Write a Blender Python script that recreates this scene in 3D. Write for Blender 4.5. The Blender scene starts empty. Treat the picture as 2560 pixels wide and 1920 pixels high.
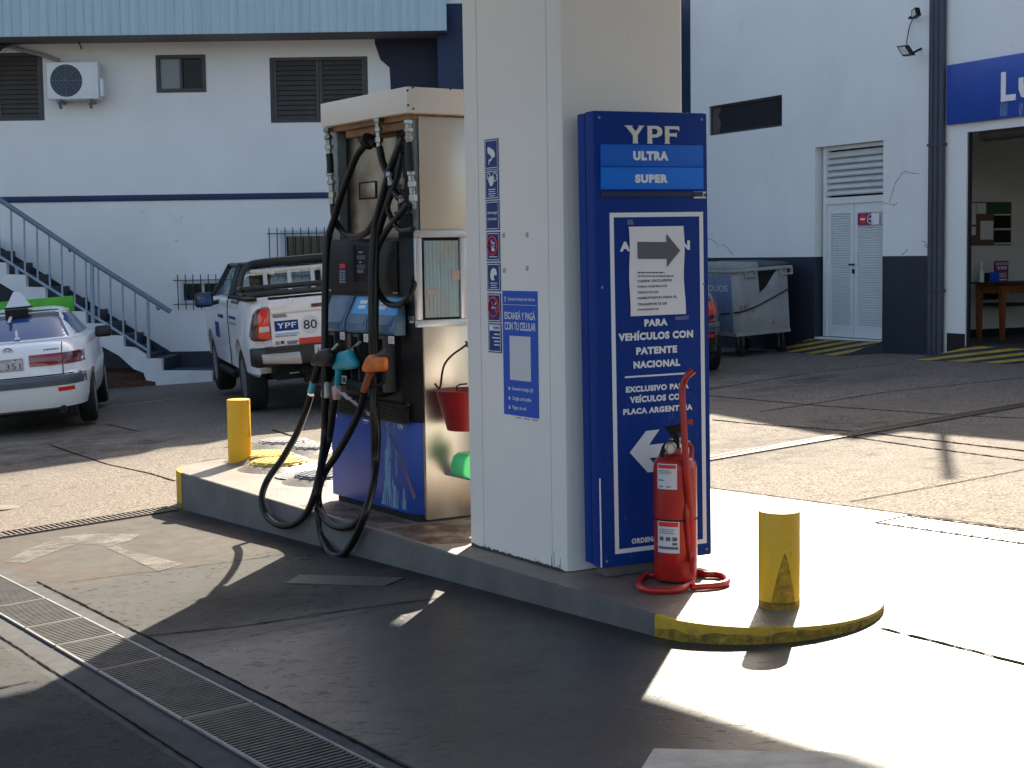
import bpy, bmesh, math, random
from mathutils import Vector, Matrix
random.seed(7)
S = bpy.context.scene
COL = S.collection
R = math.radians
# ------------------------------------------------------------ camera, world, sun, exposure
F_PX = 3850.0
PITCH = math.atan(320 / F_PX)
CAM = Vector((0, 0, 1.65))
cd = bpy.data.cameras.new('camera'); cam = bpy.data.objects.new('camera', cd); COL.objects.link(cam)
cd.sensor_width = 36; cd.lens = F_PX / 2560 * 36; cd.clip_end = 2000; cd.clip_start = .05
CROT = Matrix.Rotation(math.pi / 2 - PITCH, 4, 'X') @ Matrix.Rotation(-0.0144, 4, 'Z')
cam.matrix_world = Matrix.Translation(CAM) @ CROT
S.camera = cam
SUN_EL, SUN_AZ = R(34.2), R(14.5)
SUN_DIR = Vector((math.sin(SUN_AZ) * math.cos(SUN_EL), math.cos(SUN_AZ) * math.cos(SUN_EL), math.sin(SUN_EL)))
w = bpy.data.worlds.new('World'); S.world = w; w.use_nodes = True
nt = w.node_tree
sk = nt.nodes.new('ShaderNodeTexSky'); sk.sky_type = 'NISHITA'; sk.sun_disc = False
sk.sun_elevation = SUN_EL; sk.sun_rotation = SUN_AZ; sk.air_density = 1.0; sk.dust_density = 2.5; sk.ozone_density = 0.0
nt.nodes['Background'].inputs[1].default_value = 0.085
nt.links.new(sk.outputs[0], nt.nodes['Background'].inputs[0])
ld = bpy.data.lights.new('sun', 'SUN'); ld.energy = 5.0; ld.angle = R(.55); ld.color = (1, .9, .74)
sun = bpy.data.objects.new('sun', ld); COL.objects.link(sun)
sun.rotation_euler = SUN_DIR.to_track_quat('Z', 'Y').to_euler(); sun.location = (6, 25, 20)
S.view_settings.view_transform = 'Standard'; S.view_settings.look = 'None'
S.view_settings.exposure = 1.65; S.view_settings.gamma = 1

# ------------------------------------------------------------ measuring: photo pixel -> point on a real plane
ZO = {'1': (0, 0, .36166), '2': (640, 0, .28933), '3': (0, 480, .37975), '4': (440, 560, .25316), '5': (780, 200, .37367),
      '6': (620, 720, .42194), 's2': (1420, 260, .36156), 's3': (1420, 840, .39773), 'r4': (1700, 0, .38879), 'r5': (1740, 560, .37375),
      'r6': (1560, 1180, .45208), 'l7': (0, 1080, .50633), 'n': (760, 700, .22906), 't': (0, 720, .21708), 'i': (2380, 300, .37344),
      'd': (940, 560, .38567), 'm': (1740, 620, .20498), 'k': (1160, 300, .48232), 'b': (700, 1200, .45208), 'f': (2200, 0, .217), 'p': (0, 0, 1)}
def px(k, x, y):
    o = ZO[k]; return (o[0] + o[2] * x, o[1] + o[2] * y)
def ray(p):
    return (CROT.to_3x3() @ Vector(((p[0] - 1280) / F_PX, -(p[1] - 960) / F_PX, -1)))
def on(Mx, p, axis, val):
    """local point in frame Mx where the sight line of photo pixel p meets the plane local[axis]=val"""
    I = Mx.inverted(); o = I @ CAM; d = I.to_3x3() @ ray(p)
    t = (val - o[axis]) / d[axis]; return o + d * t
GK, GC = .058, .025
def gz(x): return GC + GK * max(-9, min(9, x))
def ong(p):
    d = ray(p); t = (GC - CAM.z) / (d.z - GK * d.x); return CAM + d * t

# ------------------------------------------------------------ materials
def lin(h):
    h = h.lstrip('#'); c = [int(h[i:i + 2], 16) / 255 for i in (0, 2, 4)]
    return tuple((v / 12.92 if v < .04045 else ((v + .055) / 1.055) ** 2.4) for v in c)
def noise(nt, scale, stretch=(1, 1, 1), detail=6, coord='Object', rough=.6, off=0):
    tc = nt.nodes.new('ShaderNodeTexCoord'); mp = nt.nodes.new('ShaderNodeMapping')
    mp.inputs['Scale'].default_value = stretch; mp.inputs['Location'].default_value = (off, off * .7, off * .3)
    nt.links.new(tc.outputs[coord], mp.inputs[0])
    n = nt.nodes.new('ShaderNodeTexNoise'); n.inputs['Scale'].default_value = scale; n.inputs['Detail'].default_value = detail
    n.inputs['Roughness'].default_value = rough
    nt.links.new(mp.outputs[0], n.inputs['Vector']); return n.outputs['Fac']
def ramp(nt, fac, lo, hi):
    r = nt.nodes.new('ShaderNodeMapRange'); r.inputs[1].default_value = lo; r.inputs[2].default_value = hi
    nt.links.new(fac, r.inputs[0]); return r.outputs[0]
def mixc(nt, fac, a, b):
    m = nt.nodes.new('ShaderNodeMix'); m.data_type = 'RGBA'
    if hasattr(fac, 'is_output'): nt.links.new(fac, m.inputs[0])
    else: m.inputs[0].default_value = fac
    for v, i in ((a, 6), (b, 7)):
        if hasattr(v, 'is_output'): nt.links.new(v, m.inputs[i])
        else: m.inputs[i].default_value = (*v, 1)
    return m.outputs[2]
def mathn(nt, op, a, b=0.0):
    m = nt.nodes.new('ShaderNodeMath'); m.operation = op
    for v, i in ((a, 0), (b, 1)):
        if hasattr(v, 'is_output'): nt.links.new(v, m.inputs[i])
        else: m.inputs[i].default_value = v
    return m.outputs[0]
def mat(name, col, rough=.5, metal=0, col2=None, ns=6, stretch=(1, 1, 1), con=(.35, .65), stains=(), bump=0, bs=60, bstretch=(1, 1, 1), spec=.5, rvar=0, coat=0, emit=None):
    m = bpy.data.materials.new(name); m.use_nodes = True; t = m.node_tree; b = t.nodes['Principled BSDF']
    c = col
    if col2 is not None: c = mixc(t, ramp(t, noise(t, ns, stretch), *con), col, col2)
    for k, st in enumerate(stains):
        sc, s_s, s_st, lo, hi = st[:5]
        f = ramp(t, noise(t, s_s, s_st, detail=8, rough=.65, off=3.1 * (k + 1)), lo, hi)
        if len(st) > 5: f = mathn(t, 'MULTIPLY', f, st[5])
        c = mixc(t, f, c, sc)
    if hasattr(c, 'is_output'): t.links.new(c, b.inputs['Base Color'])
    else: b.inputs['Base Color'].default_value = (*c, 1)
    b.inputs['Roughness'].default_value = rough; b.inputs['Metallic'].default_value = metal
    b.inputs['Specular IOR Level'].default_value = spec
    if coat: b.inputs['Coat Weight'].default_value = coat; b.inputs['Coat Roughness'].default_value = .08
    if rvar:
        r = mathn(t, 'ADD', mathn(t, 'MULTIPLY', noise(t, ns * 1.7, stretch, off=9), rvar), rough - rvar / 2)
        t.links.new(r, b.inputs['Roughness'])
    if bump:
        bn = t.nodes.new('ShaderNodeBump'); bn.inputs['Strength'].default_value = bump; bn.inputs['Distance'].default_value = .02
        t.links.new(noise(t, bs, bstretch, detail=5), bn.inputs['Height']); t.links.new(bn.outputs[0], b.inputs['Normal'])
    return m
MM = {}
MM['wall'] = mat('white wall paint', (.80, .79, .775), .8, col2=(.76, .75, .735), ns=.9, stains=[((.42, .39, .34), 1.6, (1, 1, .4), .62, .85, .4), ((.25, .23, .2), 7, (1, 1, 1), .69, .78, .5), ((.5, .48, .45), .5, (1, 1, .8), .5, .7, .25)], bump=.12, bs=45)
MM['wallr'] = mat('service wall paint', (.74, .77, .78), .8, col2=(.70, .73, .74), ns=.8, stains=[((.38, .38, .36), 1.4, (1, 1, .4), .62, .85, .35), ((.2, .19, .18), 5, (1, 1, 1), .70, .78, .5), ((.45, .46, .46), .5, (1, 1, .8), .5, .7, .25)], bump=.12, bs=45)
MM['dado'] = mat('dark blue grey dado paint', lin('26303f'), .6, col2=lin('1f2836'), ns=2, stains=[((.35, .37, .4), 14, (1, 1, 1), .76, .8, .7)], bump=.1)
MM['navy'] = mat('navy paint', lin('14294d'), .6, col2=lin('10213f'), ns=2, bump=.05)
MM['navyshade'] = mat('recess shaded navy', lin('15203a'), .7)  # same navy, darkened in colour for the shade of the recess
MM['stripe'] = mat('navy stripe paint', lin('102a5c'), .55, col2=lin('0d2148'), ns=3)
MM['col'] = mat('column cladding paint', (.81, .77, .735), .5, col2=(.77, .732, .70), ns=1.5, stains=[((.33, .30, .27), 4, (6, 6, .35), .66, .9, .45), ((.25, .2, .17), 30, (1, 1, .6), .76, .82, .6)], bump=.02, bs=9)
MM['drip'] = mat('dried drip grime', (.06, .055, .05), .7)
MM['whitev'] = mat('white sign vinyl', (.72, .74, .79), .5)
MM['seam'] = mat('cladding seam', (.46, .445, .435), .7)
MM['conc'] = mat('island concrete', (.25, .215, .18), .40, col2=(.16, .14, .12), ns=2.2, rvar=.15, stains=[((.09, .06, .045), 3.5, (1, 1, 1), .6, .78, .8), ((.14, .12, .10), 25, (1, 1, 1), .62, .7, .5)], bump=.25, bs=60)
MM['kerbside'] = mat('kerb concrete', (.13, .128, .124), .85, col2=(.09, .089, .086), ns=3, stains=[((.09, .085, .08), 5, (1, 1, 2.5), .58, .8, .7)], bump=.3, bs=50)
MM['yellow'] = mat('yellow bollard paint', lin('e8b400'), .45, col2=lin('d9a200'), ns=3, stains=[((.06, .05, .02), 9, (2, 2, .5), .60, .68, .8), ((.35, .22, .02), 3, (1, 1, .4), .55, .8, .5)], bump=.06, bs=40)
MM['yelkerb'] = mat('worn yellow kerb paint', lin('c9a114'), .6, col2=lin('ab860c'), ns=5, stains=[((.05, .045, .03), 7, (1, 1, 2), .55, .72, .9)], bump=.2, bs=50)
MM['steel'] = mat('brushed steel', (.57, .54, .48), .34, metal=1, col2=(.54, .51, .455), ns=2, stretch=(1, 5, .2), rvar=.08, bump=.015, bs=30, bstretch=(1, 1, .05))
MM['steelold'] = mat('dirty steel sheet', (.42, .37, .31), .42, metal=1, col2=(.26, .215, .17), ns=5, stains=[((.25, .12, .07), 3.5, (1, 1, 1), .55, .75, .6), ((.12, .1, .08), 8, (1, 1, .5), .6, .75, .6)], rvar=.25)
MM['galv'] = mat('grey green painted steel', (.20, .24, .25), .5, col2=(.14, .16, .17), ns=7, stains=[((.12, .07, .04), 12, (1, 1, 1), .68, .74, .8)])
MM['cream'] = mat('cream enamel', (.78, .72, .66), .45, col2=(.73, .675, .62), ns=1.5)
MM['black'] = mat('black plastic', (.009, .009, .010), .45, col2=(.014, .014, .015), ns=4, spec=.25)
MM['blackm'] = mat('matt black plastic', (.008, .008, .009), .65, spec=.25)
MM['rubber'] = mat('black rubber hose', (.006, .006, .007), .36, col2=(.010, .010, .010), ns=18, bump=.05, bs=90, spec=.3)
MM['tyre'] = mat('tyre rubber', (.008, .008, .008), .85, col2=(.014, .013, .012), ns=8, bump=.2, bs=40)
MM['chrome'] = mat('worn chrome', (.42, .40, .37), .38, metal=1, col2=(.26, .24, .21), ns=14)
MM['rust'] = mat('rusty beam', (.16, .075, .035), .85, col2=(.30, .17, .09), ns=9, stretch=(.3, 1, 1), bump=.2)
MM['boot'] = mat('faded blue grey plastic', lin('4e6f8c'), .4, col2=lin('3f5f7d'), ns=5, stains=[((.03, .035, .045), 5, (2, 1, 1), .6, .7, .5)])
MM['cyan'] = mat('cyan label', lin('1e9be0'), .35)
MM['skirt'] = mat('blue enamel skirt', (.012, .062, .34), .42, col2=(.011, .052, .28), ns=3, stains=[((.07, .06, .06), 7, (1, 1, .5), .68, .76, .4)])
MM['peel'] = mat('peeled pale blue paint', lin('7fb2dc'), .6, col2=lin('c2d8e6'), ns=14, stretch=(1, 1, .25), con=(.45, .6))
MM['scratch'] = mat('rust scratch', lin('8a6a5c'), .7)
MM['white'] = mat('white vinyl', (.74, .74, .76), .5)
MM['greyw'] = mat('off white enamel letters', (.66, .63, .58), .5)
MM['paper'] = mat('taped paper', (.78, .76, .80), .7, col2=(.74, .72, .76), ns=4, bump=.05, bs=12)
MM['ink'] = mat('dark print', (.03, .03, .035), .6)
MM['inkg'] = mat('grey print', (.10, .10, .115), .6)
MM['signblue'] = mat('navy enamel sign', (.007, .040, .25), .55, col2=(.006, .034, .21), spec=.12, ns=2, stains=[((.05, .08, .2), 20, (1, 1, 2), .7, .78, .5)])
MM['ultra'] = mat('blue grade panel', (.003, .125, .62), .4, col2=(.003, .11, .56), ns=2, spec=.25)
MM['super'] = mat('bright blue grade panel', (.003, .17, .76), .4, col2=(.003, .155, .70), ns=2, spec=.25)
MM['stick'] = mat('blue vinyl sticker', (.006, .035, .20), .45, spec=.25)
MM['pay'] = mat('bright blue vinyl poster', (.010, .085, .48), .45, spec=.25)
MM['red'] = mat('red vinyl', lin('d02a28'), .45)
MM['extred'] = mat('red extinguisher enamel', lin('b3201a'), .36, col2=lin('9d1a16'), ns=5, stains=[((.05, .012, .01), 12, (1, 1, .4), .68, .76, .6)], coat=.2)
MM['pail'] = mat('red painted pail', (.23, .008, .010), .42, col2=(.16, .006, .008), ns=5)
MM['green'] = mat('translucent green plastic', lin('46c877'), .35)
MM['teal'] = mat('teal nozzle cover', lin('1590a4'), .42, col2=lin('118094'), ns=8, stains=[((.02, .07, .08), 9, (1, 1, 1), .62, .75, .5)])
MM['orange'] = mat('orange nozzle cover', lin('d87016'), .5, col2=lin('b04d10'), ns=7, con=(.4, .65), stains=[((.12, .04, .02), 9, (1, 1, 1), .58, .72, .7)])
MM['rustorange'] = mat('worn orange grip', lin('8a4a28'), .6)
MM['alu'] = mat('anodised aluminium frame', (.50, .52, .56), .38, metal=.6)
MM['tarp'] = mat('worn blue grey sheet', lin('96acb2'), .65, col2=lin('a8a298'), ns=3.5, con=(.45, .68), stains=[((.45, .36, .28), 3, (1, 1, 1), .62, .72, .7), ((.10, .10, .10), 5, (14, 14, .7), .58, .72, .75)], bump=.5, bs=9, bstretch=(8, 8, .25))
MM['fascia'] = mat('pale blue metal fascia', (.46, .58, .63), .55, col2=(.36, .49, .55), ns=1.2, stretch=(5, 1, .12), con=(.3, .7), stains=[((.55, .60, .66), 6, (6, 1, .12), .6, .75, .6), ((.10, .16, .2), 22, (9, 1, .1), .55, .8, .35)], bump=.5, bs=16, bstretch=(9, 1, .02))
MM['soffit'] = mat('dark soffit boards', (.22, .19, .20), .8, col2=(.17, .15, .16), ns=10, stretch=(8, .3, 1))
MM['louvre'] = mat('brown grey louvre', (.072, .064, .058), .6, col2=(.058, .052, .048), ns=5)
MM['frame'] = mat('dark bronze frame', lin('38363a'), .5)
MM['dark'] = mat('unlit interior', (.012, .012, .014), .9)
MM['glass'] = mat('dark window glass', (.02, .022, .025), .06, spec=.8)
MM['winpale'] = mat('pale translucent pane', lin('6f7276'), .2)
MM['acw'] = mat('air conditioner enamel', (.72, .74, .75), .45, col2=(.69, .71, .72), ns=3)
MM['acg'] = mat('dark fan grille', (.035, .045, .06), .5)
MM['rail'] = mat('blue grey painted rail', (.155, .215, .28), .5, col2=(.12, .17, .225), ns=10)
MM['balu'] = mat('pale blue painted baluster', (.30, .37, .45), .5, col2=(.25, .31, .38), ns=10)
MM['stair'] = mat('whitewashed stair', (.72, .72, .72), .85, col2=(.60, .61, .62), ns=2.5, stains=[((.2, .2, .2), 6, (1, 1, 1), .64, .76, .7)], bump=.2)
MM['brick'] = mat('brown brick steps', lin('5c3d2e'), .9, col2=lin('3d2a22'), ns=12, stretch=(1, 1, 2.5), bump=.3)
MM['bars'] = mat('black window bars', (.012, .014, .02), .5)
MM['upvc'] = mat('pale window frame', (.50, .53, .58), .5)
MM['carw'] = mat('white car paint', (.86, .85, .84), .25, col2=(.83, .82, .81), ns=2, stains=[((.45, .40, .34), 3, (1, 1, 1), .62, .8, .35)], coat=.6)
MM['cars'] = mat('silver white car paint', (.86, .83, .82), .3, col2=(.83, .80, .79), ns=2, stains=[((.38, .33, .28), 3, (1, 1, 1), .6, .8, .45)], coat=.6)
MM['card'] = mat('charcoal car paint', (.012, .013, .016), .2, coat=.6)
MM['bump'] = mat('grey bumper trim', lin('5d626c'), .4, col2=lin('4d525c'), ns=4, coat=.2)
MM['lamp'] = mat('red lamp lens', lin('a01a1c'), .15, col2=lin('7a1216'), ns=8, coat=.8)
MM['lampd'] = mat('smoked lamp lens', lin('4a0c12'), .15, coat=.8)
MM['lampb'] = mat('bright red lamp lens', lin('e0301c'), .15, coat=.8)
MM['lampo'] = mat('orange red lamp lens', lin('e8401a'), .2, coat=.8)
MM['lampc'] = mat('clear lamp lens', (.6, .55, .52), .15, coat=.8)
MM['carglass'] = mat('sky blue car glass', (.022, .065, .19), .14, spec=.6)  # blue of the base colour stands in for reflected sky
MM['blackp'] = mat('black car trim', (.010, .010, .011), .35)
MM['plate'] = mat('number plate', (.55, .53, .53), .45)
MM['greenp'] = mat('green painted board', lin('4aa81c'), .5, col2=lin('3f951a'), ns=4)
MM['dgreen'] = mat('dark green roof paint', lin('1c5a3a'), .3, coat=.4)
MM['taxw'] = mat('white taxi lamp plastic', (.66, .66, .70), .4)
MM['bin'] = mat('grey skip paint', (.36, .37, .38), .6, col2=(.27, .28, .29), ns=3, stains=[((.03, .03, .035), 5, (1, 1, .6), .62, .72, .8), ((.28, .2, .15), 2.5, (1, 1, 1), .62, .8, .4)], bump=.1)
MM['binb'] = mat('blue grey skip panel', (.20, .27, .42), .6, col2=(.15, .20, .32), ns=3, stains=[((.03, .03, .04), 5, (1, 1, .5), .62, .72, .8)], bump=.1)
MM['bind'] = mat('dark skip lid', lin('55606a'), .6, col2=lin('464f58'), ns=3)
MM['doorp'] = mat('pale blue louvred door paint', (.66, .70, .72), .5, col2=(.61, .65, .67), ns=3, stains=[((.25, .27, .28), 4, (1, 1, .5), .64, .78, .5)])
MM['purple'] = mat('plum sticker', lin('7a2a66'), .4)
MM['pipe'] = mat('dark grey vent pipe', lin('3c4354'), .55, col2=lin('343a4a'), ns=4, stretch=(1, 1, .3), stains=[((.5, .52, .55), 22, (1, 1, .4), .74, .77, .8)])
MM['gsign'] = mat('garage sign blue', (.008, .06, .38), .42, col2=(.007, .052, .33), ns=2, stains=[((.25, .35, .6), 4, (3, 3, .3), .72, .82, .35)])
MM['inwall'] = mat('dim interior paint', (.72, .72, .70), .8, col2=(.66, .66, .645), ns=1.5)
MM['infloor'] = mat('dark garage floor', (.05, .05, .05), .7)
MM['cork'] = mat('notice board cork', lin('6a5648'), .8)
MM['wood'] = mat('varnished wood', lin('8a5430'), .45, col2=lin('6e4124'), ns=6, stretch=(6, 6, .6))
MM['woodt'] = mat('dark table top', lin('3a2a22'), .45)
MM['cable'] = mat('black cable', (.01, .01, .011), .5)
MM['conduit'] = mat('grey conduit', lin('8e8a88'), .6)
MM['lens'] = mat('floodlight glass', lin('b8b6b8'), .2)
MM['rag'] = mat('grey rag', (.42, .38, .40), .8)
MM['tape'] = mat('clear crinkled tape', lin('9a8890'), .3)
MM['iron'] = mat('rusty cast iron grate', (.075, .06, .05), .6, metal=.4, col2=(.12, .085, .065), ns=15)
MM['gratel'] = mat('galvanised grate bars', (.10, .096, .09), .6, metal=.2, col2=(.055, .053, .05), ns=9)
MM['lidy'] = mat('yellow cast lid', lin('cfae3a'), .7, col2=lin('b0913a'), ns=9, stains=[((.3, .25, .18), 8, (1, 1, 1), .6, .72, .7)], bump=.2)
MM['lidg'] = mat('grey cast lid', (.27, .26, .25), .6, col2=(.2, .19, .18), ns=9, bump=.25)
MM['lidb'] = mat('dark blue cast lid', lin('232b4a'), .5, col2=(.1, .1, .11), ns=9, bump=.2)
MM['joint'] = mat('open pavement joint', (.012, .011, .010), .95, col2=(.025, .022, .02), ns=30, spec=0)
MM['mark'] = mat('worn white road paint', (.50, .48, .44), .75, col2=(.36, .33, .29), ns=6, con=(.4, .62), bump=.15)
MM['channel'] = mat('trench concrete', (.05, .05, .05), .9)
MM['roof'] = mat('canopy underside', (.62, .61, .59), .6)
MM['chequer'] = mat('chequer plate', (.06, .058, .055), .55, metal=.3, bump=.5, bs=55)
MM['silvers'] = mat('grey wheel rim', (.35, .35, .36), .35, metal=.8)
MM['seat'] = mat('dark seat fabric', (.02, .02, .022), .8)
MM['crack'] = mat('plaster crack', (.10, .10, .105), .9)
def glass_clear():
    m = bpy.data.materials.new('clear car glass'); m.use_nodes = True; t = m.node_tree
    for n in list(t.nodes):
        if n.type == 'BSDF_PRINCIPLED': t.nodes.remove(n)
    out = [n for n in t.nodes if n.type == 'OUTPUT_MATERIAL'][0]
    a = t.nodes.new('ShaderNodeBsdfTransparent'); a.inputs[0].default_value = (.62, .72, .72, 1)
    g = t.nodes.new('ShaderNodeBsdfGlossy'); g.inputs[1].default_value = .03
    x = t.nodes.new('ShaderNodeMixShader'); x.inputs[0].default_value = .12
    t.links.new(a.outputs[0], x.inputs[1]); t.links.new(g.outputs[0], x.inputs[2]); t.links.new(x.outputs[0], out.inputs[0])
    return m
MM['clear'] = glass_clear()

# ------------------------------------------------------------ mesh builder
def catmull(pts, n=8, closed=False):
    P = [Vector(p) for p in pts]; out = []
    N = len(P); rng = range(N if closed else N - 1)
    for i in rng:
        p1, p2 = P[i], P[(i + 1) % N]
        p0 = P[(i - 1) % N] if closed or i > 0 else p1 * 2 - p2
        p3 = P[(i + 2) % N] if closed or i + 2 < N else p2 * 2 - p1
        for k in range(n):
            t = k / n; t2, t3 = t * t, t ** 3
            out.append(.5 * ((2 * p1) + (p2 - p0) * t + (2 * p0 - 5 * p1 + 4 * p2 - p3) * t2 + (3 * p1 - p0 - 3 * p2 + p3) * t3))
    if not closed: out.append(P[-1])
    return out
class MB:
    def __init__(s): s.bm = bmesh.new(); s.mats = []
    def mi(s, m):
        if m is None: return 0
        if m not in s.mats: s.mats.append(m)
        return s.mats.index(m)
    def box(s, x0, x1, y0, y1, z0, z1, bev=0, M=None, m=None, seg=2):
        before = set(s.bm.faces)
        vs = [s.bm.verts.new((x, y, z)) for x in (x0, x1) for y in (y0, y1) for z in (z0, z1)]
        q = lambda *i: s.bm.faces.new([vs[k] for k in i])
        fs = [q(0, 1, 3, 2), q(4, 6, 7, 5), q(0, 4, 5, 1), q(2, 3, 7, 6), q(0, 2, 6, 4), q(1, 5, 7, 3)]
        if bev:
            es = list({e for f in fs for e in f.edges})
            r = bmesh.ops.bevel(s.bm, geom=es, offset=bev, segments=seg, profile=.5, affect='EDGES')
        new = [f for f in s.bm.faces if f not in before]
        k = s.mi(m)
        for f in new: f.material_index = k
        if M is not None:
            vv = {v for f in new for v in f.verts}
            for v in vv: v.co = M @ v.co
        return s
    def prism(s, pts, a, b, axis=1, bev=0, m=None, M=None, seg=2):
        """closed polygon given in the two other axes, extruded from a to b along axis"""
        before = set(s.bm.faces)
        def mk(u, v, w):
            return (w, u, v) if axis == 0 else (u, w, v) if axis == 1 else (u, v, w)
        A = [s.bm.verts.new(mk(u, v, a)) for u, v in pts]; B = [s.bm.verts.new(mk(u, v, b)) for u, v in pts]
        n = len(pts)
        fs = [s.bm.faces.new(A), s.bm.faces.new(B[::-1])]
        for i in range(n): fs.append(s.bm.faces.new((A[i], B[i], B[(i + 1) % n], A[(i + 1) % n])))
        bmesh.ops.recalc_face_normals(s.bm, faces=fs)
        if bev:
            es = list({e for f in fs for e in f.edges})
            bmesh.ops.bevel(s.bm, geom=es, offset=bev, segments=seg, profile=.5, affect='EDGES', clamp_overlap=True)
        new = [f for f in s.bm.faces if f not in before]
        k = s.mi(m)
        for f in new: f.material_index = k
        if M is not None:
            for v in {v for f in new for v in f.verts}: v.co = M @ v.co
        return s
    def face(s, pts, m=None):
        f = s.bm.faces.new([s.bm.verts.new(p) for p in pts]); f.material_index = s.mi(m); return s
    def grid(s, rows, closed=False, m=None, cap=False):
        V = [[s.bm.verts.new(p) for p in r] for r in rows]; k = s.mi(m); fs = []
        for i in range(len(V) - 1):
            n = len(V[i])
            for j in range(n if closed else n - 1):
                fs.append(s.bm.faces.new((V[i][j], V[i][(j + 1) % n], V[i + 1][(j + 1) % n], V[i + 1][j])))
        if cap:
            fs.append(s.bm.faces.new(V[0][::-1])); fs.append(s.bm.faces.new(V[-1]))
        for f in fs: f.material_index = k
        return s
    def tube(s, pts, r, seg=10, smooth=0, closed=False, m=None, cap=True):
        P = catmull(pts, smooth, closed) if smooth else [Vector(p) for p in pts]
        N = len(P); rows = []
        up = None
        for i in range(N):
            if closed: t = P[(i + 1) % N] - P[i - 1]
            else: t = P[min(i + 1, N - 1)] - P[max(i - 1, 0)]
            t.normalize()
            if up is None:
                up = t.orthogonal().normalized()
            up = (up - t * up.dot(t)).normalized(); sd = t.cross(up)
            rr = r(i / (N - 1)) if callable(r) else r
            rows.append([P[i] + (up * math.cos(a) + sd * math.sin(a)) * rr for a in [2 * math.pi * j / seg for j in range(seg)]])
        if closed: rows.append(rows[0]); cap = False
        s.grid(rows, True, m, cap); return s
    def lathe(s, prof, c=(0, 0, 0), seg=24, M=None, m=None):
        c = Vector(c); rows = []
        for r, z in prof:
            rows.append([(Vector((r * math.cos(2 * math.pi * j / seg), r * math.sin(2 * math.pi * j / seg), z))) for j in range(seg)])
        rows = [[(M @ v if M is not None else v + c) for v in row] for row in rows]
        s.grid(rows, True, m, True); return s
    def text(s, string, x0, x1, z0, z1, y, fr=None, m=None, bold=.02, depth=0):
        """lettering fitted to a box on a plane: fr(u, v, y) maps to a point; default is the xz plane"""
        cu = bpy.data.curves.new('t', 'FONT'); cu.body = string; cu.size = 1; cu.resolution_u = 3; cu.offset = bold; cu.extrude = 0; cu.space_character = 1 + max(0, bold - .012) * 2.6
        ob = bpy.data.objects.new('t', cu); COL.objects.link(ob)
        dg = bpy.context.evaluated_depsgraph_get(); me = bpy.data.meshes.new_from_object(ob.evaluated_get(dg))
        bpy.data.objects.remove(ob); bpy.data.curves.remove(cu)
        co = [v.co.copy() for v in me.vertices]
        ax, bx = min(c.x for c in co), max(c.x for c in co); az, bz = min(c.y for c in co), max(c.y for c in co)
        fr = fr or (lambda u, v, w: (u, w, v))
        vs = [s.bm.verts.new(fr(x0 + (c.x - ax) / (bx - ax) * (x1 - x0), z0 + (c.y - az) / (bz - az) * (z1 - z0), y)) for c in co]
        k = s.mi(m)
        for p in me.polygons:
            try: f = s.bm.faces.new([vs[i] for i in p.vertices]); f.material_index = k
            except ValueError: pass
        bpy.data.meshes.remove(me); return s
    def xf(s, M):
        for v in s.bm.verts: v.co = M @ v.co
        return s
    def build(s, name, m, parent=None, base=None, ang=35, recalc=False):
        if recalc: bmesh.ops.recalc_face_normals(s.bm, faces=list(s.bm.faces))
        if base is None and parent is not None: base = BASES.get(parent.name, Vector((0, 0, 0)))
        if base is not None:
            for v in s.bm.verts: v.co -= base
        me = bpy.data.meshes.new(name); s.bm.to_mesh(me); s.bm.free()
        for mm in (s.mats or []): me.materials.append(mm if not isinstance(mm, str) else MM[mm])
        if not s.mats: me.materials.append(MM[m] if isinstance(m, str) else m)
        for p in me.polygons: p.use_smooth = True
        me.set_sharp_from_angle(angle=R(ang))
        o = bpy.data.objects.new(name, me); COL.objects.link(o)
        if parent is not None: o.parent = parent; BASES[o.name] = base if base is not None else Vector((0, 0, 0))
        return o
BASES = {}
def tag(o, label=None, cat=None, group=None, kind=None):
    if label: o['label'] = label
    if cat: o['category'] = cat
    if group: o['group'] = group
    if kind: o['kind'] = kind
    return o
def thing(name, label, cat, Mx=Matrix(), base=(0, 0, 0), group=None):
    """an Empty at the thing's base; its parts are written in frame Mx"""
    o = bpy.data.objects.new(name, None); COL.objects.link(o); o.empty_display_size = .1
    b = Vector(base); o.matrix_world = Mx @ Matrix.Translation(b)
    BASES[o.name] = b; return tag(o, label, cat, group)
def copy_tree(o, parent=None):
    c = o.copy(); COL.objects.link(c); c.parent = parent; BASES[c.name] = BASES.get(o.name, Vector((0, 0, 0)))
    for ch in o.children: copy_tree(ch, c)
    return c
def frame(o, xdir):
    """frame with local x along xdir (horizontal), z up, y = into the scene"""
    a = math.atan2(xdir[1], xdir[0]); return Matrix.Translation(Vector(o)) @ Matrix.Rotation(a, 4, 'Z')
ISL = frame((.582, 6.321, .15), (.545, -.8386))       # island: x toward the round near end, y across, z up
RW = frame((5.27, 19.41, .331), (.448, -.894))        # service building facade at the vent pipes
LW = frame((0, 25.5, 0), (1, 0))                      # station building facade
MM['boot2'] = mat('blue grey inset panel', lin('45647f'), .35, col2=lin('38556f'), ns=6)
MM['teal2'] = mat('pale teal collar', lin('4fb3b8'), .45)
MM['tapep'] = mat('pink stained tape', lin('a0767c'), .5, col2=lin('c9b0b4'), ns=16)
MM['scratchp'] = mat('faded pinkish patch', lin('b49a90'), .7)
MM['whiteg'] = mat('grey white print', (.60, .60, .63), .45)
MM['tapeold'] = mat('old adhesive', lin('b0a09c'), .7)
MM['tapeb'] = mat('glossy tape over blue', lin('4a5a90'), .15)
MM['platetext'] = mat('plate lettering', lin('5a3038'), .5)
MM['cyan2'] = mat('pale blue line', lin('4a9ad0'), .5)

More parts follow.
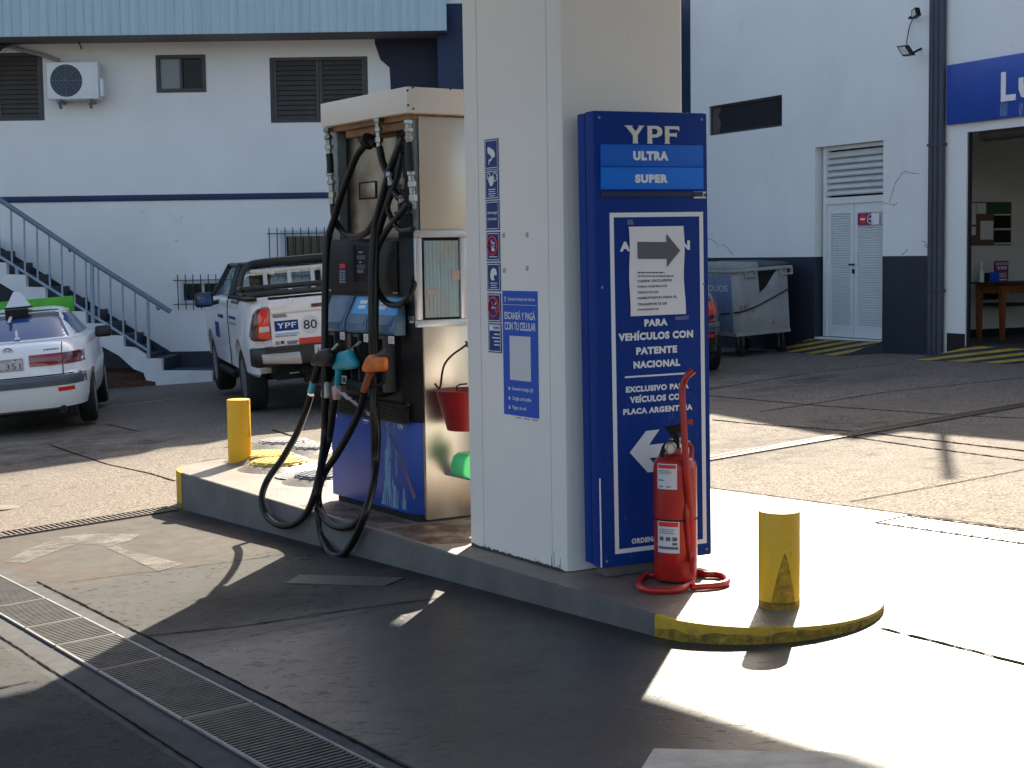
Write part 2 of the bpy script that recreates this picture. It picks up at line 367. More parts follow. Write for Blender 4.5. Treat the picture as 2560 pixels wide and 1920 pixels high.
MM['paned'] = mat('dark room behind glass', (.010, .010, .012), .25, spec=.2)
def faded(name, col):
    m = mat(name, col, .7); t = m.node_tree; b = t.nodes['Principled BSDF']
    f = mathn(t, 'MULTIPLY', ramp(t, noise(t, 4, detail=8, rough=.7), .36, .62), .75); t.links.new(f, b.inputs['Alpha']); return m

def spotty(name, col, sc, lo, hi, mx, stretch=(1, 1, 1), edge=False):
    m = mat(name, col, .7); t = m.node_tree; b = t.nodes['Principled BSDF']
    f = mathn(t, 'MULTIPLY', ramp(t, noise(t, sc, stretch, detail=8, rough=.7), lo, hi), mx)
    t.links.new(f, b.inputs['Alpha']); return m
MM['grime'] = spotty('dark grime on paint', (.055, .045, .02), 34, .28, .72, .7)
MM['scuff'] = spotty('scuffed plaster', (.16, .155, .15), 7, .60, .70, .7)
MM['streak'] = spotty('pale drip streak', (.35, .45, .65), 5, .35, .75, .7, (6, 6, .4))
MM['peel'] = spotty('peeled pale blue paint', lin('86a8c8'), 13, .40, .56, .8, (3, 3, .3))

MM['railg'] = mat('pale grate rail', (.26, .255, .245), .55, col2=(.18, .175, .17), ns=8)
MM['lidp'] = mat('dusty cast lid', (.17, .145, .115), .8, col2=(.12, .10, .08), ns=7, bump=.2)
MM['oil'] = spotty('dark oil stain', (.016, .014, .012), 2.6, .42, .66, .8)
MM['damp'] = spotty('damp dark band', (.018, .016, .014), 5, .30, .62, .7)
MM['rustst'] = spotty('brown rust stain', (.10, .042, .016), 4.5, .38, .60, .8)
MM['smudge'] = spotty('hand smudges', (.30, .27, .24), 5, .48, .72, .5, (1, 1, .5))
MM['scrat'] = spotty('fine scratches', (.12, .2, .42), 20, .60, .68, .55, (3, 3, .3))
# ============================================================ GROUND
def ground_material():
    m = bpy.data.materials.new('forecourt concrete'); m.use_nodes = True; t = m.node_tree; b = t.nodes['Principled BSDF']
    tc = t.nodes.new('ShaderNodeTexCoord'); sp = t.nodes.new('ShaderNodeSeparateXYZ'); t.links.new(tc.outputs['Object'], sp.inputs[0])
    X = mathn(t, 'SUBTRACT', sp.outputs[0], .582); Y = mathn(t, 'SUBTRACT', sp.outputs[1], 6.321)
    tt = mathn(t, 'ADD', mathn(t, 'MULTIPLY', X, .8386), mathn(t, 'MULTIPLY', Y, .545))
    ss = mathn(t, 'ADD', mathn(t, 'MULTIPLY', X, -.545), mathn(t, 'MULTIPLY', Y, .8386))
    far_t = ramp(t, tt, 2.655, 2.665); far_s = ramp(t, ss, 5.62, 5.63); agg = mathn(t, 'MAXIMUM', far_t, far_s)
    apron = mathn(t, 'MULTIPLY', mathn(t, 'MULTIPLY', ramp(t, ss, 3.27, 3.28), ramp(t, tt, .01, 0)), mathn(t, 'SUBTRACT', 1, far_s))
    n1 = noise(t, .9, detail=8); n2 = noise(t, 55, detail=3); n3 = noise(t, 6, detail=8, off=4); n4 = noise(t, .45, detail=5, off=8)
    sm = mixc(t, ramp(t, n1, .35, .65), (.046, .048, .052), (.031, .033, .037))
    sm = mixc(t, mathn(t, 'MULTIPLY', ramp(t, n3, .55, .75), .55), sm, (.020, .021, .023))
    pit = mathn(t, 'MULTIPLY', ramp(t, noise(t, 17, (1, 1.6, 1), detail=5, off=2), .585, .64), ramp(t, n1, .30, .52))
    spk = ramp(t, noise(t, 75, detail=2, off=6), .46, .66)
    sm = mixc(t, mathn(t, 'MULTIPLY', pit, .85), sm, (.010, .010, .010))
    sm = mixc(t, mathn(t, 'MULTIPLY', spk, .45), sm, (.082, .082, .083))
    oil = mathn(t, 'MULTIPLY', ramp(t, noise(t, 1.3, detail=4, off=12), .60, .68), .7); sm = mixc(t, oil, sm, (.022, .021, .02))
    ap = mixc(t, ramp(t, n3, .35, .7), (.092, .084, .074), (.068, .063, .057))
    ap = mixc(t, mathn(t, 'MULTIPLY', ramp(t, noise(t, 1.6, detail=6, off=5), .58, .7), .5), ap, (.10, .058, .035))
    ag = mixc(t, ramp(t, n2, .38, .62), (.066, .056, .048), (.285, .24, .195))
    ag = mixc(t, mathn(t, 'MULTIPLY', ramp(t, n4, .45, .6), .6), ag, (.15, .127, .108))
    ag = mixc(t, mathn(t, 'MULTIPLY', ramp(t, n3, .58, .72), .55), ag, (.050, .042, .037))
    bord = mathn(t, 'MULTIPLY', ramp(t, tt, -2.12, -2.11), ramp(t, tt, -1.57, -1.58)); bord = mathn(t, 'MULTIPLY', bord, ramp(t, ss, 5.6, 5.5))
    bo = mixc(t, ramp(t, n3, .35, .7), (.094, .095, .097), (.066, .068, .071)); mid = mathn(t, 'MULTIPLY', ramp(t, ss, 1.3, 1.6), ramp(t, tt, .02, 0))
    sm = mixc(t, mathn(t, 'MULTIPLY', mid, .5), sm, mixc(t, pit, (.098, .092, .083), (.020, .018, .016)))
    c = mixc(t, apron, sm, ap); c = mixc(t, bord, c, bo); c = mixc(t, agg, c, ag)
    def bell(v, a, b_, w_): return mathn(t, 'MULTIPLY', ramp(t, v, a - w_, a + w_), ramp(t, v, b_ + w_, b_ - w_))
    nb = noise(t, 1.9, detail=7, rough=.65, off=21); nc = noise(t, 4.5, detail=7, rough=.7, off=31)
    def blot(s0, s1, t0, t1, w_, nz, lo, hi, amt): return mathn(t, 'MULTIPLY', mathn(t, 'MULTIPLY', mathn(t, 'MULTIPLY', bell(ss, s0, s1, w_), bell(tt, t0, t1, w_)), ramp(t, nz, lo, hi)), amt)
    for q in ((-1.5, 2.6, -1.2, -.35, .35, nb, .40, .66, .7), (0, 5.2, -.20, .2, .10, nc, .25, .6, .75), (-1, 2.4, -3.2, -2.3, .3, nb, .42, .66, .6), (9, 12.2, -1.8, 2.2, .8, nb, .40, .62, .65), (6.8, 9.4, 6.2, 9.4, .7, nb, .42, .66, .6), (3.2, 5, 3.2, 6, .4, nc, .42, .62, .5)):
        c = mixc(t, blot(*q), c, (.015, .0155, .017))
    c = mixc(t, blot(3.3, 5.4, -1.6, -.1, .3, nc, .52, .66, .5), c, (.11, .06, .032))
    t.links.new(c, b.inputs['Base Color'])
    matte = mathn(t, 'MAXIMUM', mathn(t, 'MAXIMUM', agg, apron), mathn(t, 'MAXIMUM', ramp(t, tt, -1.56, -1.57), mathn(t, 'MULTIPLY', ramp(t, ss, 1.2, 1.9), ramp(t, tt, .02, 0))))
    rg = mathn(t, 'ADD', mathn(t, 'ADD', .34, mathn(t, 'MULTIPLY', n3, .2)), mathn(t, 'MULTIPLY', matte, .42))
    t.links.new(rg, b.inputs['Roughness'])
    t.links.new(mathn(t, 'SUBTRACT', .40, mathn(t, 'MULTIPLY', matte, .26)), b.inputs['Specular IOR Level'])
    h = mathn(t, 'ADD', mathn(t, 'MULTIPLY', n2, mathn(t, 'ADD', .12, mathn(t, 'MULTIPLY', agg, .6))), mathn(t, 'MULTIPLY', pit, -.5))
    bn = t.nodes.new('ShaderNodeBump'); bn.inputs['Strength'].default_value = .5; bn.inputs['Distance'].default_value = .008
    t.links.new(h, bn.inputs['Height']); t.links.new(bn.outputs[0], b.inputs['Normal'])
    return m
MM['ground'] = ground_material()
g = MB()
xs = [-300, -60, -20, -9, -6, -3, 0, 3, 6, 9, 20, 60, 300]; ys = [-80, -5, 0, 5, 10, 15, 20, 30, 60, 300]
g.grid([[(x, y, gz(x)) for x in xs] for y in ys])
gr = tag(g.build('ground', 'ground', recalc=True), kind='structure')

def st(s, t, dz=0):
    x = .582 - .545 * s + .8386 * t; y = 6.321 + .8386 * s + .545 * t
    return Vector((x, y, gz(x) + dz))
def strip(mb, pts, wd, dz=.004, jit=.3, step=.035, m=None):
    """a narrow ragged strip along a polyline on the ground"""
    L, Rr = [], []
    P = []
    for a, b in zip(pts[:-1], pts[1:]):
        n = max(1, int((Vector(b) - Vector(a)).length / step))
        P += [Vector(a).lerp(Vector(b), k / n) for k in range(n)]
    P.append(Vector(pts[-1])); off = 0
    for i, p in enumerate(P):
        d = (P[min(i + 1, len(P) - 1)] - P[max(i - 1, 0)]); d.z = 0; d.normalize(); nn = Vector((-d.y, d.x, 0))
        off = off * .6 + random.uniform(-1, 1) * wd * jit * .4
        a = p + nn * (off + wd / 2 * (1 + random.uniform(-jit, jit) * 1.6)); b = p + nn * (off - wd / 2 * (1 + random.uniform(-jit, jit) * 1.6))
        L.append((a.x, a.y, gz(a.x) + dz)); Rr.append((b.x, b.y, gz(b.x) + dz))
    mb.grid([L, Rr], m=m)
G = lambda x, y: ong((x, y))
j = MB()
for pts, wd in (
    ([st(3.6, -1.54), st(-4, -1.62)], .011), ([st(4.5, -2.05), st(-4, -2.12)], .009), ([G(*px('l7', 108, 760)), G(*px('l7', 195, 757))], .008),
    ([G(370, 1591), G(608, 1566), G(861, 1528), G(1000, 1509), G(1093, 1498)], .012), ([G(167, 1457), G(330, 1436), G(572, 1407), G(709, 1386)], .006),
    ([G(124, 1113), G(268, 1161), G(375, 1184), G(437, 1203)], .018), ([G(2197, 1571), G(2338, 1605), G(2560, 1661), G(2700, 1700)], .017),
    ([G(1700, 985), G(2020, 934), G(2263, 906)], .022), ([G(1900, 1030), G(2050, 1007), G(2207, 982), G(2450, 956), G(2650, 935)], .022),
    ([G(1700, 983), G(1777, 990), G(2039, 1014), G(2405, 1040), G(2650, 1050)], .02), ([G(1780, 1050), G(1890, 1061), G(2151, 1080), G(2560, 1128), G(2700, 1150)], .025),
    ([st(6, 2.66), st(-4, 2.66)], .012), ([G(2130, 1093), G(2330, 1122), G(2560, 1152)], .02), ([G(2125, 1255), G(2350, 1215), G(2560, 1175)], .012),
    ([G(1783, 1250), G(1990, 1267)], .008), ([G(680, 1075), G(760, 1100), G(840, 1118)], .03), ([G(262, 1060), G(345, 1079)], .02),
    ([G(560, 1120), G(640, 1108), G(700, 1102)], .03), ([st(1.4, -.3), st(1.4, -1.5)], .004), ([st(3.3, -2.2), st(3.3, -6)], .012), ([st(1.4, -2.2), st(1.4, -6)], .012), ([st(-.6, -2.2), st(-.6, -6)], .012)):
    strip(j, pts, wd)
tag(j.build('pavement_joint', 'joint'), kind='structure')
# faded lane arrow, white line, bay line
pm = MB()
def paint(pts, dz=.004): pm.face([(p.x, p.y, p.z + dz) for p in [G(*px(k, x, y)) for k, x, y in pts]])
paint([('r6', 165, 1535), ('r6', 1130, 1555), ('r6', 1640, 1610), ('r6', 1780, 1800), ('r6', 0, 1800)])
strip(pm, [G(270, 1018), G(350, 1008), G(437, 997)], .05, jit=.5)
tag(pm.build('lane_marking', 'mark'), kind='structure')
am = MB()
am.face([(p.x, p.y, p.z + .004) for p in [G(*px('l7', x, y)) for x, y in ((20, 645), (120, 590), (300, 520), (420, 508), (600, 505), (690, 510), (640, 540), (560, 560), (640, 590), (910, 655), (780, 690), (630, 620), (500, 560), (390, 552), (250, 600), (120, 650))]])
MM['faint'] = faded('faded arrow paint', (.17, .155, .132))
tag(am.build('lane_arrow', 'faint'), kind='structure')
# ---- trench grates (long drain t -1.945..-1.645), pieces of uneven length
def grate(label, s0, s1, t0, t1, pitch, barw, bm_, group, across=True, tilt=0, rail=.012):
    """bars run across from t0 to t1 at every pitch along s (or along s if not across)"""
    c = st((s0 + s1) / 2, (t0 + t1) / 2)
    o = thing('drain_grate', label, 'drain grate', Matrix.Translation((c.x, c.y, gz(c.x))), (0, 0, 0), group)
    I = o.matrix_world.inverted(); mb = MB(); fr = MB()
    def bar(m, a, b, wd, h=.006, dz=.004):
        a = I @ a; b = I @ b; d = (b - a).normalized(); n = Vector((-d.y, d.x, 0)) * wd / 2
        z = Vector((0, 0, dz)); zz = Vector((0, 0, dz + h))
        q = [a + n, b + n, b - n, a - n]
        T = [m.bm.verts.new(p + zz) for p in q]; B = [m.bm.verts.new(p + z) for p in q]
        m.bm.faces.new(T)
        for i in range(4): m.bm.faces.new((T[i], B[i], B[(i + 1) % 4], T[(i + 1) % 4]))
    if across:
        n = int((s1 - s0) / pitch)
        for k in range(n): s_ = s0 + (k + .5) * (s1 - s0) / n; bar(mb, st(s_, t0), st(s_, t1), barw)
    else:
        n = int((t1 - t0) / pitch)
        for k in range(n): t_ = t0 + (k + .5) * (t1 - t0) / n; bar(mb, st(s0, t_), st(s1, t_), barw)
    for a, b in ((st(s0, t0), st(s1, t0)), (st(s0, t1), st(s1, t1))): bar(fr, a, b, rail, .008)
    for a, b in ((st(s0, t0), st(s0, t1)), (st(s1, t0), st(s1, t1))): bar(mb, a, b, rail, .008)
    mb.build('bars', bm_, o, recalc=True); fr.build('grate_frame', 'railg' if bm_ == 'gratel' else bm_, o, recalc=True); return o
tr = MB()
def slot(s0, s1, t0, t1, dz=.003):
    n = 12; tr.grid([[tuple(st(s0 + (s1 - s0) * k / n, t_, dz)) for k in range(n + 1)] for t_ in (t0, t1)])
slot(5.0, -4.2, -1.945, -1.645); slot(5.34, 5.60, -3.6, -.03); slot(3.72, 3.92, 2.8, 9.5)
tag(tr.build('drain_channel', 'channel'), kind='structure')
br = [5.0, 4.0, 3.05, 2.42, 1.93, 1.32, .35, -.72, -1.7]
lab = ['sunlit drain grate beside the faded arrow, farthest left of the row', 'sunlit drain grate left of the faded arrow at the frame edge', 'sunlit trench grate nearest the arrow with a bent far end', 'sunlit trench grate with a raised dark lip',
       'trench grate crossed by the shadow edge', 'first fully shaded trench grate past the shadow edge', 'shaded trench grate in the middle of the bottom left', 'shaded trench grate cut by the bottom of the photo']
for k in range(8):
    grate(lab[k], br[k + 1] + .008, br[k] - .008, -1.935, -1.655, .030, .012, 'gratel', 'grates along the trench drain')
grate('rusty cross drain grate at the yellow end of the pump island', 5.36, 5.58, -1.25, -.05, .036, .017, 'iron', 'rusty cross drain grates', across=False)
grate('rusty cross drain grate cut by the left edge of the photo', 5.36, 5.58, -2.6, -1.27, .036, .017, 'iron', 'rusty cross drain grates', across=False)
grate('narrow slotted drain running across the sunlit yard behind the sign', 3.74, 3.90, 2.85, 9.4, .055, .03, 'iron', None, across=False)
grate('slotted drain at the seam of the white paving on the right edge', -2.2, 1.0, 2.34, 2.60, .10, .004, 'bars', None, rail=.001)
ap_ = [I_ for I_ in (px('b', 30, 575), px('b', 110, 528), px('b', 690, 545), px('b', 575, 592))]
a = [ong(p) for p in ap_]; c = sum(a, Vector()) / 4
o = thing('access_plate', 'flat chequer plate lid on the shaded lane below the pump hoses', 'floor plate', Matrix.Translation(c))
mb = MB(); mb.grid([[a[0] - c + Vector((0, 0, .006)), a[3] - c + Vector((0, 0, .006))], [a[1] - c + Vector((0, 0, .006)), a[2] - c + Vector((0, 0, .006))]])
for p, q in ((a[0], a[3]), (a[3], a[2]), (a[2], a[1]), (a[1], a[0])): mb.face([p - c + Vector((0, 0, .006)), q - c + Vector((0, 0, .006)), q - c, p - c])
mb.build('plate', 'chequer', o, recalc=True)

# ============================================================ PUMP ISLAND
isl = thing('pump_island', 'raised concrete pump island with rounded yellow painted ends', 'kerbed island', ISL)
def outline(r, n=20, x0=0.0, x1=-5.39, cy=.55):
    P = [(x0 + r * math.sin(math.pi * k / n), cy - r * math.cos(math.pi * k / n)) for k in range(n + 1)]
    P += [(x1 - r * math.sin(math.pi * k / n), cy + r * math.cos(math.pi * k / n)) for k in range(n + 1)]
    return P
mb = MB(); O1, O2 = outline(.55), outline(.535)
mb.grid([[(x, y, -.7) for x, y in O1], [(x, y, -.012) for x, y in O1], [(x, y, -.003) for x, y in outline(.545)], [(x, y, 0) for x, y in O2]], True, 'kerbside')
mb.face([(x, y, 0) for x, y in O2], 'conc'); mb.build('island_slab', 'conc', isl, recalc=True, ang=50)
for x0, sg in ((0, 1), (-5.39, -1)):
    mb = MB(); A = [math.pi * k / 24 for k in range(25)]
    ring = lambda r, z: [(x0 + sg * r * math.sin(a), .55 - r * math.cos(a), z) for a in A]
    mb.grid([ring(.5525, -.7), ring(.5525, -.012), ring(.549, -.001), ring(.530, .0022)]); mb.build('painted_kerb', 'yelkerb', isl, recalc=True, ang=60)
    rz = [random.uniform(-1, 1) for k in range(61)]; rz = [(rz[k - 1] + rz[k] * 2 + rz[(k + 1) % 61]) / 4 for k in range(61)]
    mb = MB(); mb.grid([[(x0 + sg * .5532 * math.sin(a), .55 - .5532 * math.cos(a), min(-.012, gz((ISL @ Vector((x0 + sg * .55 * math.sin(a), .55 - .55 * math.cos(a), 0))).x) - .15 + h_ * (.042 + .014 * rz[int(round(a / math.pi * 60))]))) for a in [math.pi * k / 60 for k in range(61)]] for h_ in (-.1, .5, 1)]); mb.build('kerb_grime', 'grime', isl, ang=180)
mb = MB(); mb.face([(x, y, .0008) for x, y in ((-2.5, .06), (-1.95, .04), (-1.83, .25), (-1.83, .8), (-2.2, 1.0), (-2.5, .9))]); mb.face([(x, y, .0008) for x, y in ((-3.55, .04), (-2.55, .05), (-2.55, .28), (-3.55, .27))]); mb.build('rust_stains', 'rustst', isl)
def bollard(x, y, h, label):
    o = thing('bollard', label, 'bollard', ISL, (x, y, 0), 'yellow steel bollards on the pump island')
    mb = MB(); r = .0875
    mb.lathe([(r, 0), (r, h - .008), (r - .003, h - .002), (r - .008, h), (.001, h)], (x, y, 0), 40); mb.build('post', 'yellow', o, recalc=True)
    return o
bollard(.18, .53, .41, 'squat yellow bollard on the rounded sunlit end of the pump island')
bollard(-5.62, .545, .475, 'slim yellow bollard on the far end of the island by the white pickup')
bpy.data.objects['bollard.001'].scale = (.98, .98, 1)
bo_ = bpy.data.objects['bollard']; fa = math.radians(-33 + 180 + 60)
def cpt(a, z, d=.0008): return ((.0875 + d) * math.sin(a), -(.0875 + d) * math.cos(a), z)
mb = MB(); a0 = R(57 + 3); rows = []
for i in range(13):
    v = i / 12; hw_ = .62 * (1 - v) ** .8 + .02; rows.append([cpt(a0 + .05 * v + hw_ * (u / 8), .02 + .22 * v) for u in range(-8, 9)])
mb.grid(rows); mb.build('grime_mark', 'grime', bo_, base=Vector((0, 0, 0)), ang=180)
mb = MB(); mb.grid([[cpt(math.pi * 2 * k / 40, z) for k in range(41)] for z in (.001, .012, .03)]); mb.build('dirty_foot', 'grime', bo_, base=Vector((0, 0, 0)), ang=180)
def cover(p, r, h, lm, label, mound=True, zz=0, rib=True):
    o3 = on(ISL, p, 2, zz) if zz is not None else ISL.inverted() @ ong(p)
    o = thing('manhole_cover', label, 'manhole cover', ISL, o3, 'round tank lids at the far end of the island')
    c = Vector(o3)
    mb = MB()
    if mound: mb.lathe([(r * 1.75, -.01), (r * 1.5, .005), (r * 1.25, h * .55), (r * 1.06, h * .75), (.01, h * .75)], c, 28); mb.build('mortar_collar', 'conc', o, recalc=True)
    mb = MB(); n = 14
    mb.lathe([(r * 1.08, h * .5), (r * 1.08, h * .8), (r * 1.0, h * .95), (.01, h * .95)], c, 36)
    for k in range(n):
        a = 2 * math.pi * k / n; M_ = Matrix.Translation(c) @ Matrix.Rotation(a, 4, 'Z')
        mb.box(r * 1.0, r * 1.082, -.012, .012, h * .5, h * .97, M=M_)
    mb.build('rim', lm, o, recalc=True)
    mb = MB(); mb.lathe([(r * .97, h * .9), (r * .97, h * 1.12), (r * .9, h * 1.16), (.01, h * 1.18)], c, 36)
    for k in range(-4, 5):
        yy = k * r * .2; L = math.sqrt(max(0, (r * .86) ** 2 - yy ** 2))
        mb.box(c.x - L, c.x + L, c.y + yy - .008, c.y + yy + .008, c.z + h * 1.1, c.z + h * 1.18 + .003)
    mb.build('lid', lm, o, recalc=True); return o
cover((698, 1171), .19, .055, 'lidy', 'yellow cast lid nearest the pump hoses, with notched rim')
cover((664, 1151), .20, .05, 'lidy', 'yellow cast lid tucked behind the far yellow bollard')
cover((762, 1191), .19, .012, 'lidg', 'flat grey cast lid between the yellow lid and the pump', mound=False)
cover((809, 1203), .18, .05, 'lidb', 'dark blue cast lid beside the base of the pump')
cover((711, 1113), .22, .05, 'lidg', 'dusty lid in the sunlit yard directly behind the yellow lids', zz=None)
cover((790, 1127), .20, .05, 'lidg', 'dusty lid in the sunlit yard partly hidden by the pump', zz=None)
mb_l = ong((5, 1272)); o = thing('manhole_cover', 'small pale lid in the sunlit paving at the left edge of the photo', 'manhole cover', Matrix.Translation(mb_l))
mb = MB(); mb.lathe([(.13, 0), (.12, .012), (.01, .014)], (0, 0, 0), 28); mb.build('lid', 'lidp', o, recalc=True)

# ============================================================ STATION BUILDING (left)
def wall_grid(mb, x0, x1, z0, z1, holes, y=0, depth=.12, m=None, rev=None):
    X = sorted({x0, x1, *[h[0] for h in holes], *[h[1] for h in holes]}); Zs = sorted({z0, z1, *[h[2] for h in holes], *[h[3] for h in holes]})
    X = [v for v in X if x0 <= v <= x1]; Zs = [v for v in Zs if z0 <= v <= z1]
    for a, b in zip(X[:-1], X[1:]):
        for c, d in zip(Zs[:-1], Zs[1:]):
            mx, mz = (a + b) / 2, (c + d) / 2
            if any(h[0] < mx < h[1] and h[2] < mz < h[3] for h in holes): continue
            mb.face([(a, y, c), (b, y, c), (b, y, d), (a, y, d)], m)
    if depth:
        for h in holes:
            a, b, c, d = max(h[0], x0), min(h[1], x1), max(h[2], z0), min(h[3], z1); dp = h[4] if len(h) > 4 else depth
            if a >= b or c >= d: continue
            for q in ([(a, y, c), (a, y, d), (a, y + dp, d), (a, y + dp, c)], [(b, y, d), (b, y, c), (b, y + dp, c), (b, y + dp, d)]):
                mb.face(q, rev or m)
            if h[3] <= z1: mb.face([(a, y, d), (b, y, d), (b, y + dp, d), (a, y + dp, d)], rev or m)
            if h[2] >= z0: mb.face([(b, y, c), (a, y, c), (a, y + dp, c), (b, y + dp, c)], rev or m)
def L(x, y, v=0.0): return on(LW, (x, y), 1, v)
def rect(F, p0, p1, v=0.0):
    a, b = F(*p0, v), F(*p1, v); return (min(a.x, b.x), max(a.x, b.x), min(a.z, b.z), max(a.z, b.z))
wA = rect(L, (-130, 134), (112, 301)); wB = rect(L, (673, 144), (922, 304)); wS = rect(L, (389, 138), (516, 230))
wC = rect(L, (700, 576), (930, 690)); wD = rect(L, (450, 701), (566, 758))
sb = thing('station_building', 'white two storey station building with navy stripe and metal eave', 'building', LW)
ztop = L(300, 98).z
mb = MB(); wall_grid(mb, -32, 2.4, -1.6, ztop, [wA, wB, wS, wC, wD], depth=.1); mb.build('wall', 'wall', sb)
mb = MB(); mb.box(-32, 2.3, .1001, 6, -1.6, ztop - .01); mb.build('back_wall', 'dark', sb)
za, zb = L(300, 488).z, L(300, 503).z
mb = MB(); mb.box(-32, 2.3, -.025, -.001, zb, za, bev=.006); mb.build('stripe', 'stripe', sb)
# dado: slopes with the stairs, level to the right
d0, d1 = L(0, 617), L(427, 879); sl = (d1.z - d0.z) / (d1.x - d0.x)
e0 = L(0, 690)
mb = MB(); mb.prism([(d0.x - 8, d0.z - 8 * sl), (d1.x, d1.z), (2.3, d1.z), (2.3, -1.5), (-32, -1.5), (-32, 2.2), (d0.x - 8, d0.z - 8 * sl - 3)], -.006, -.0005); mb.build('dado', 'dado', sb, recalc=True)
# navy end of the wall with its stepped outline, corner pilaster
n = [L(*px('2', x, y)) for x, y in ((1028, 385), (1035, 400), (1075, 515), (1155, 585), (1165, 770))]
mb = MB(); mb.prism([(p.x, p.z) for p in n] + [(n[-1].x + .04, -1.4), (2.35, -1.4), (2.35, ztop), (n[0].x, ztop)], -.014, -.0005); mb.build('navy_panel', 'navyshade', sb, recalc=True)
pil = L(1092, 60, -.62)
mb = MB(); mb.box(pil.x, 2.45, -.6, -.0145, -1.5, ztop + .4, bev=.01); mb.build('pilaster', 'navy', sb)
FY = -.9
fb0, fb1 = on(LW, (0, 77), 1, FY), on(LW, (1117, 91), 1, FY)
fz = (fb0.z + fb1.z) / 2
mb = MB(); x1 = fb1.x; zt = lambda x: 7.45 if x < -2 else 7.45 - (x + 2) * .55
prof = [(-32, fz), (x1, fz), (x1, zt(x1)), (-2, 7.45), (-32, 7.45)]
mb.prism(prof, FY, FY + .04)
k = x1 - .03
while k > -9:
    mb.box(k - .012, k + .012, FY - .012, FY - .0005, fz + .01, zt(k) - .02); k -= .142
mb.build('fascia', 'fascia', sb, recalc=True)
mb = MB(); mb.box(-32, x1 - .01, FY + .041, -.001, fz + .005, fz + .06); mb.build('soffit', 'soffit', sb)
mb = MB(); mb.prism([(-32, ztop), (2.4, ztop), (2.4, 5.7), (0, 6.0), (-.45, 6.85), (-1.0, 6.88), (-2, 7.4), (-32, 7.4)], -.5, 6); mb.build('roof', 'wall', sb, recalc=True)
# windows
def louvre(r, nleaf, parent, y0=.02):
    x0, x1_, z0, z1 = r; f = MB(); t_ = .05
    f.box(x0 + .002, x0 + t_, y0, y0 + .06, z0 + .002, z1 - .002); f.box(x1_ - t_, x1_ - .002, y0, y0 + .06, z0 + .002, z1 - .002)
    f.box(x0 + t_, x1_ - t_, y0, y0 + .06, z0 + .002, z0 + t_); f.box(x0 + t_, x1_ - t_, y0, y0 + .06, z1 - t_, z1 - .002)
    wo = f.build('window', 'frame', parent)
    wd = (x1_ - x0 - 2 * t_) / nleaf
    for i in range(nleaf):
        a = x0 + t_ + i * wd; m = MB()
        m.box(a + .004, a + .05, y0 + .01, y0 + .05, z0 + t_ + .002, z1 - t_ - .002); m.box(a + wd - .05, a + wd - .004, y0 + .01, y0 + .05, z0 + t_ + .002, z1 - t_ - .002)
        nz = int((z1 - z0 - 2 * t_) / .075)
        for q in range(nz):
            zz = z0 + t_ + (q + .5) * (z1 - z0 - 2 * t_) / nz
            m.box(a + .05, a + wd - .05, -.042, .042, -.004, .004, M=Matrix.Translation((0, y0 + .032, zz)) @ Matrix.Rotation(R(64), 4, 'X'))
        m.build('shutter', 'louvre', wo)
louvre(wA, 2, sb); louvre(wB, 2, sb)
def slider(r, parent, t_=.06, fm='frame', left='winpale', right='glass', mull=True):
    x0, x1_, z0, z1 = r; f = MB(); y0 = .0
    f.box(x0 + .001, x0 + t_, y0 - .02, y0 + .07, z0 + .001, z1 - .001); f.box(x1_ - t_, x1_ - .001, y0 - .02, y0 + .07, z0 + .001, z1 - .001)
    f.box(x0 + t_, x1_ - t_, y0 - .02, y0 + .07, z0 + .001, z0 + t_); f.box(x0 + t_, x1_ - t_, y0 - .02, y0 + .07, z1 - t_, z1 - .001)
    xm = (x0 + x1_) / 2
    if mull: f.box(xm - .02, xm + .02, y0, y0 + .05, z0 + t_, z1 - t_)
    wo = f.build('window', fm, parent)
    m = MB(); m.box(x0 + t_, xm - .02, y0 + .03, y0 + .036, z0 + t_, z1 - t_); m.build('pane', left, wo)
    m = MB(); m.box(xm + .02, x1_ - t_, y0 + .05, y0 + .056, z0 + t_, z1 - t_); m.build('pane', right, wo)
    return wo
slider(wS, sb, right='paned'); slider(wD, sb, .055, 'upvc', 'glass', 'glass'); wo = slider(wC, sb, .10, 'upvc', 'glass', 'glass', mull=False)
def bars(parent, xs_, ztop_, zbot, zh, x0, x1_):
    m = MB()
    for x in xs_: m.tube([(x, -.11, zbot), (x, -.11, ztop_)], .009, 6)
    for z in zh:
        m.tube([(x0, -.11, z), (x1_, -.11, z)], .007, 6); m.tube([(x0, -.11, z), (x0, .0, z)], .007, 6); m.tube([(x1_, -.11, z), (x1_, .0, z)], .007, 6)
    m.build('window_grille', 'bars', parent)
c = [L(*px('3', x, 270), -.11) for x in (1772, 1824, 1876, 1928, 1980, 2032, 2084, 2136, 2188, 2240, 2292, 2344, 2396)]
bars(sb, [p.x for p in c], L(700, 569, -.11).z, L(700, 700, -.11).z, (L(700, 584, -.11).z, L(700, 690, -.11).z), L(668, 580, -.11).x, c[-1].x + .05)
c = [L(*px('3', x, 600), -.11) for x in (1170, 1220, 1270, 1321, 1372, 1422, 1470, 1521)]
bars(sb, [p.x for p in c], L(500, 686, -.11).z, L(500, 774, -.11).z, (L(500, 700, -.11).z, L(500, 760, -.11).z), L(433, 700, -.11).x, c[-1].x + .05)
# scuffs and flaked patches on the plaster
for x0, y0, x1, y1 in ((1060, 150, 1330, 330), (900, 75, 1020, 160), (420, 330, 560, 420), (800, 500, 850, 560), (1140, 60, 1230, 80)):
    p, q = L(*px('3', x0, y1)), L(*px('3', x1, y0)); mb = MB(); mb.face([(p.x, -.0015, p.z), (q.x, -.0015, p.z), (q.x, -.0015, q.z), (p.x, -.0015, q.z)]); mb.build('plaster_scuff', 'scuff', sb)
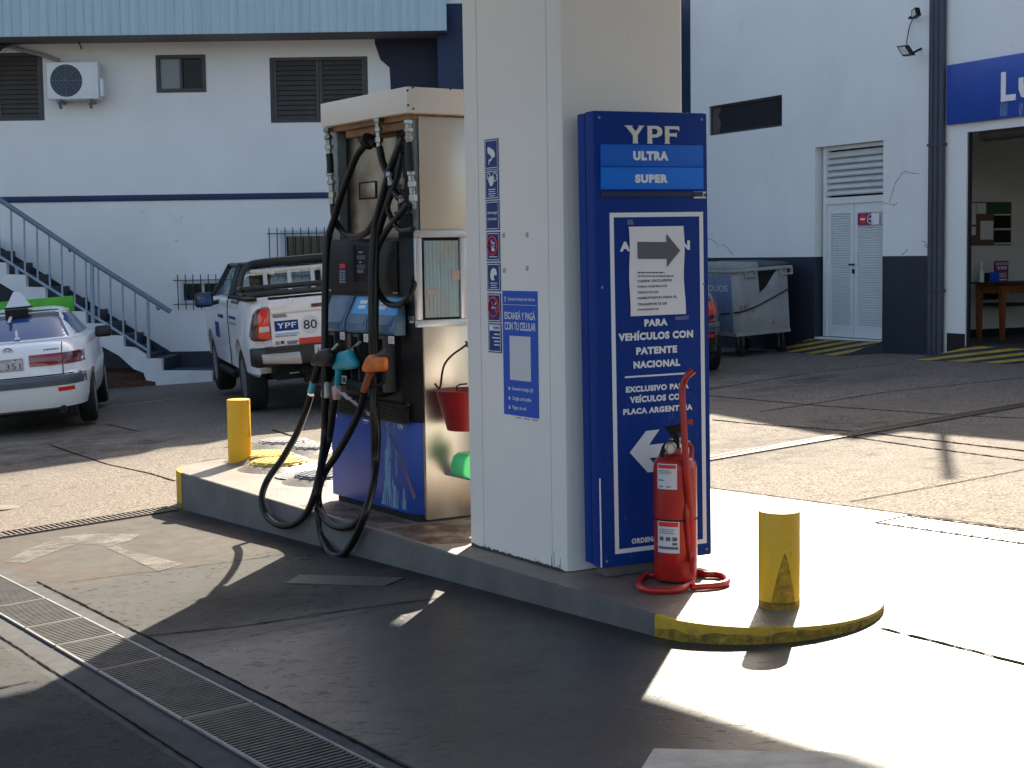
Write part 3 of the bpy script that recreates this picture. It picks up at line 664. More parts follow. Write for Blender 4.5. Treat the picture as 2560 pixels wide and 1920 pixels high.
# ---- air conditioner
ac = rect(L, (114, 155), (247, 247), -.38)
o = thing('air_conditioner', 'white outdoor air conditioner unit on brackets beside the louvred window', 'air conditioner', LW, (ac[0], 0, ac[2]))
cen = L(*px('1', 457, 557), -.38); rr = abs(L(*px('1', 568, 557), -.38).x - cen.x)
mb = MB(); mb.box(ac[0], ac[1], -.375, -.09, ac[2], ac[3], bev=.02, seg=3)
mb.box(ac[1] + .001, ac[1] + .07, -.33, -.2, ac[2] + .04, ac[2] + .33, bev=.02)
mb.build('casing', 'acw', o)
mb = MB()
fp = lambda r, y: [(cen.x + r * math.cos(2 * math.pi * k / 40), y, cen.z + r * math.sin(2 * math.pi * k / 40)) for k in range(40)]
mb.face(fp(rr, -.377)[::-1], 'acg')
for f_ in (.25, .45, .65, .85): mb.tube(fp(rr * f_, -.385), .004, 5, closed=True, m='rail')
for k in range(4):
    a = k * math.pi / 4; mb.tube([(cen.x + rr * math.cos(a), -.386, cen.z + rr * math.sin(a)), (cen.x - rr * math.cos(a), -.386, cen.z - rr * math.sin(a))], .005, 5, m='rail')
mb.build('fan_grille', 'acg', o, recalc=True)
mb = MB(); xg = L(*px('1', 572, 557), -.38).x
mb.box(xg + .02, ac[1] - .05, -.382, -.3755, ac[2] + .07, ac[3] - .08, bev=.003); mb.build('side_panel', 'acw', o)
for xx in (ac[0] + .17, ac[1] - .17):
    mb = MB(); mb.box(xx - .03, xx + .03, -.36, -.001, ac[2] - .05, ac[2] - .005); mb.prism([(-.30, ac[2] - .05), (-.24, ac[2] - .05), (-.18, ac[2] - .12), (-.22, ac[2] - .14)], xx - .02, xx + .02, axis=0); mb.build('bracket', 'galv', o, recalc=True)
# conduit and cables under the eave
o = thing('conduit', 'grey pipe and black cables bunched under the eave at the left', 'conduit', LW, tuple(L(0, 108, -.1)))
mb = MB(); mb.tube([L(*px('1', x, y), v) for x, y, v in ((-120, 260, -.12), (30, 300, -.12), (150, 345, -.12), (310, 385, -.1), (410, 420, -.2))], .035, 8, smooth=5); mb.build('pipe', 'conduit', o, recalc=True)
mb = MB()
mb.tube([L(*px('1', x, y), -.16) for x, y in ((10, 300), (120, 296), (250, 290), (400, 283), (510, 280), (545, 295), (565, 338))], .013, 6, smooth=5)
mb.tube([L(*px('1', x, y), -.15) for x, y in ((-60, 390), (0, 345), (30, 305), (0, 270))], .02, 6, smooth=5)
mb.tube([L(*px('1', x, y), -.17) for x, y in ((-40, 300), (20, 290), (60, 305), (20, 320), (-30, 310))], .03, 6, smooth=5)
mb.build('cable', 'cable', o, recalc=True)

# ============================================================ STAIRCASE
SY = -1.35                                    # its outer face, metres in front of the wall
def T3(x, y, v=SY): return on(LW, px('3', x, y), 1, v)
stc = thing('staircase', 'whitewashed outdoor staircase with blue grey railing along the station wall', 'stairs', LW, tuple(T3(1000, 1280)))
prof = [(1395, 1180), (1066, 1178), (1064, 1100), (965, 1098), (960, 1075), (880, 1025), (815, 1018), (812, 948), (690, 943), (688, 867), (566, 865), (564, 787), (430, 785), (425, 706), (298, 704), (296, 627), (170, 625), (168, 545), (42, 543), (40, 465), (-80, 463), (-82, 385), (-205, 383), (-205, 303), (-330, 300), (-330, 225)]
under = [(-330, 480), (0, 600), (300, 780), (500, 905), (640, 1000), (780, 1075), (880, 1165), (945, 1190), (962, 1240), (1025, 1250), (1025, 1292), (1395, 1268)]
mb = MB(); mb.prism([(T3(x, y).x, T3(x, y).z) for x, y in prof + under], SY, SY + .14); mb.build('stringer', 'stair', stc, recalc=True)
mb = MB(); zz = [(T3(x, y).x, T3(x, y).z) for x, y in prof]
for a, b in zip(zz[:-1], zz[1:]):
    if abs(a[0] - b[0]) > .1: mb.box(min(a[0], b[0]), max(a[0], b[0]), SY + .141, -.01, a[1] - .3, a[1] - .004)
mb.build('steps', 'dado', stc)
mb = MB(); b0, b1 = T3(690, 1195), T3(960, 1300)
mb.box(b0.x - .6, b1.x + .1, SY + .25, -.02, b1.z - .3, b0.z - .01); mb.box(b0.x - .6, b1.x + .25, SY + .02, SY + .249, b1.z - .3, b1.z + .14); mb.build('brick_base', 'brick', stc)
ry = SY + .07
rp = lambda x, y: T3(x, y, ry)
mb = MB(); mb.tube([rp(-300, -146), rp(0, 52), rp(480, 376), rp(560, 432), rp(1122, 788)], .042, 8); mb.build('handrail', 'rail', stc, recalc=True)
mb = MB(); mb.tube([rp(-300, 232), rp(0, 426), rp(978, 1046)], .022, 8); mb.build('lower_rail', 'balu', stc, recalc=True)
bx = [-10, 72, 158, 242, 322, 404, 486, 563, 645, 725, 806, 888, 972]
for x in bx:
    yt = 52 + x * .667; yb = 426 + x * .634
    if x == 972: yb = 1095
    mb = MB(); mb.tube([rp(x, yt), rp(x + 7, yb)], .016 if x < 972 else .026, 8); mb.build('baluster', 'balu', stc, recalc=True)
mb = MB(); mb.tube([rp(604, 450), rp(612, 870)], .034, 8); mb.build('newel_post', 'balu', stc, recalc=True)
for x in (110,):
    mb = MB(); mb.tube([rp(x, 490), rp(x + 2, 545)], .03, 8); mb.build('foot_post', 'balu', stc, recalc=True)
for x, y in ((450, 372), (1030, 755)):
    mb = MB(); p = rp(x, y); mb.tube([p, p + Vector((.02, 0, -.05)), p + Vector((.06, .0, -.02))], .015, 6); mb.build('rail_bracket', 'bars', stc, recalc=True)

# ============================================================ SERVICE BUILDING (right)
def W(x, y, v=0.0): return on(RW, (x, y), 1, v)
svc = thing('service_building', 'white service building with dark dado, louvred door and open garage', 'building', RW)
gx0 = W(2415, 600).x; zop = W(2415, 331).z; zfl = W(2435, 866).z
dh = (W(2037, 600).x, W(2207, 600).x, W(2207, 853).z, W(2207, 350).z, .2)
wh = rect(W, (1772, 268), (1955, 338)); ww = [W(1772, 266), W(1955, 237), W(1955, 316), W(1772, 339)]
wh = ((ww[0].x + ww[3].x) / 2, (ww[1].x + ww[2].x) / 2, (ww[2].z + ww[3].z) / 2, (ww[0].z + ww[1].z) / 2, .1)
gh = (gx0, 6.2, -1.6, zop, .08)
WT = 4.89
mb = MB(); wall_grid(mb, -6.95, 7.4, -1.6, WT, [dh, wh, gh]); mb.build('wall', 'wallr', svc)
mb = MB(); mb.prism([(-6.95, 4.89), (-6.95, 5.95), (-4.2, 5.6), (-3.2, 5.3), (-3.1, 5.22), (-2, 5.49), (-1.0, 5.72), (-.98, 5.18), (7.4, 5.0), (7.4, 4.89)], .0004, 7.5); mb.build('roof', 'wallr', svc, recalc=True)
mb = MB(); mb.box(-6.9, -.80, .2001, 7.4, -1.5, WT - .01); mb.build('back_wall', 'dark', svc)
zd = W(2260, 640).z
mb = MB(); nx = W(1727, 300).x
for a, b in ((nx, dh[0] - .0), (dh[1], W(2326, 700).x + .14)): mb.box(a, b, -.005, -.0005, -1.5, zd)
mb.box(dh[0] + .0005, dh[0] + .005, 0.0, .19, dh[2], zd)
mb.build('dado', 'dado', svc)
mb = MB(); mb.box(-6.9, nx, -.012, -.0006, -1.5, 5.55); mb.build('navy_strip', 'navy', svc)
jx = W(2370, 600).x
mb = MB(); mb.box(jx, gx0, -.006, -.0007, -1.5, W(2400, 834).z); mb.build('black_base', 'dark', svc)
mb = MB(); mb.box(gx0 - .004, gx0 + .03, .02, .06, zfl - .1, zop - .002); mb.build('door_track', 'dark', svc)
# window
x0, x1_, z0, z1, _ = wh
mb = MB(); t_ = .03
mb.box(x0 + .001, x0 + t_, .03, .08, z0 + .001, z1 - .001); mb.box(x1_ - t_, x1_ - .001, .03, .08, z0 + .001, z1 - .001); mb.box(x0 + t_, x1_ - t_, .03, .08, z0 + .001, z0 + t_); mb.box(x0 + t_, x1_ - t_, .03, .08, z1 - t_, z1 - .001)
wo = mb.build('window', 'frame', svc)
mb = MB(); mb.box(x0 + t_, x1_ - t_, .06, .066, z0 + t_, z1 - t_); mb.build('pane', 'glass', wo)
mb = MB(); mb.prism([(x0 + t_, z0 + t_), (x0 + .22, z0 + t_), (x0 + .25, z0 + .16), (x0 + .19, z0 + .3), (x0 + .26, z0 + .38), (x0 + .24, z1 - t_), (x0 + t_, z1 - t_)], .05, .058); mb.build('curtain', 'louvre', wo, recalc=True)
# louvred double door with transom
dx0, dx1 = W(2063, 600, .12).x, dh[1] - .003; zt0, zt1 = W(2130, 497, .12).z, dh[3] - .003; zdb = dh[2] + .012
mb = MB(); y0 = .12
mb.box(dx0 - .02, dx0 + .05, y0 - .02, y0 + .06, zdb, zt1); mb.box(dx0 + .05, dx1, y0 - .02, y0 + .06, zt0 - .06, zt0 + .03); mb.box(dx0 + .05, dx1, y0 - .02, y0 + .06, zt1 - .05, zt1)
do = mb.build('door', 'doorp', svc)
mb = MB(); nz = 7
for k in range(nz):
    zz = zt0 + .06 + (k + .5) * (zt1 - zt0 - .13) / nz
    mb.box(dx0 + .05, dx1, -.055, .055, -.012, .012, M=Matrix.Translation((0, y0 + .03, zz)) @ Matrix.Rotation(R(40), 4, 'X'))
mb.build('transom_louvre', 'doorp', do)
xm = W(2135, 600, .12).x
for a, b in ((dx0 + .052, xm - .006), (xm + .006, dx1)):
    mb = MB(); f_ = .07
    mb.box(a, a + f_, y0, y0 + .04, zdb, zt0 - .062); mb.box(b - f_, b, y0, y0 + .04, zdb, zt0 - .062); mb.box(a + f_, b - f_, y0, y0 + .04, zdb, zdb + .15); mb.box(a + f_, b - f_, y0, y0 + .04, zt0 - .062 - .13, zt0 - .062)
    n_ = 46; h = (zt0 - .192 - zdb - .15) / n_
    for k in range(n_):
        zz = zdb + .15 + (k + .5) * h
        mb.box(a + f_, b - f_, -.02, .02, -.003, .003, M=Matrix.Translation((0, y0 + .022, zz)) @ Matrix.Rotation(R(50), 4, 'X'))
    mb.build('door_leaf', 'doorp', do)
mb = MB(); lk = W(2137, 667, y0); mb.box(xm - .02, xm + .02, y0 - .02, y0 - .001, lk.z - .09, lk.z - .03, bev=.004); mb.tube([(xm - .045, y0 - .05, lk.z + .03), (xm + .045, y0 - .05, lk.z + .03)], .012, 8); mb.tube([(xm, y0 - .05, lk.z + .03), (xm, y0, lk.z + .03)], .012, 8); mb.build('door_lock', 'black', do, recalc=True)
s0, s1 = W(2144, 534, y0 - .006), W(2198, 561, y0 - .006)
mb = MB(); xmid = s0.x + (s1.x - s0.x) * .64
mb.box(s0.x, xmid, y0 - .006, y0 - .002, s1.z, s0.z, m='purple'); mb.box(xmid, s1.x, y0 - .006, y0 - .002, s1.z, s0.z, m='white')
q = (s0.z - s1.z); yy = y0 - .0085
circ = lambda cx, cz, r, n_=20: [(cx + r * math.cos(-2 * math.pi * k / n_), yy, cz + r * math.sin(-2 * math.pi * k / n_)) for k in range(n_)]
mb.face(circ(s0.x + .11, s1.z + q / 2, .065)[::-1], 'red'); yy -= .002
mb.face([(s0.x + .065, yy, s1.z + q / 2 - .012), (s0.x + .155, yy, s1.z + q / 2 - .012), (s0.x + .155, yy, s1.z + q / 2 + .012), (s0.x + .065, yy, s1.z + q / 2 + .012)], 'white')
mb.tube(circ(s0.x + .27, s1.z + q / 2, .06), .006, 5, closed=True, m='white')
mb.box(s0.x + .235, s0.x + .305, yy, yy + .002, s1.z + q / 2 - .008, s1.z + q / 2 + .008, m='white')
mb.build('door_sticker', 'purple', do)
# plaster cracks
for pts in ([('r4', 180, 1535), ('r4', 215, 1545), ('r4', 252, 1585)], [('r4', 265, 1572), ('r4', 300, 1588), ('r4', 338, 1635)], [('r4', 1306, 1308), ('r4', 1350, 1310), ('r4', 1375, 1320), ('r4', 1392, 1305)], [('r4', 1445, 1098), ('r4', 1418, 1130), ('r4', 1385, 1175), ('r4', 1365, 1240), ('r4', 1350, 1300)], [('r4', 1445, 1098), ('r4', 1480, 1112), ('r4', 1530, 1112)], [('r4', 1420, 1640), ('r4', 1465, 1605)], [('r4', 1550, 1550), ('r4', 1580, 1560), ('r4', 1600, 1600), ('r4', 1570, 1580)]):
    P = catmull([W(*px(*p), -.001) for p in pts], 5)
    for i, p in enumerate(P): P[i] = p + Vector((random.uniform(-.01, .01), 0, random.uniform(-.008, .008)))
    mb = MB(); mb.tube(P, lambda t: .0018 + .003 * abs(math.sin(t * 11)), 4); mb.build('wall_crack', 'crack', svc, recalc=True)
# garage interior: side wall seen through the opening
IX = -.75; mb = MB(); zi = zop + .35
mb.face([(IX, .08, zfl - .2), (IX, 6.5, zfl - .2), (IX, 6.5, zi), (IX, .08, zi)]); mb.face([(IX, 6.5, zfl - .2), (6.9, 6.5, zfl - .2), (6.9, 6.5, zi), (IX, 6.5, zi)]); mb.face([(IX, .081, zfl - .2), (gx0, .081, zfl - .2), (gx0, .081, zi), (IX, .081, zi)]); mb.face([(6.9, 6.5, zfl - .2), (6.9, .06, zfl - .2), (6.9, .06, zi), (6.9, 6.5, zi)]); mb.face([(IX, .06, zi), (IX, 6.5, zi), (6.9, 6.5, zi), (6.9, .06, zi)])
mb.build('interior_wall', 'inwall', svc)
mb = MB(); mb.face([(gx0 + .001, -.02, zfl), (6.9, -.02, zfl), (6.9, 6.5, zfl), (IX, 6.5, zfl), (IX, .085, zfl), (gx0 + .001, .085, zfl)]); mb.build('garage_floor', 'infloor', svc)
mb = MB(); sk_z = on(RW, px('i', 300, 1395), 0, IX).z; mb.box(IX + .001, IX + .012, .09, 6.4, zfl, sk_z); mb.build('skirting', 'dark', svc)
mb = MB(); mb.tube([(gx0 + .06, .24, zop - .0), (6.8, .24, zop - .0)], .11, 14); mb.build('shutter_roll', 'louvre', svc, recalc=True)
# garage name board
o = thing('shop_sign', 'blue wall sign with white letters Lu above the open garage', 'sign', RW, tuple(W(2366, 310)))
g0, g1 = W(2367, 161, -.06), W(2367, 310, -.06); zt_, zb_ = (g0.z + W(2560, 134, -.06).z) / 2, (g1.z + W(2560, 292, -.06).z) / 2
mb = MB(); mb.box(g0.x, 6.4, -.06, -.001, zb_, zt_, bev=.006); mb.build('board', 'gsign', o)
l0 = W(*px('f', 1398, 1175), -.062); l1 = W(*px('f', 1570, 840), -.062); th = W(*px('f', 1452, 1000), -.062).x - l0.x
mb = MB(); mb.prism([(l0.x, l0.z), (l1.x, l0.z), (l1.x, l0.z + th), (l0.x + th, l0.z + th), (l0.x + th, l1.z + .03), (l0.x, l1.z + .03)], -.072, -.0605)
u0 = W(*px('f', 1602, 1100), -.062).x; H_ = (l1.z - l0.z) * .8
mb.prism([(u0, l0.z + H_), (u0, l0.z + .12), (u0 + .04, l0.z + .03), (u0 + .14, l0.z), (u0 + .3, l0.z), (u0 + .4, l0.z + .03), (u0 + .44, l0.z + .12), (u0 + .44, l0.z + H_), (u0 + .44 - th, l0.z + H_), (u0 + .44 - th, l0.z + .17), (u0 + .28, l0.z + th), (u0 + .16, l0.z + th), (u0 + th, l0.z + .17), (u0 + th, l0.z + H_)], -.072, -.0605)
mb.build('lettering', 'white', o, recalc=True)
mb = MB()
for x in (1400, 1440, 1620):
    p, q = W(*px('f', x - 18, 1340), -.0615), W(*px('f', x + 30, 1180), -.0615); mb.face([(p.x, -.0612, p.z), (q.x, -.0612, p.z), (q.x, -.0612, q.z), (p.x, -.0612, q.z)])
mb.build('drip_streaks', 'streak', o)
# vent pipes
pxs = [W(x, 880, -.05).x for x in (2326, 2338, 2350)]; pw = (pxs[1] - pxs[0]) * .49
for x, lb in zip(pxs, ('left of the three dark vent pipes, beside the dado', 'middle one of the three dark vent pipes on the wall corner', 'right of the three dark vent pipes, beside the garage jamb')):
    o = thing('vent_pipe', lb, 'pipe', RW, (x, -.055, W(2330, 884).z), 'vent pipes on the wall corner')
    top_ = 6.55 if x == pxs[0] else 4.85; mb = MB(); mb.lathe([(pw, W(2330, 884).z - .1), (pw, top_), (.01, top_)], (x, -.055, 0), 14); mb.build('pipe', 'pipe', o, recalc=True)
    mb = MB()
    for z in (.8, 2.6, 4.4): mb.box(x - pw * 1.02, x + pw * 1.02, -.055 - pw * 1.06, -.001, z, z + .03)
    mb.build('clip', 'pipe', o)
# floodlights
def flood(k, quad, arm, label, dpt):
    P = [W(*px(k, *q), dpt) for q in quad]; c = sum(P, Vector()) / len(P)
    o = thing('floodlight', label, 'floodlight', RW, tuple(W(*px(k, *arm), 0)))
    ux = (P[1] - P[0]).normalized(); uz = (P[0] - P[3]).normalized(); n = ux.cross(uz).normalized()
    if n.y > 0: n = -n
    mb = MB(); B = [p - n * .05 for p in P]; F = [p + n * .02 for p in P]
    mb.grid([[c - n * .07 + (p - c) * .6 for p in P], B, F, [c + n * .02 + (p - c) * .75 for p in P]], True, 'black'); mb.build('housing', 'black', o, recalc=True)
    mb = MB(); mb.face([c + n * .021 + (p - c) * .76 for p in P]); mb.build('lens', 'lens', o, recalc=True)
    mb = MB(); mb.tube([c - n * .05, Vector((W(*px(k, *arm), 0).x, dpt * .5, c.z - .02)), W(*px(k, *arm), 0)], .015, 8, smooth=4); mb.build('arm', 'black', o, recalc=True)
    return o
o = flood('f', ((205, 535), (300, 520), (375, 632), (275, 650)), (475, 560), 'black floodlight on a long arm, tilted down beside the vent pipes', -.42)
mb = MB(); mb.tube([W(*px('f', x, y), v) for x, y, v in ((375, 225, -.1), (340, 310, -.05), (318, 420, -.05), (308, 500, -.2), (350, 555, -.3))], .007, 6, smooth=6); mb.build('cable', 'cable', o, recalc=True)
flood('f', ((372, 125), (418, 85), (440, 175), (375, 215)), (425, 200), 'small floodlight seen edge on, high on the service wall', -.25)
# ramps
def ramp_obj(name, label, C, na, phase, sp, wd, shear):
    c0 = sum(C, Vector()) / 4
    o = thing(name, label, 'ramp', Matrix.Translation(c0)); I = o.matrix_world.inverted(); bl, br_, tr_, tl = [I @ p for p in C]
    f = lambda u, v, dz=0: bl.lerp(br_, u).lerp(tl.lerp(tr_, u), v) + Vector((0, 0, dz))
    mb = MB(); mb.grid([[f(u / 6, v) for u in range(7)] for v in (0, 1)])
    d = Vector((0, 0, -.5))
    for a, b in ((bl, br_), (br_, tr_), (tr_, tl), (tl, bl)): mb.face([a, b, b + d, a + d])
    mb.build('slope', 'dado', o, recalc=True)
    mb = MB()
    for k in range(-na, na):
        rows = []
        for v in [i / 16 for i in range(17)]:
            u0 = phase + k * sp + shear * v; u1 = u0 + wd
            u0, u1 = max(0, min(1, u0)), max(0, min(1, u1))
            if u1 - u0 > .002: rows.append([f(u0, v, .004), f(u1, v, .004)])
        if len(rows) > 1: mb.grid(rows)
    mb.build('yellow_stripes', 'rampyel', o, recalc=True)
MM['rampyel'] = mat('worn ochre paint', lin('b89a3c'), .65, col2=lin('8f7a34'), ns=5, stains=[((.06, .06, .06), 9, (1, 1, 1), .62, .7, .8)])
RWi = lambda v: RW @ v
ramp_obj('door_ramp', 'small black and yellow striped ramp at the louvred door', [ong(px('r5', 525, 850)), ong(px('r5', 970, 885)), RWi(W(2207, 854, .0)), RWi(W(*px('r5', 765, 768), 0))], 6, .15, .30, .15, .42)
bl = RW.inverted() @ ong(px('r5', 1440, 910)); tl = W(*px('r5', 1860, 826), -.01)
ln = 6.5
ramp_obj('garage_ramp', 'wide black and yellow striped ramp into the open garage', [RWi(bl), RWi(bl + Vector((ln, 0, GK * .448 * ln))), RWi(Vector((tl.x + ln * .9, -.01, zfl + .005))), RWi(Vector((tl.x, -.01, zfl + .005)))], 24, .005, .088, .044, .10)
# notice board, desk, chair and things on it
def IW(k, x, y): return on(RW, px(k, x, y), 0, IX + .024)
n0, n1 = IW('i', 108, 548), IW('i', 397, 838)
o = thing('notice_board', 'brown notice board with pinned papers on the garage wall', 'notice board', RW, tuple(n1))
bxx = lambda mb, a, b, x0_, x1__, m=None: mb.box(x0_, x1__, min(a.y, b.y), max(a.y, b.y), min(a.z, b.z), max(a.z, b.z), m=m)
mb = MB(); bxx(mb, n0, n1, IX + .002, IX + .02); mb.build('board', 'cork', o)
for q, m_ in ((((110, 555), (160, 700)), 'paper'), (((165, 556), (228, 628)), 'paper'), (((192, 675), (276, 800)), 'paper'), (((110, 714), (160, 770)), 'paper'), (((232, 552), (390, 628)), 'dgreen'), (((282, 640), (390, 720)), 'black'), (((282, 742), (390, 820)), 'black')):
    mb = MB(); bxx(mb, IW('i', *q[0]), IW('i', *q[1]), IX + .021, IX + .023); mb.build('pinned_sheet', m_, o)
mb = MB()
for y_ in (634, 731, 826): bxx(mb, IW('i', 282, y_ - 4), IW('i', 393, y_ + 4), IX + .024, IX + .03)
mb.build('white_strips', 'white', o)
lg = [on(RW, px('i', 335, 1475), 2, zfl), on(RW, px('i', 203, 1465), 2, zfl)]
zt_ = on(RW, px('i', 335, 1085), 1, lg[0].y).z
o = thing('desk', 'wooden table with dark top just inside the garage', 'table', RW, tuple(lg[0]))
xa, xb, y_a, y_b = lg[1].x - .10, lg[0].x + .10, lg[0].y - .07, lg[0].y + 1.5
mb = MB(); mb.box(xa, xb, y_a, y_b, zt_ - .03, zt_, bev=.006); mb.build('table_top', 'woodt', o)
mb = MB(); mb.box(xa + .09, xb - .09, y_a + .07, y_a + .09, zt_ - .15, zt_ - .031); mb.box(xb - .11, xb - .09, y_a + .095, y_b - .1, zt_ - .15, zt_ - .031); mb.build('apron', 'wood', o)
for x, y in ((lg[0].x, lg[0].y), (lg[1].x, lg[0].y), (lg[0].x, y_b - .1), (lg[1].x, y_b - .1)):
    mb = MB(); mb.grid([[(x + r * a, y + r * b, z) for a, b in ((-1, -1), (1, -1), (1, 1), (-1, 1))] for r, z in ((.025, zfl), (.036, zt_ - .031))], True, cap=True); mb.build('leg', 'wood', o, recalc=True)
cx, cy = xa - .02, lg[0].y + .55
o = thing('chair', 'black office chair tucked behind the garage table', 'chair', RW, (cx, cy, zfl))
mb = MB(); mb.box(cx - .2, cx + .22, cy - .22, cy + .22, zfl + .42, zfl + .46, bev=.015); mb.build('seat', 'seat', o)
mb = MB(); mb.box(cx - .25, cx - .21, cy - .2, cy + .2, zfl + .50, zfl + .86, bev=.015); mb.build('backrest', 'seat', o)
for sx in (-1, 1):
    mb = MB(); mb.tube([(cx - .23, cy + sx * .2, zfl + .8), (cx - .22, cy + sx * .2, zfl + .42), (cx - .25, cy + sx * .2, zfl)], .014, 8); mb.tube([(cx + .2, cy + sx * .2, zfl + .62), (cx + .2, cy + sx * .2, zfl + .42), (cx + .22, cy + sx * .2, zfl)], .014, 8); mb.build('side_frame', 'blackm', o, recalc=True)
xs_ = lg[1].x + .22; TW = lambda x, y: on(RW, px('i', x, y), 0, xs_)
p0, p1 = TW(283, 1080), TW(378, 942)
o = thing('table_sign', 'plum coloured counter sign with white lettering on the garage table', 'sign', RW, (xs_, p0.y, zt_))
mb = MB(); mb.box(xs_ - .012, xs_, p0.y, p1.y, zt_, p1.z, m='purple'); mb.box(xs_ - .06, xs_ - .0121, p0.y, p1.y, zt_, zt_ + .02, m='purple'); mb.build('panel', 'purple', o)
wd_ = p1.y - p0.y; hh = p1.z - zt_; fr_ = lambda u, v, w_: (w_, u, v)
mb = MB(); mb.text('SOCIOS', p0.y + wd_ * .08, p0.y + wd_ * .92, zt_ + hh * .80, zt_ + hh * .92, xs_ + .002, fr=fr_, bold=.03); mb.text('YPF', p0.y + wd_ * .12, p0.y + wd_ * .9, zt_ + hh * .56, zt_ + hh * .73, xs_ + .002, fr=fr_, bold=.04)
for k in range(3): mb.box(xs_ + .001, xs_ + .002, p0.y + wd_ * .15, p0.y + wd_ * .85, zt_ + hh * (.38 - .08 * k), zt_ + hh * (.41 - .08 * k))
mb.box(xs_ + .001, xs_ + .002, p0.y + wd_ * .12, p0.y + wd_ * .9, zt_ + hh * .07, zt_ + hh * .13); mb.build('lettering', 'white', o)
p2 = TW(198, 1060)
o = thing('bottle', 'tall pale bottle standing at the corner of the garage table', 'bottle', RW, (xs_, p2.y, zt_))
mb = MB(); mb.lathe([(.03, 0), (.032, .01), (.032, .13), (.018, .18), (.014, .22), (.03, .25), (.03, .27), (.004, .275)], (xs_, p2.y, zt_), 14); mb.build('body', 'inwall', o, recalc=True)
o = thing('box', 'small blue box lying against the counter sign on the table', 'box', RW, (xs_ + .04, p0.y - .05, zt_))
mb = MB(); mb.box(xs_ + .01, xs_ + .07, p0.y - .10, p0.y + .02, zt_, zt_ + .13, bev=.004); mb.build('carton', 'pay', o)

# ============================================================ CANOPY
cp = thing('canopy', 'white clad square canopy column standing on the pump island', 'canopy', ISL, (-1.4, .55, 0))
cx0, cx1, cy0, cy1 = -1.81, -.918, .198, .94
mb = MB(); b = .035
pl = [(cx0 + b, cy0), (cx1 - b, cy0), (cx1 - .01, cy0 + .01), (cx1, cy0 + b), (cx1, cy1 - b), (cx1 - b, cy1), (cx0 + b, cy1), (cx0, cy1 - b), (cx0, cy0 + b), (cx0 + .01, cy0 + .01)]
mb.grid([[(x, y, z) for x, y in pl] for z in (.004, 1.0, 2.0, 3.0, 4.2)], True, 'col')
mb.build('column', 'col', cp, recalc=True, ang=25)
colo = bpy.data.objects['column']
mb = MB()
for xx in (cx0 + .155, cx1 - .12): mb.box(xx - .0011, xx + .0011, cy0 - .0012, cy0 + .001, .01, 4.19)
mb.build('cladding_seams', 'seam', colo)
mb = MB()
random.seed(11)
for k in range(16):
    xx = random.uniform(cx0 + .05, cx1 - .06) if k % 3 else random.choice((cx0 + .155, cx1 - .12, cx1 - .06)) + random.uniform(-.02, .02)
    h = random.uniform(.008, .045) * (2.2 if k % 6 == 0 else 1)
    mb.prism([(xx - .002, .006), (xx + .002, .006), (xx + .0008, h), (xx - .0006, h)], cy0 - .0012, cy0 + .0005)
rag = [(cx0 + .03 + i * (cx1 - cx0 - .06) / 60, .006 + (random.uniform(.003, .012))) for i in range(61)]
mb.prism([(cx0 + .03, .0045)] + rag + [(cx1 - .03, .0045)], cy0 - .0013, cy0 + .0005)
mb.build('base_grime', 'drip', colo, recalc=True)
mb = MB(); mb.box(-5.7, 9.5, -3.1, 4.12, 4.2, 4.85, bev=.02); mb.build('canopy_roof', 'roof', cp)
# ============================================================ FUEL DISPENSER
XE = -2.525
def D(k, x, y, v=.30): return on(ISL, px(k, x, y), 1, v)
def E_(k, x, y, v=XE): return on(ISL, px(k, x, y), 0, v)
fd = thing('fuel_dispenser', 'tall grey fuel pump with black head and blue skirt on the island', 'fuel pump', ISL, (-3.05, .58, 0))
cl, cr = D('p', 801, 290, .255).x, D('p', 1017, 250, .255).x
ct, cb = D('p', 1015, 216, .255).z, D('p', 1018, 281, .255).z
mb = MB(); mb.box(cl, cr, .255, .92, cb, ct, bev=.006); cap = mb.build('top_cap', 'cream', fd)
mb = MB()
for k, x, y in (('2', 1355, 757), ('2', 1682, 768), ('2', 1311, 782), ('2', 1315, 908), ('2', 1360, 940)):
    p = E_(k, x, y, cr + .002); mb.lathe([(.006, -.002), (.006, .003), (.001, .004)], M=Matrix.Translation((cr, p.y, p.z)) @ Matrix.Rotation(R(90), 4, 'Y'), seg=10)
mb.build('rivets', 'black', cap, recalc=True)
mb = MB(); mb.box(cl + .05, cr - .05, .30, .88, cb - .03, cb - .001, m='rust')
for yy, zz in ((.33, .035), (.40, .06), (.47, .085)): mb.box(cl + .12 + yy * .2, cr - .08, yy, yy + .05, cb - zz - .04, cb - zz + .03, m='rust')
mb.build('roof_beams', 'rust', fd)
hz1, hz0 = D('5', 340, 1062).z, D('5', 340, 1455).z      # head top / bottom
bl_, br_ = D('5', 165, 700, .40).x, D('5', 600, 700, .40).x
mb = MB(); mb.box(bl_ - .02, br_ + .05, .40, .43, hz1 - .02, cb - .02, m='steelold'); bp = mb.build('back_plate', 'steelold', fd)
a, b = D('5', 320, 690, .398), D('5', 430, 787, .398)
mb = MB(); mb.box(a.x, b.x, .394, .3995, b.z, a.z, bev=.002); mb.build('hatch', 'steelold', bp)
mb = MB()
for p, q in (((a.x, a.z), (b.x, a.z)), ((a.x, b.z), (b.x, b.z))): mb.box(p[0] - .004, q[0] + .004, .392, .3995, p[1] - .004, p[1] + .004)
for xx in (a.x, b.x): mb.box(xx - .004, xx + .004, .392, .3995, b.z, a.z)
mb.build('hatch_gap', 'blackm', bp)
for k, x, y in (('5', 190, 897), ('5', 195, 935), ('5', 560, 890)): mb = MB(); q = D(k, x, y, .398); mb.box(q.x - .015, q.x + .015, .395, .3995, q.z - .006, q.z + .006); mb.build('slot', 'blackm', bp)
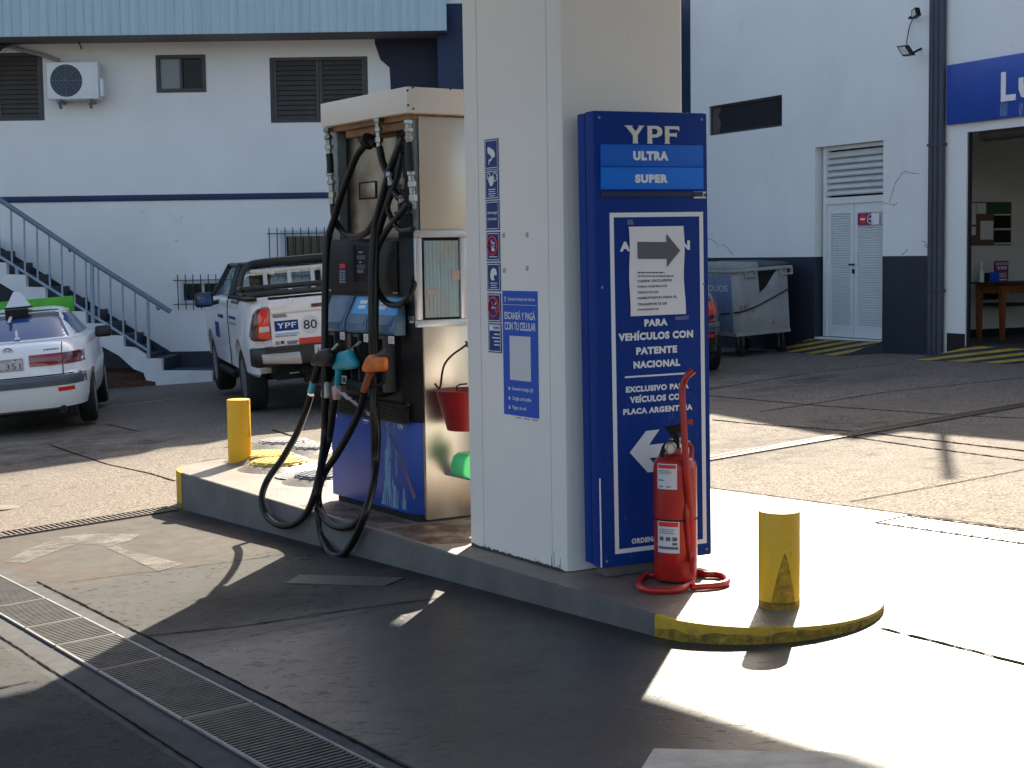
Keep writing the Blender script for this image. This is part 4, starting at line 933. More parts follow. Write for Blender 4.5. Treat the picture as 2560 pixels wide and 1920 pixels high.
for k0, k1, m_ in ((128, 178, 'galv'), (668, 715, 'galv')):
    p, q = D('5', k0, 700, .33).x, D('5', k1, 700, .33).x
    mb = MB(); q = min(q, XE - .012); mb.box(p, q, .33, .39, hz1 - .02, cb - .004, bev=.004)
    for k in range(7): z_ = hz1 + .06 + k * .11; mb.box(q - .012, q + .003, .325, .34, z_, z_ + .04)
    mb.build('corner_post', m_, fd)
mb = MB(); xa = D('5', 592, 700, .38).x; mb.box(xa, D('5', 662, 700, .36).x, .36, .399, hz1 - .02, cb - .05); mb.build('shade_block', 'blackm', fd)  # black box standing in for the shadow between back plate and post
# black core (plan with a chamfered near corner)
xl = D('5', 97, 1250).x; xc = D('5', 585, 1250).x
gz1, gz0 = D('6', 700, 655).z, D('6', 700, 752).z          # louvre band
mb = MB(); mb.prism([(xl, .30), (xc, .30), (XE - .006, .352), (XE - .006, .84), (xl, .84)], gz0, hz1, axis=2, bev=.004); core = mb.build('black_housing', 'black', fd, recalc=True)
mb = MB(); mb.box(xl + .01, xc - .01, .287, .2995, hz0 + .03, hz1 - .02, bev=.004); head = mb.build('meter_head', 'black', fd)
def plate(mb, k, x0, y0, x1, y1, v, th, m=None, bev=0):
    a, b = D(k, x0, y0, v), D(k, x1, y1, v); mb.box(min(a.x, b.x), max(a.x, b.x), v, v + th, min(a.z, b.z), max(a.z, b.z), m=m, bev=bev)
mb = MB(); plate(mb, '5', 275, 1105, 392, 1350, .283, .004, 'glass'); mb.build('display_panel', 'glass', head)
mb = MB(); plate(mb, '5', 300, 1172, 356, 1200, .2815, .002, 'acg'); plate(mb, '5', 300, 1235, 356, 1262, .2815, .002, 'acg'); plate(mb, '5', 300, 1268, 345, 1292, .2815, .002, 'cork'); plate(mb, '5', 312, 1148, 338, 1156, .281, .002, 'conduit'); plate(mb, '5', 315, 1215, 332, 1222, .281, .002, 'conduit'); mb.build('readout', 'acg', head)
mb = MB(); plate(mb, '5', 184, 1230, 221, 1260, .282, .006, 'red')
for r_ in range(5):
    for c_ in range(2): plate(mb, '5', 183 + c_ * 21, 1272 + r_ * 18, 200 + c_ * 21, 1286 + r_ * 18, .282, .006, 'binb')
mb.build('keypad', 'binb', head)
mb = MB(); plate(mb, '5', 103, 1400, 130, 1412, .285, .002); plate(mb, '5', 540, 1418, 574, 1430, .285, .002); mb.build('maker_badge', 'conduit', head)
# three sloping fascia panels with grade labels
segs = ((252, 500), (512, 738), (742, 1045))
for i, (a0, a1) in enumerate(segs):
    x0, x1_ = D('n', a0, 400, .26).x, D('n', a1, 400, .26).x; z1 = hz0 + .012; z0 = D('n', 600, 580, .24).z
    mb = MB(); mb.prism([(.299, z1), (.225, z0 + .07), (.22, z0 + .02), (.235, z0), (.299, z0)], x0 + .003, x1_ - .003, axis=0, bev=.004)
    pnl = mb.build('grade_panel', 'boot', fd, recalc=True)
    sl_ = (.299 - .225) / (z1 - z0 - .07)
    f = lambda u, z, dy=-.003: (u, .299 - (z1 - z) * sl_ + dy, z)
    mb = MB(); h_ = z1 - z0
    u0, u1 = x0 + .03, x1_ - .03
    mb.face([f(u0, z1 - h_ * .74, -.002), f(u1, z1 - h_ * .74, -.002), f(u1, z1 - h_ * .36, -.002), f(u0, z1 - h_ * .36, -.002)], 'boot2')
    mb.build('inset', 'boot2', pnl)
    if i:
        mb = MB(); ua, ub = x0 + (.035 if i == 1 else .02), x1_ - .012
        mb.face([f(ua, z1 - .105), f(ub, z1 - .105), f(ub, z1 - .012), f(ua, z1 - .012)], 'cyan')
        for q in range(2): mb.face([f(ua + .06, z1 - .075 + q * .028, -.005), f(ua + .15, z1 - .075 + q * .028, -.005), f(ua + .15, z1 - .055 + q * .028, -.005), f(ua + .06, z1 - .055 + q * .028, -.005)], 'white')
        mb.build('grade_label', 'cyan', pnl)
# nozzle bays
bz1, bz0 = D('n', 600, 585, .27).z, D('n', 600, 1085, .27).z
for a0, a1 in ((262, 380), (522, 640), (788, 912)):
    x0, x1_ = D('n', a0, 800, .25).x, D('n', a1, 800, .25).x
    mb = MB(); mb.box(x0, x0 + .012, .24, .2995, bz0, bz1); mb.box(x1_ - .012, x1_, .225, .2995, bz0 - .05, bz1); mb.box(x0 + .012, x1_ - .012, .25, .2995, bz1 - .02, bz1); mb.box(x0 + .012, x1_ - .012, .24, .2995, bz0 - .05, bz0 + .0); mb.build('nozzle_bay', 'frame', fd)
mb = MB(); plate(mb, 'n', 392, 580, 520, 770, .285, .014); mb.build('bay_plate', 'steelold', fd)
for q in ((392, 568, 443, 652), (650, 588, 699, 678), (918, 612, 982, 698)):
    mb = MB(); plate(mb, 'n', *q, .222, .002, 'white')
    for e in range(3): plate(mb, 'n', q[0] + 8, q[1] + 18 + 22 * e, q[2] - 12, q[1] + 28 + 22 * e, .2205, .0015, 'ink')
    mb.build('bay_label', 'white', fd)
mb = MB(); plate(mb, 'n', 408, 1040, 465, 1135, .235, .002, 'white'); plate(mb, 'n', 415, 1062, 455, 1120, .2335, .0015, 'inkg'); mb.build('bay_label', 'white', fd)
mb = MB(); plate(mb, 'n', 440, 1085, 640, 1240, .20, .0995, bev=.02); plate(mb, 'n', 650, 1130, 800, 1290, .21, .089, bev=.02); mb.build('drip_tray', 'blackm', fd)
# louvred band
mb = MB(); x0, x1_ = D('6', 528, 700, .285).x, D('6', 940, 720, .285).x; nz = 8
for k in range(nz): z_ = gz0 + (k + .5) * (gz1 - gz0) / nz; mb.box(x0, x1_, .278, .2995, z_ - .004, z_ + .004)
mb.prism([(x0, .282), (x1_, .282), (x1_, .2995), (x0, .2995)], gz0 - .012, gz0 - .001, axis=2); mb.build('louvre_band', 'black', fd, recalc=True)
mb = MB(); q = D('n', 1152, 1393, .325); mb.tube([(q.x + .018 * math.cos(t_), .315, q.z + .02 * math.sin(t_)) for t_ in [k * .5 for k in range(1, 11)]], .006, 6); mb.build('lock_ring', 'chrome', fd, recalc=True)
mb = MB(); q0, q1 = D('n', 1085, 390, .335), D('n', 1212, 470, .335); mb.box(q0.x, q1.x, .322, .33, q1.z, q0.z, m='greyw'); qa = D('n', 1140, 392, .33); qb = D('n', 1200, 445, .33); mb.box(qa.x, qb.x, .3185, .3215, qb.z, qa.z, m='inkg'); mb.build('meter_label', 'greyw', fd)
# skirt
sl0, sl1 = D('6', 497, 1000, .31).x, D('6', 943, 1000, .31).x; sz1, sz0 = gz0 - .004, D('6', 700, 1272, .31).z
mb = MB(); mb.prism([(sl0, .31), (sl1, .31), (XE - .03, .365), (XE - .03, .82), (sl0, .82)], sz0, sz1, axis=2, bev=.005); sk_ = mb.build('blue_skirt', 'skirt', fd, recalc=True)
mb = MB(); random.seed(5)
def ragged(pts, v=.3085):
    P = []
    for p, q in zip(pts, pts[1:] + pts[:1]):
        for k in range(6):
            t_ = k / 6; P.append((p[0] + (q[0] - p[0]) * t_ + random.uniform(-3.5, 3.5), p[1] + (q[1] - p[1]) * t_ + random.uniform(-6, 6)))
    L_ = [D('6', x, y, v) for x, y in P]; mb.face([(p.x, v, p.z) for p in L_])
ragged([(818, 778), (836, 778), (840, 890), (852, 960), (850, 1060), (862, 1160), (905, 1200), (938, 1250), (940, 1318), (860, 1300), (790, 1275), (800, 1210), (812, 1120), (808, 1000), (822, 920)])
ragged([(864, 782), (876, 782), (872, 840), (866, 880)]); ragged([(868, 930), (880, 960), (884, 1050), (890, 1130), (872, 1120), (870, 1020)]); ragged([(905, 1195), (925, 1180), (935, 1240), (915, 1250)])
mb.build('peeled_paint', 'peel', sk_, recalc=True)
mb = MB()
for dx in (0, 9): mb.tube([D('6', x + dx, y, .309) for x, y in ((780, 800), (830, 860), (880, 960), (930, 1090), (965, 1190), (985, 1250 - dx))], .0015 if dx else .003, 4, smooth=4)
mb.build('scratch', 'scratch', sk_, recalc=True)
mb = MB(); a, b = D('n', 1022, 1612, .309), D('n', 1080, 1582, .309); mb.text('ULTRA', a.x, b.x, a.z, b.z, .3085, bold=.04)
plate(mb, 'n', 1020, 1625, 1082, 1634, .3085, .001); plate(mb, 'n', 642, 1518, 704, 1545, .3085, .001); plate(mb, 'n', 645, 1555, 702, 1562, .3085, .001); plate(mb, 'n', 336, 1468, 360, 1494, .3085, .001); plate(mb, 'n', 336, 1506, 356, 1513, .3085, .001); mb.build('grade_names', 'white', sk_, recalc=True)
mb = MB(); mb.box(sl0 + .04, XE - .05, .33, .80, .001, sz0 - .001); mb.build('plinth', 'dark', fd)
# brushed end panels
y1 = E_('d', 318, 1200).y
mb = MB(); mb.box(XE - .02, XE - .001, .358, y1 - .004, .02, E_('d', 310, 660).z + .3); mb.build('edge_strip', 'steelold', fd)
mb = MB(); mb.box(XE - .005, XE, y1, .90, .014, E_('d', 310, 660).z + .3, bev=.002); mb.build('lower_end_panel', 'steel', fd)
y2 = E_('5', 718, 600).y
mb = MB(); mb.box(XE - .005, XE + .001, y2, .90, E_('d', 310, 660).z + .302, cb - .012, bev=.002); mb.build('upper_end_panel', 'steel', fd)
# framed sheet on the end
v_ = XE + .03
f0, f1, f2, f3 = E_('d', 260, 50, v_), E_('d', 580, 30, v_), E_('d', 578, 670, v_), E_('d', 262, 660, v_)
ya, yb, za_, zb_ = (f0.y + f3.y) / 2, (f1.y + f2.y) / 2 + .01, (f2.z + f3.z) / 2, (f0.z + f1.z) / 2
mb = MB(); w_ = .04
for q in ((ya, yb, zb_ - w_, zb_), (ya, yb, za_, za_ + w_), (ya, ya + w_, za_ + w_ + .001, zb_ - w_ - .001), (yb - w_, yb, za_ + w_ + .001, zb_ - w_ - .001)): mb.box(XE + .003, v_, q[0], q[1], q[2], q[3], bev=.004)
df = mb.build('display_frame', 'alu', fd)
mb = MB(); mb.box(XE + .003, XE + .008, ya + w_, yb - w_, za_ + w_, zb_ - w_); mb.build('backing', 'blackm', df)
mb = MB(); rows = []; n_ = 60
y0_, y1_ = ya + w_ + .022, yb - w_ - .003
for iz in range(14):
    z_ = za_ + w_ + .012 + iz * (zb_ - za_ - 2 * w_ - .03) / 13
    rows.append([(XE + .012 + .006 * abs(math.sin(k / n_ * math.pi * 9 + .25 * math.sin(iz * .8))), y0_ + (y1_ - y0_) * k / n_, z_) for k in range(n_ + 1)])
mb.grid(rows); mb.build('worn_sheet', 'tarp', df, ang=180)
mb = MB()
for a, b, m_ in (((490, 300), (550, 360), 'scratchp'), ((335, 425), (395, 460), 'scratchp')):
    p, q = E_('d', *a, XE + .02), E_('d', *b, XE + .02); mb.box(XE + .0185, XE + .0195, min(p.y, q.y), max(p.y, q.y), min(p.z, q.z), max(p.z, q.z), m=m_)
mb.build('faded_patch', 'scratchp', df)
# swivel fittings hanging below the cap
def fitting(label_pts, v=.27, r=.021):
    mb = MB(); P = [D('5', x, y, v) for x, y in label_pts]
    for k, (a, b) in enumerate(zip(P[:-1], P[1:])):
        d_ = b - a; n2 = 3
        for q in range(n2):
            s, e = a.lerp(b, q / n2 + .02), a.lerp(b, (q + 1) / n2 - .02)
            mb.tube([s, e], r * (1.25 if (q + k) % 2 == 0 else .8), 6 if (q + k) % 2 == 0 else 12)
    mb.tube([P[0] - Vector((0, 0, 0)), P[-1]], r * .7, 8); mb.build('swivel_fitting', 'chrome', fd, recalc=True)
fitting([(100, 325), (112, 400), (117, 500)]); fitting([(122, 615), (132, 700), (137, 835)]); fitting([(437, 255), (445, 350), (450, 455)]); fitting([(640, 270), (645, 350), (644, 425)]); fitting([(657, 600), (668, 720), (680, 865)]); fitting([(512, 620), (530, 710)], .22, .017); fitting([(585, 780), (605, 830)], .24, .017); fitting([(595, 480), (598, 730)], .30, .014)
mb = MB(); q = D('5', 375, 410, .27); mb.lathe([(.02, -.03), (.045, -.02), (.045, .02), (.02, .03)], M=Matrix.Translation(q) @ Matrix.Rotation(R(60), 4, 'Y'), seg=16); q2 = D('5', 425, 430, .27); mb.tube([q, q2], .02, 8); mb.build('hose_clamp', 'blackm', fd, recalc=True)
# short linking hoses of the head
def hose(name, pts, r, parent, m='rubber', sm=6):
    mb = MB(); mb.tube([D(k, x, y, v) for k, x, y, v in pts], r, 12, smooth=sm); return mb.build(name, m, parent, recalc=True)
H = lambda v, *p: [('5', x, y, v) for x, y in p]
hose('head_hose', H(.26, (117, 495), (122, 560), (123, 620)), .022, fd)
hose('head_hose', H(.25, (140, 830), (150, 920), (185, 990), (245, 1040), (305, 1047), (370, 1015), (420, 940), (470, 820), (520, 650), (565, 500), (612, 385)), .02, fd)
hose('head_hose', H(.24, (452, 450), (470, 540), (495, 600), (520, 640)), .021, fd)
hose('head_hose', H(.24, (533, 705), (560, 755), (590, 790)), .023, fd)
hose('head_hose', H(.235, (645, 420), (652, 500), (657, 610)), .026, fd)
hose('head_hose', H(.25, (610, 825), (640, 850), (650, 900)), .02, fd)
hose('head_hose', H(.23, (605, 490), (580, 620), (535, 760), (505, 850), (540, 940), (590, 1000), (640, 1005), (675, 995)), .016, fd)
hose('head_hose', H(.225, (645, 825), (560, 930), (480, 1040), (430, 1160), (418, 1290), (440, 1410), (500, 1490), (575, 1505), (635, 1465)) + [('5', 675, 1390, .27), ('5', 692, 1310, .36), ('5', 692, 1240, .40)], .018, fd)

# ============================================================ NOZZLES WITH THEIR LONG HOSES
def nozzle(label, outline, grip, spout, m, mg, hpts, hr, v=.17, coup=None, th=.05):
    o3 = D('6', *grip[0], v)
    o = thing('fuel_nozzle', label, 'fuel nozzle', ISL, tuple(o3), 'fuel nozzles parked on the pump')
    mb = MB(); P = [D('n', x, y, v) for x, y in outline]; c = sum(P, Vector()) / len(P)
    P = catmull(P, 3, True)
    rows = []
    for f, dy in ((.30, -th * .62), (.72, -th * .58), (.93, -th * .40), (1.0, -th * .15), (1.0, th * .2), (.9, th * .5), (.3, th * .6)): rows.append([(c.x + (p.x - c.x) * f, v + dy, c.z + (p.z - c.z) * f) for p in P])
    mb.grid(rows, True, cap=True); mb.build('hand_cover', m, o, recalc=True, ang=80)
    mb = MB(); g = [D('n', x, y, v) for x, y in grip[1:]]; mb.tube(g, lambda t: .023 - .004 * t, 12, smooth=4); mb.build('grip', mg, o, recalc=True)
    mb = MB(); s = [D('n', x, y, v + i * .035) for i, (x, y) in enumerate(spout)]; mb.tube(s, .012, 10); mb.build('spout', 'chrome', o, recalc=True)
    hose('hose', hpts, hr, o, sm=7)
    if coup:
        mb = MB(); mb.tube([D('n', x, y, v) for x, y in coup[0]], .019, 12); mb.build('coupling', coup[1], o, recalc=True)
    return o
N6 = lambda v, *p: [('6', x, y, v) for x, y in p]
n1 = nozzle('black fuel nozzle with a rag, leftmost of the parked nozzles', [(205, 760), (280, 745), (320, 800), (310, 900), (250, 950), (190, 945), (115, 935), (100, 900), (130, 830), (165, 790)], [(400, 480), (160, 920), (130, 1010), (100, 1110)], [(290, 790), (375, 700)], 'black', 'black',
    N6(.125, (372, 630), (345, 720), (290, 860)) + N6(.10, (205, 1010)) + N6(.02, (115, 1140)) + N6(-.05, (82, 1250), (108, 1345), (180, 1402)) + N6(-.06, (262, 1402)) + N6(-.03, (340, 1345), (392, 1230)) + N6(.05, (430, 1060)) + N6(.14, (452, 880), (456, 660), (455, 450)) + [('6', 455, 240, .16), ('5', 92, 1250, .18), ('5', 108, 1060, .2), ('5', 150, 925, .215), ('5', 190, 790, .22), ('5', 245, 640, .23), ('5', 300, 505, .24), ('5', 365, 425, .26)], .0215, coup=([(98, 1115), (70, 1225)], 'teal2'), v=.125)
mb = MB(); mb.prism([(p.x, p.z) for p in [D('n', x, y, .15) for x, y in ((85, 1140), (110, 1010), (150, 930), (250, 945), (245, 1050), (235, 1120), (170, 1145), (120, 1135))]], .14, .20, bev=.015); mb.build('trigger_guard', 'blackm', n1, recalc=True)
mb = MB(); pr = [(205, 1130), (240, 1105), (250, 1170), (258, 1285), (225, 1295), (183, 1280), (190, 1200)]; q = [D('n', x, y, .13) for x, y in pr]; mb.prism([(p.x, p.z) for p in q], .125, .15, bev=.008); mb.build('rag', 'rag', n1, recalc=True)
n2 = nozzle('teal fuel nozzle with its spout in the middle pump bay', [(400, 785), (440, 775), (480, 762), (520, 768), (545, 830), (578, 885), (578, 960), (480, 978), (400, 985), (345, 985), (328, 955), (345, 890), (375, 830)], [(530, 590), (385, 970), (372, 1060), (358, 1165)], [(525, 765), (560, 735), (620, 675)], 'teal', 'teal',
    N6(.16, (515, 640), (500, 760), (478, 900)) + N6(.08, (440, 1040), (418, 1180)) + N6(0, (415, 1330), (440, 1470)) + N6(-.06, (475, 1560), (520, 1588), (570, 1575)) + N6(-.04, (630, 1490), (690, 1350)) + N6(.04, (735, 1190)) + N6(.14, (757, 1030), (765, 850), (748, 660)) + N6(.16, (740, 450), (735, 240)) + [('5', 400, 1430, .17), ('5', 402, 1230, .18), ('5', 420, 1000, .20), ('5', 470, 790, .22), ('5', 520, 610, .24), ('5', 600, 400, .26)], .022)
mb = MB(); tw = [D('n', x, y, .13) for x, y in ((330, 1165), (420, 1240), (560, 1350), (640, 1415), (740, 1475))]; rows = [[p + Vector((.0, random.uniform(-.01, .01), .012 + random.uniform(-.004, .006))) for p in catmull(tw, 8)], [p + Vector((0, random.uniform(-.01, .01), -.012)) for p in catmull(tw, 8)]]; mb.grid(rows); mb.build('tape_strip', 'tape', n2)
mb = MB(); q = [D('n', x, y, .13) for x, y in ((308, 1165), (345, 1155), (358, 1220), (348, 1310), (318, 1305), (310, 1230))]; mb.prism([(p.x, p.z) for p in q], .125, .165, bev=.006); mb.build('wrapped_tape', 'tapep', n2, recalc=True)
n3 = nozzle('orange fuel nozzle with a worn grip, rightmost of the parked nozzles', [(735, 818), (785, 815), (815, 845), (870, 840), (888, 900), (880, 990), (800, 1000), (730, 1012), (680, 1005), (657, 970), (680, 900), (705, 850)], [(700, 600), (725, 1005), (690, 1100), (650, 1215)], [(800, 840), (840, 800), (880, 760)], 'orange', 'rustorange',
    N6(.10, (688, 625), (660, 730)) + N6(.09, (605, 850)) + N6(.07, (530, 980), (455, 1095)) + N6(.02, (418, 1205), (425, 1300)) + N6(-.03, (465, 1378), (540, 1418)) + N6(-.02, (630, 1402), (700, 1310)) + N6(.05, (740, 1180)) + N6(.13, (748, 1040), (748, 880), (744, 680)) + N6(.175, (752, 450), (752, 250)) + [('5', 425, 1430, .19), ('5', 425, 1230, .20), ('5', 440, 1040, .215), ('5', 500, 840, .235), ('5', 560, 640, .26), ('5', 625, 450, .28)], .021, v=.10)
mb = MB(); mb.tube([D('n', x, y, .19) for x, y in ((870, 1005), (840, 1060), (815, 1140))], .012, 8); mb.tube([D('n', x, y, .13) for x, y in ((870, 1010), (880, 1100), (820, 1150), (720, 1160))], .008, 8, smooth=4); mb.build('trigger', 'blackm', n3, recalc=True)
# ============================================================ FIRE BUCKET, GREEN CONTAINER
bv = XE + .22
rim = on(ISL, px('d', 588, 1078), 0, bv); rl = on(ISL, px('d', 412, 1072), 0, bv); bt = on(ISL, px('d', 588, 1335), 0, bv); rb = abs(on(ISL, px('d', 476, 1325), 0, bv).y - bt.y); rr = abs(rim.y - rl.y)
o = thing('fire_bucket', 'red metal fire bucket hung by its wire handle beside the pump', 'bucket', ISL, (bv, rim.y, bt.z))
mb = MB(); mb.lathe([(.01, 0), (rb, .002), (rb + .004, .012), (rr, rim.z - bt.z), (rr + .006, rim.z - bt.z + .004), (rr - .004, rim.z - bt.z + .006), (rb - .004, .012), (.01, .012)], (bv, rim.y, bt.z), 36); mb.build('pail', 'pail', o, recalc=True, ang=50)
mb = MB(); hp = [on(ISL, px('d', x, y), 0, bv) for x, y in ((382, 1035), (408, 1066), (420, 1035), (430, 960), (450, 900), (500, 845), (583, 785), (583, 760))]
mb.tube(hp, .006, 8, smooth=5); last = hp[-2]; mb.tube([hp[-2], (bv, 2 * rim.y - hp[4].y, hp[4].z), (bv, 2 * rim.y - hp[2].y, hp[2].z), (bv, rim.y + rr, rim.z)], .006, 8, smooth=5); mb.build('wire_handle', 'blackm', o, recalc=True)
mb = MB(); mb.tube([on(ISL, px('d', x, y), 0, bv - .05) for x, y in ((524, 1080), (524, 1052), (545, 1040), (590, 1036))], .005, 6); mb.build('hook', 'blackm', o, recalc=True)
gp = on(ISL, px('d', 592, 1640), 0, XE + .28); g1 = on(ISL, px('d', 532, 1560), 0, XE + .28); gt = on(ISL, px('d', 592, 1485), 0, XE + .28)
o = thing('plastic_container', 'translucent green plastic container peeping out behind the canopy column', 'container', ISL, (XE + .28, gp.y + .03, gp.z))
h_ = gt.z - gp.z
jg = [on(ISL, px('d', x, y), 0, XE + .28) for x, y in ((531, 1560), (545, 1510), (575, 1486), (592, 1484), (592, 1650), (575, 1648), (535, 1632), (528, 1610))]; yr_ = jg[3].y
mb = MB(); mb.prism([(p.y, p.z) for p in jg[:3]] + [(yr_ + .08, jg[3].z), (yr_ + .14, jg[1].z), (yr_ + .15, jg[0].z), (yr_ + .15, jg[6].z), (yr_ + .12, jg[5].z), (jg[5].y, jg[5].z), (jg[6].y, jg[6].z), (jg[7].y, jg[7].z)], XE + .20, XE + .34, axis=0, bev=.018); mb.build('body', 'green', o, recalc=True, ang=60)
mb = MB(); mb.tube([(XE + .27, yr_ + .05, jg[3].z - .005), (XE + .27, yr_ + .05, jg[3].z + .05)], .022, 12); mb.build('neck', 'green', o, recalc=True)
mb = MB(); mb.box(XE + .002, XE + .33, yr_ + .02, yr_ + .13, jg[4].z - .014, jg[4].z - .002); mb.build('shelf', 'galv', o)

# ============================================================ STICKERS AND POSTER ON THE COLUMN
VF = .1955
def K(x, y, v=VF): return on(ISL, px('k', x, y), 1, v)
labs = ['blue sticker with a white surveillance camera, topmost of the column strip', 'blue sticker with a white face mask, second from the top', 'blue sticker reading detenga el motor on the column', 'blue sticker with a red barred mobile phone', 'blue sticker with a white motorcycle helmet', 'blue sticker with a red barred cigarette', 'blue sticker with small YPF mark, lowest of the column strip']
ys_ = [(98, 256), (260, 412), (418, 572), (580, 733), (740, 888), (898, 1048), (1054, 1206)]
for i, (ya, yb) in enumerate(ys_):
    ym = (ya + yb) / 2; xL = 105 + .0212 * (ym - 100); xR = 176 + .0178 * (ym - 100)
    p, q = K(xL, ym), K(xR, ym); zt, zb = K((xL + xR) / 2, ya).z, K((xL + xR) / 2, yb).z
    x0, x1_ = p.x, q.x; cx_, cz_ = (x0 + x1_) / 2, (zt + zb) / 2; w_ = x1_ - x0; h_ = zt - zb
    o = thing('safety_sticker', labs[i], 'sticker', ISL, (cx_, VF, cz_), 'blue safety stickers in a strip on the column')
    mb = MB(); mb.box(x0, x1_, VF - .0006, VF + .0015, zb, zt); mb.build('vinyl', 'stick', o)
    mb = MB(); e = .006; t_ = .0035; y_ = VF - .0012
    for a in ((x0 + e, x1_ - e, zt - e - t_, zt - e), (x0 + e, x1_ - e, zb + e, zb + e + t_), (x0 + e, x0 + e + t_, zb + e + t_, zt - e - t_), (x1_ - e - t_, x1_ - e, zb + e + t_, zt - e - t_)): mb.face([(a[0], y_, a[2]), (a[1], y_, a[2]), (a[1], y_, a[3]), (a[0], y_, a[3])])
    mb.build('border', 'white', o)
    U = lambda u, v, dy=0: (cx_ + u * w_ / 2, y_ - dy, cz_ + v * h_ / 2)
    mb = MB(); poly = lambda pts, m='white', dy=0: mb.face([U(u, v, dy) for u, v in pts], m)
    ring = lambda u, v, r, m, dy=0, t=.006: mb.tube([(cx_ + u * w_ / 2 + r * math.cos(k * math.pi / 12), y_ - dy, cz_ + v * h_ / 2 + r * math.sin(k * math.pi / 12)) for k in range(24)], t, 4, closed=True, m=m)
    def lines(v0, n, dv, u=.55):
        for k in range(n): uu = u * (1 - .18 * (k % 2)); poly([(-uu, v0 - k * dv - .035), (uu, v0 - k * dv - .035), (uu, v0 - k * dv + .02), (-uu, v0 - k * dv + .02)])
    if i == 0:
        poly([(-.55, .45), (-.4, .5), (.35, .25), (.55, 0), (.5, -.2), (.3, -.25), (-.5, .1)]); poly([(.0, -.1), (.2, -.2), (.05, -.4), (-.3, -.5), (-.3, -.68), (-.4, -.68), (-.4, -.35), (-.05, -.32)])
    elif i == 1:
        poly([(-.5, .55), (-.1, .62), (.1, .58), (.4, .55), (.35, .25), (.15, 0), (-.1, -.12), (-.3, .0), (-.5, .3)]); ring(.5, .52, .02, 'white', 0, .003); ring(-.42, .6, .014, 'white', 0, .003); lines(-.3, 4, .15)
    elif i == 2:
        mb.text('detenga', x0 + w_ * .13, x0 + w_ * .87, cz_ + h_ * .03, cz_ + h_ * .15, y_, m='white', bold=.015); mb.text('el motor', x0 + w_ * .15, x0 + w_ * .84, cz_ - h_ * .16, cz_ - h_ * .05, y_, m='white', bold=.015)
    elif i == 3:
        poly([(-.2, .3), (.22, .3), (.22, -.3), (-.2, -.3)]); poly([(-.12, .2), (.13, .2), (.13, 0), (-.12, 0)], 'stick', .0006); poly([(-.28, .5), (-.2, .5), (-.1, .3), (-.2, .3)]); ring(0, .06, w_ * .36, 'red', .001); poly([(-.5, .42), (-.42, .5), (.52, -.3), (.44, -.38)], 'red', .0012); lines(-.68, 1, .1, .6)
    elif i == 4:
        poly([(-.45, -.1), (-.5, .2), (-.35, .5), (0, .65), (.35, .55), (.5, .3), (.45, .1), (.1, .15), (0, -.05), (.2, -.2), (-.2, -.25)]); lines(-.42, 3, .16)
    elif i == 5:
        poly([(-.4, .05), (.3, .05), (.3, -.05), (-.4, -.05)]); poly([(.1, .2), (.25, .4), (.35, .4), (.2, .2)]); ring(0, .06, w_ * .38, 'red', .001, .007); poly([(-.5, .42), (-.4, .52), (.52, -.3), (.42, -.4)], 'red', .0012)
    else:
        poly([(-.8, .5), (.8, .5), (.8, .85), (-.8, .85)]); mb.text('YPF', cx_ - w_ * .16, cx_ + w_ * .36, cz_ + h_ * .28, cz_ + h_ * .39, y_ - .0006, m='stick', bold=.05)
        for k in range(4): poly([(-.1 - .3 * (k == 1), .22 - k * .24), (.75, .22 - k * .24), (.75, .3 - k * .24), (-.1 - .3 * (k == 1), .3 - k * .24)])
    mb.build('pictogram', 'white', o)
p0, p1 = K(199, 888), K(388, 1536); x0, x1_ = (K(196, 888).x + K(211, 1535).x) / 2, (K(377, 885).x + K(390, 1537).x) / 2; zt, zb = K(285, 886).z, K(300, 1536).z
o = thing('payment_poster', 'tall bright blue poster about paying by phone stuck on the column', 'poster', ISL, ((x0 + x1_) / 2, VF, zb))
mb = MB(); mb.box(x0, x1_, VF - .0006, VF + .0018, zb, zt); mb.build('vinyl', 'pay', o)
mb = MB(); yq = VF - .0014; w_ = x1_ - x0; hh = zt - zb
tx = lambda s, u0, u1, v0, v1, bold=.015: mb.text(s, x0 + w_ * u0, x0 + w_ * u1, zt - hh * v1, zt - hh * v0, yq, m='white', bold=bold)
tx('!', .07, .10, .045, .09, .04); tx('Escaneá sin bajarte del vehículo', .17, .94, .052, .085, .01); mb.face([(x0 + .004, yq, zt - hh * .113), (x1_ - .004, yq, zt - hh * .113), (x1_ - .004, yq, zt - hh * .110), (x0 + .004, yq, zt - hh * .110)], 'white')
tx('ESCANEÁ Y PAGÁ', .06, .94, .155, .228, .018); tx('CON TU CELULAR', .06, .95, .25, .315, .018)
tx('Escaneás el código QR', .25, .86, .768, .806, .01); tx('Cargás combustible', .26, .80, .845, .885, .01); tx('Pagás y te vas!', .26, .66, .92, .958, .01)
for v in (.787, .865, .94): mb.box(x0 + w_ * .15, x0 + w_ * .19, yq, yq + .001, zt - hh * (v + .012), zt - hh * (v - .012), m='white')
for u in (.35, .58, .82): mb.box(x0 + w_ * u, x0 + w_ * (u + .15), VF - .0006, VF + .001, zb - .012, zb - .007, m='conduit')
mb.build('lettering', 'white', o)
mb = MB(); mb.box(x0 + w_ * .2, x0 + w_ * .8, VF - .0016, VF - .0007, zt - hh * .715, zt - hh * .36); mb.build('blank_square', 'whiteg', o)
mb = MB()
for x, y in ((205, 598), (326, 596), (208, 780), (327, 770)):
    q = K(x, y, .197); mb.prism([(q.x - .012, q.z - .012), (q.x + .012, q.z - .010), (q.x + .010, q.z + .014), (q.x - .010, q.z + .010)], .1965, .1975)
mb.build('adhesive_marks', 'tapeold', bpy.data.objects['column'], recalc=True)

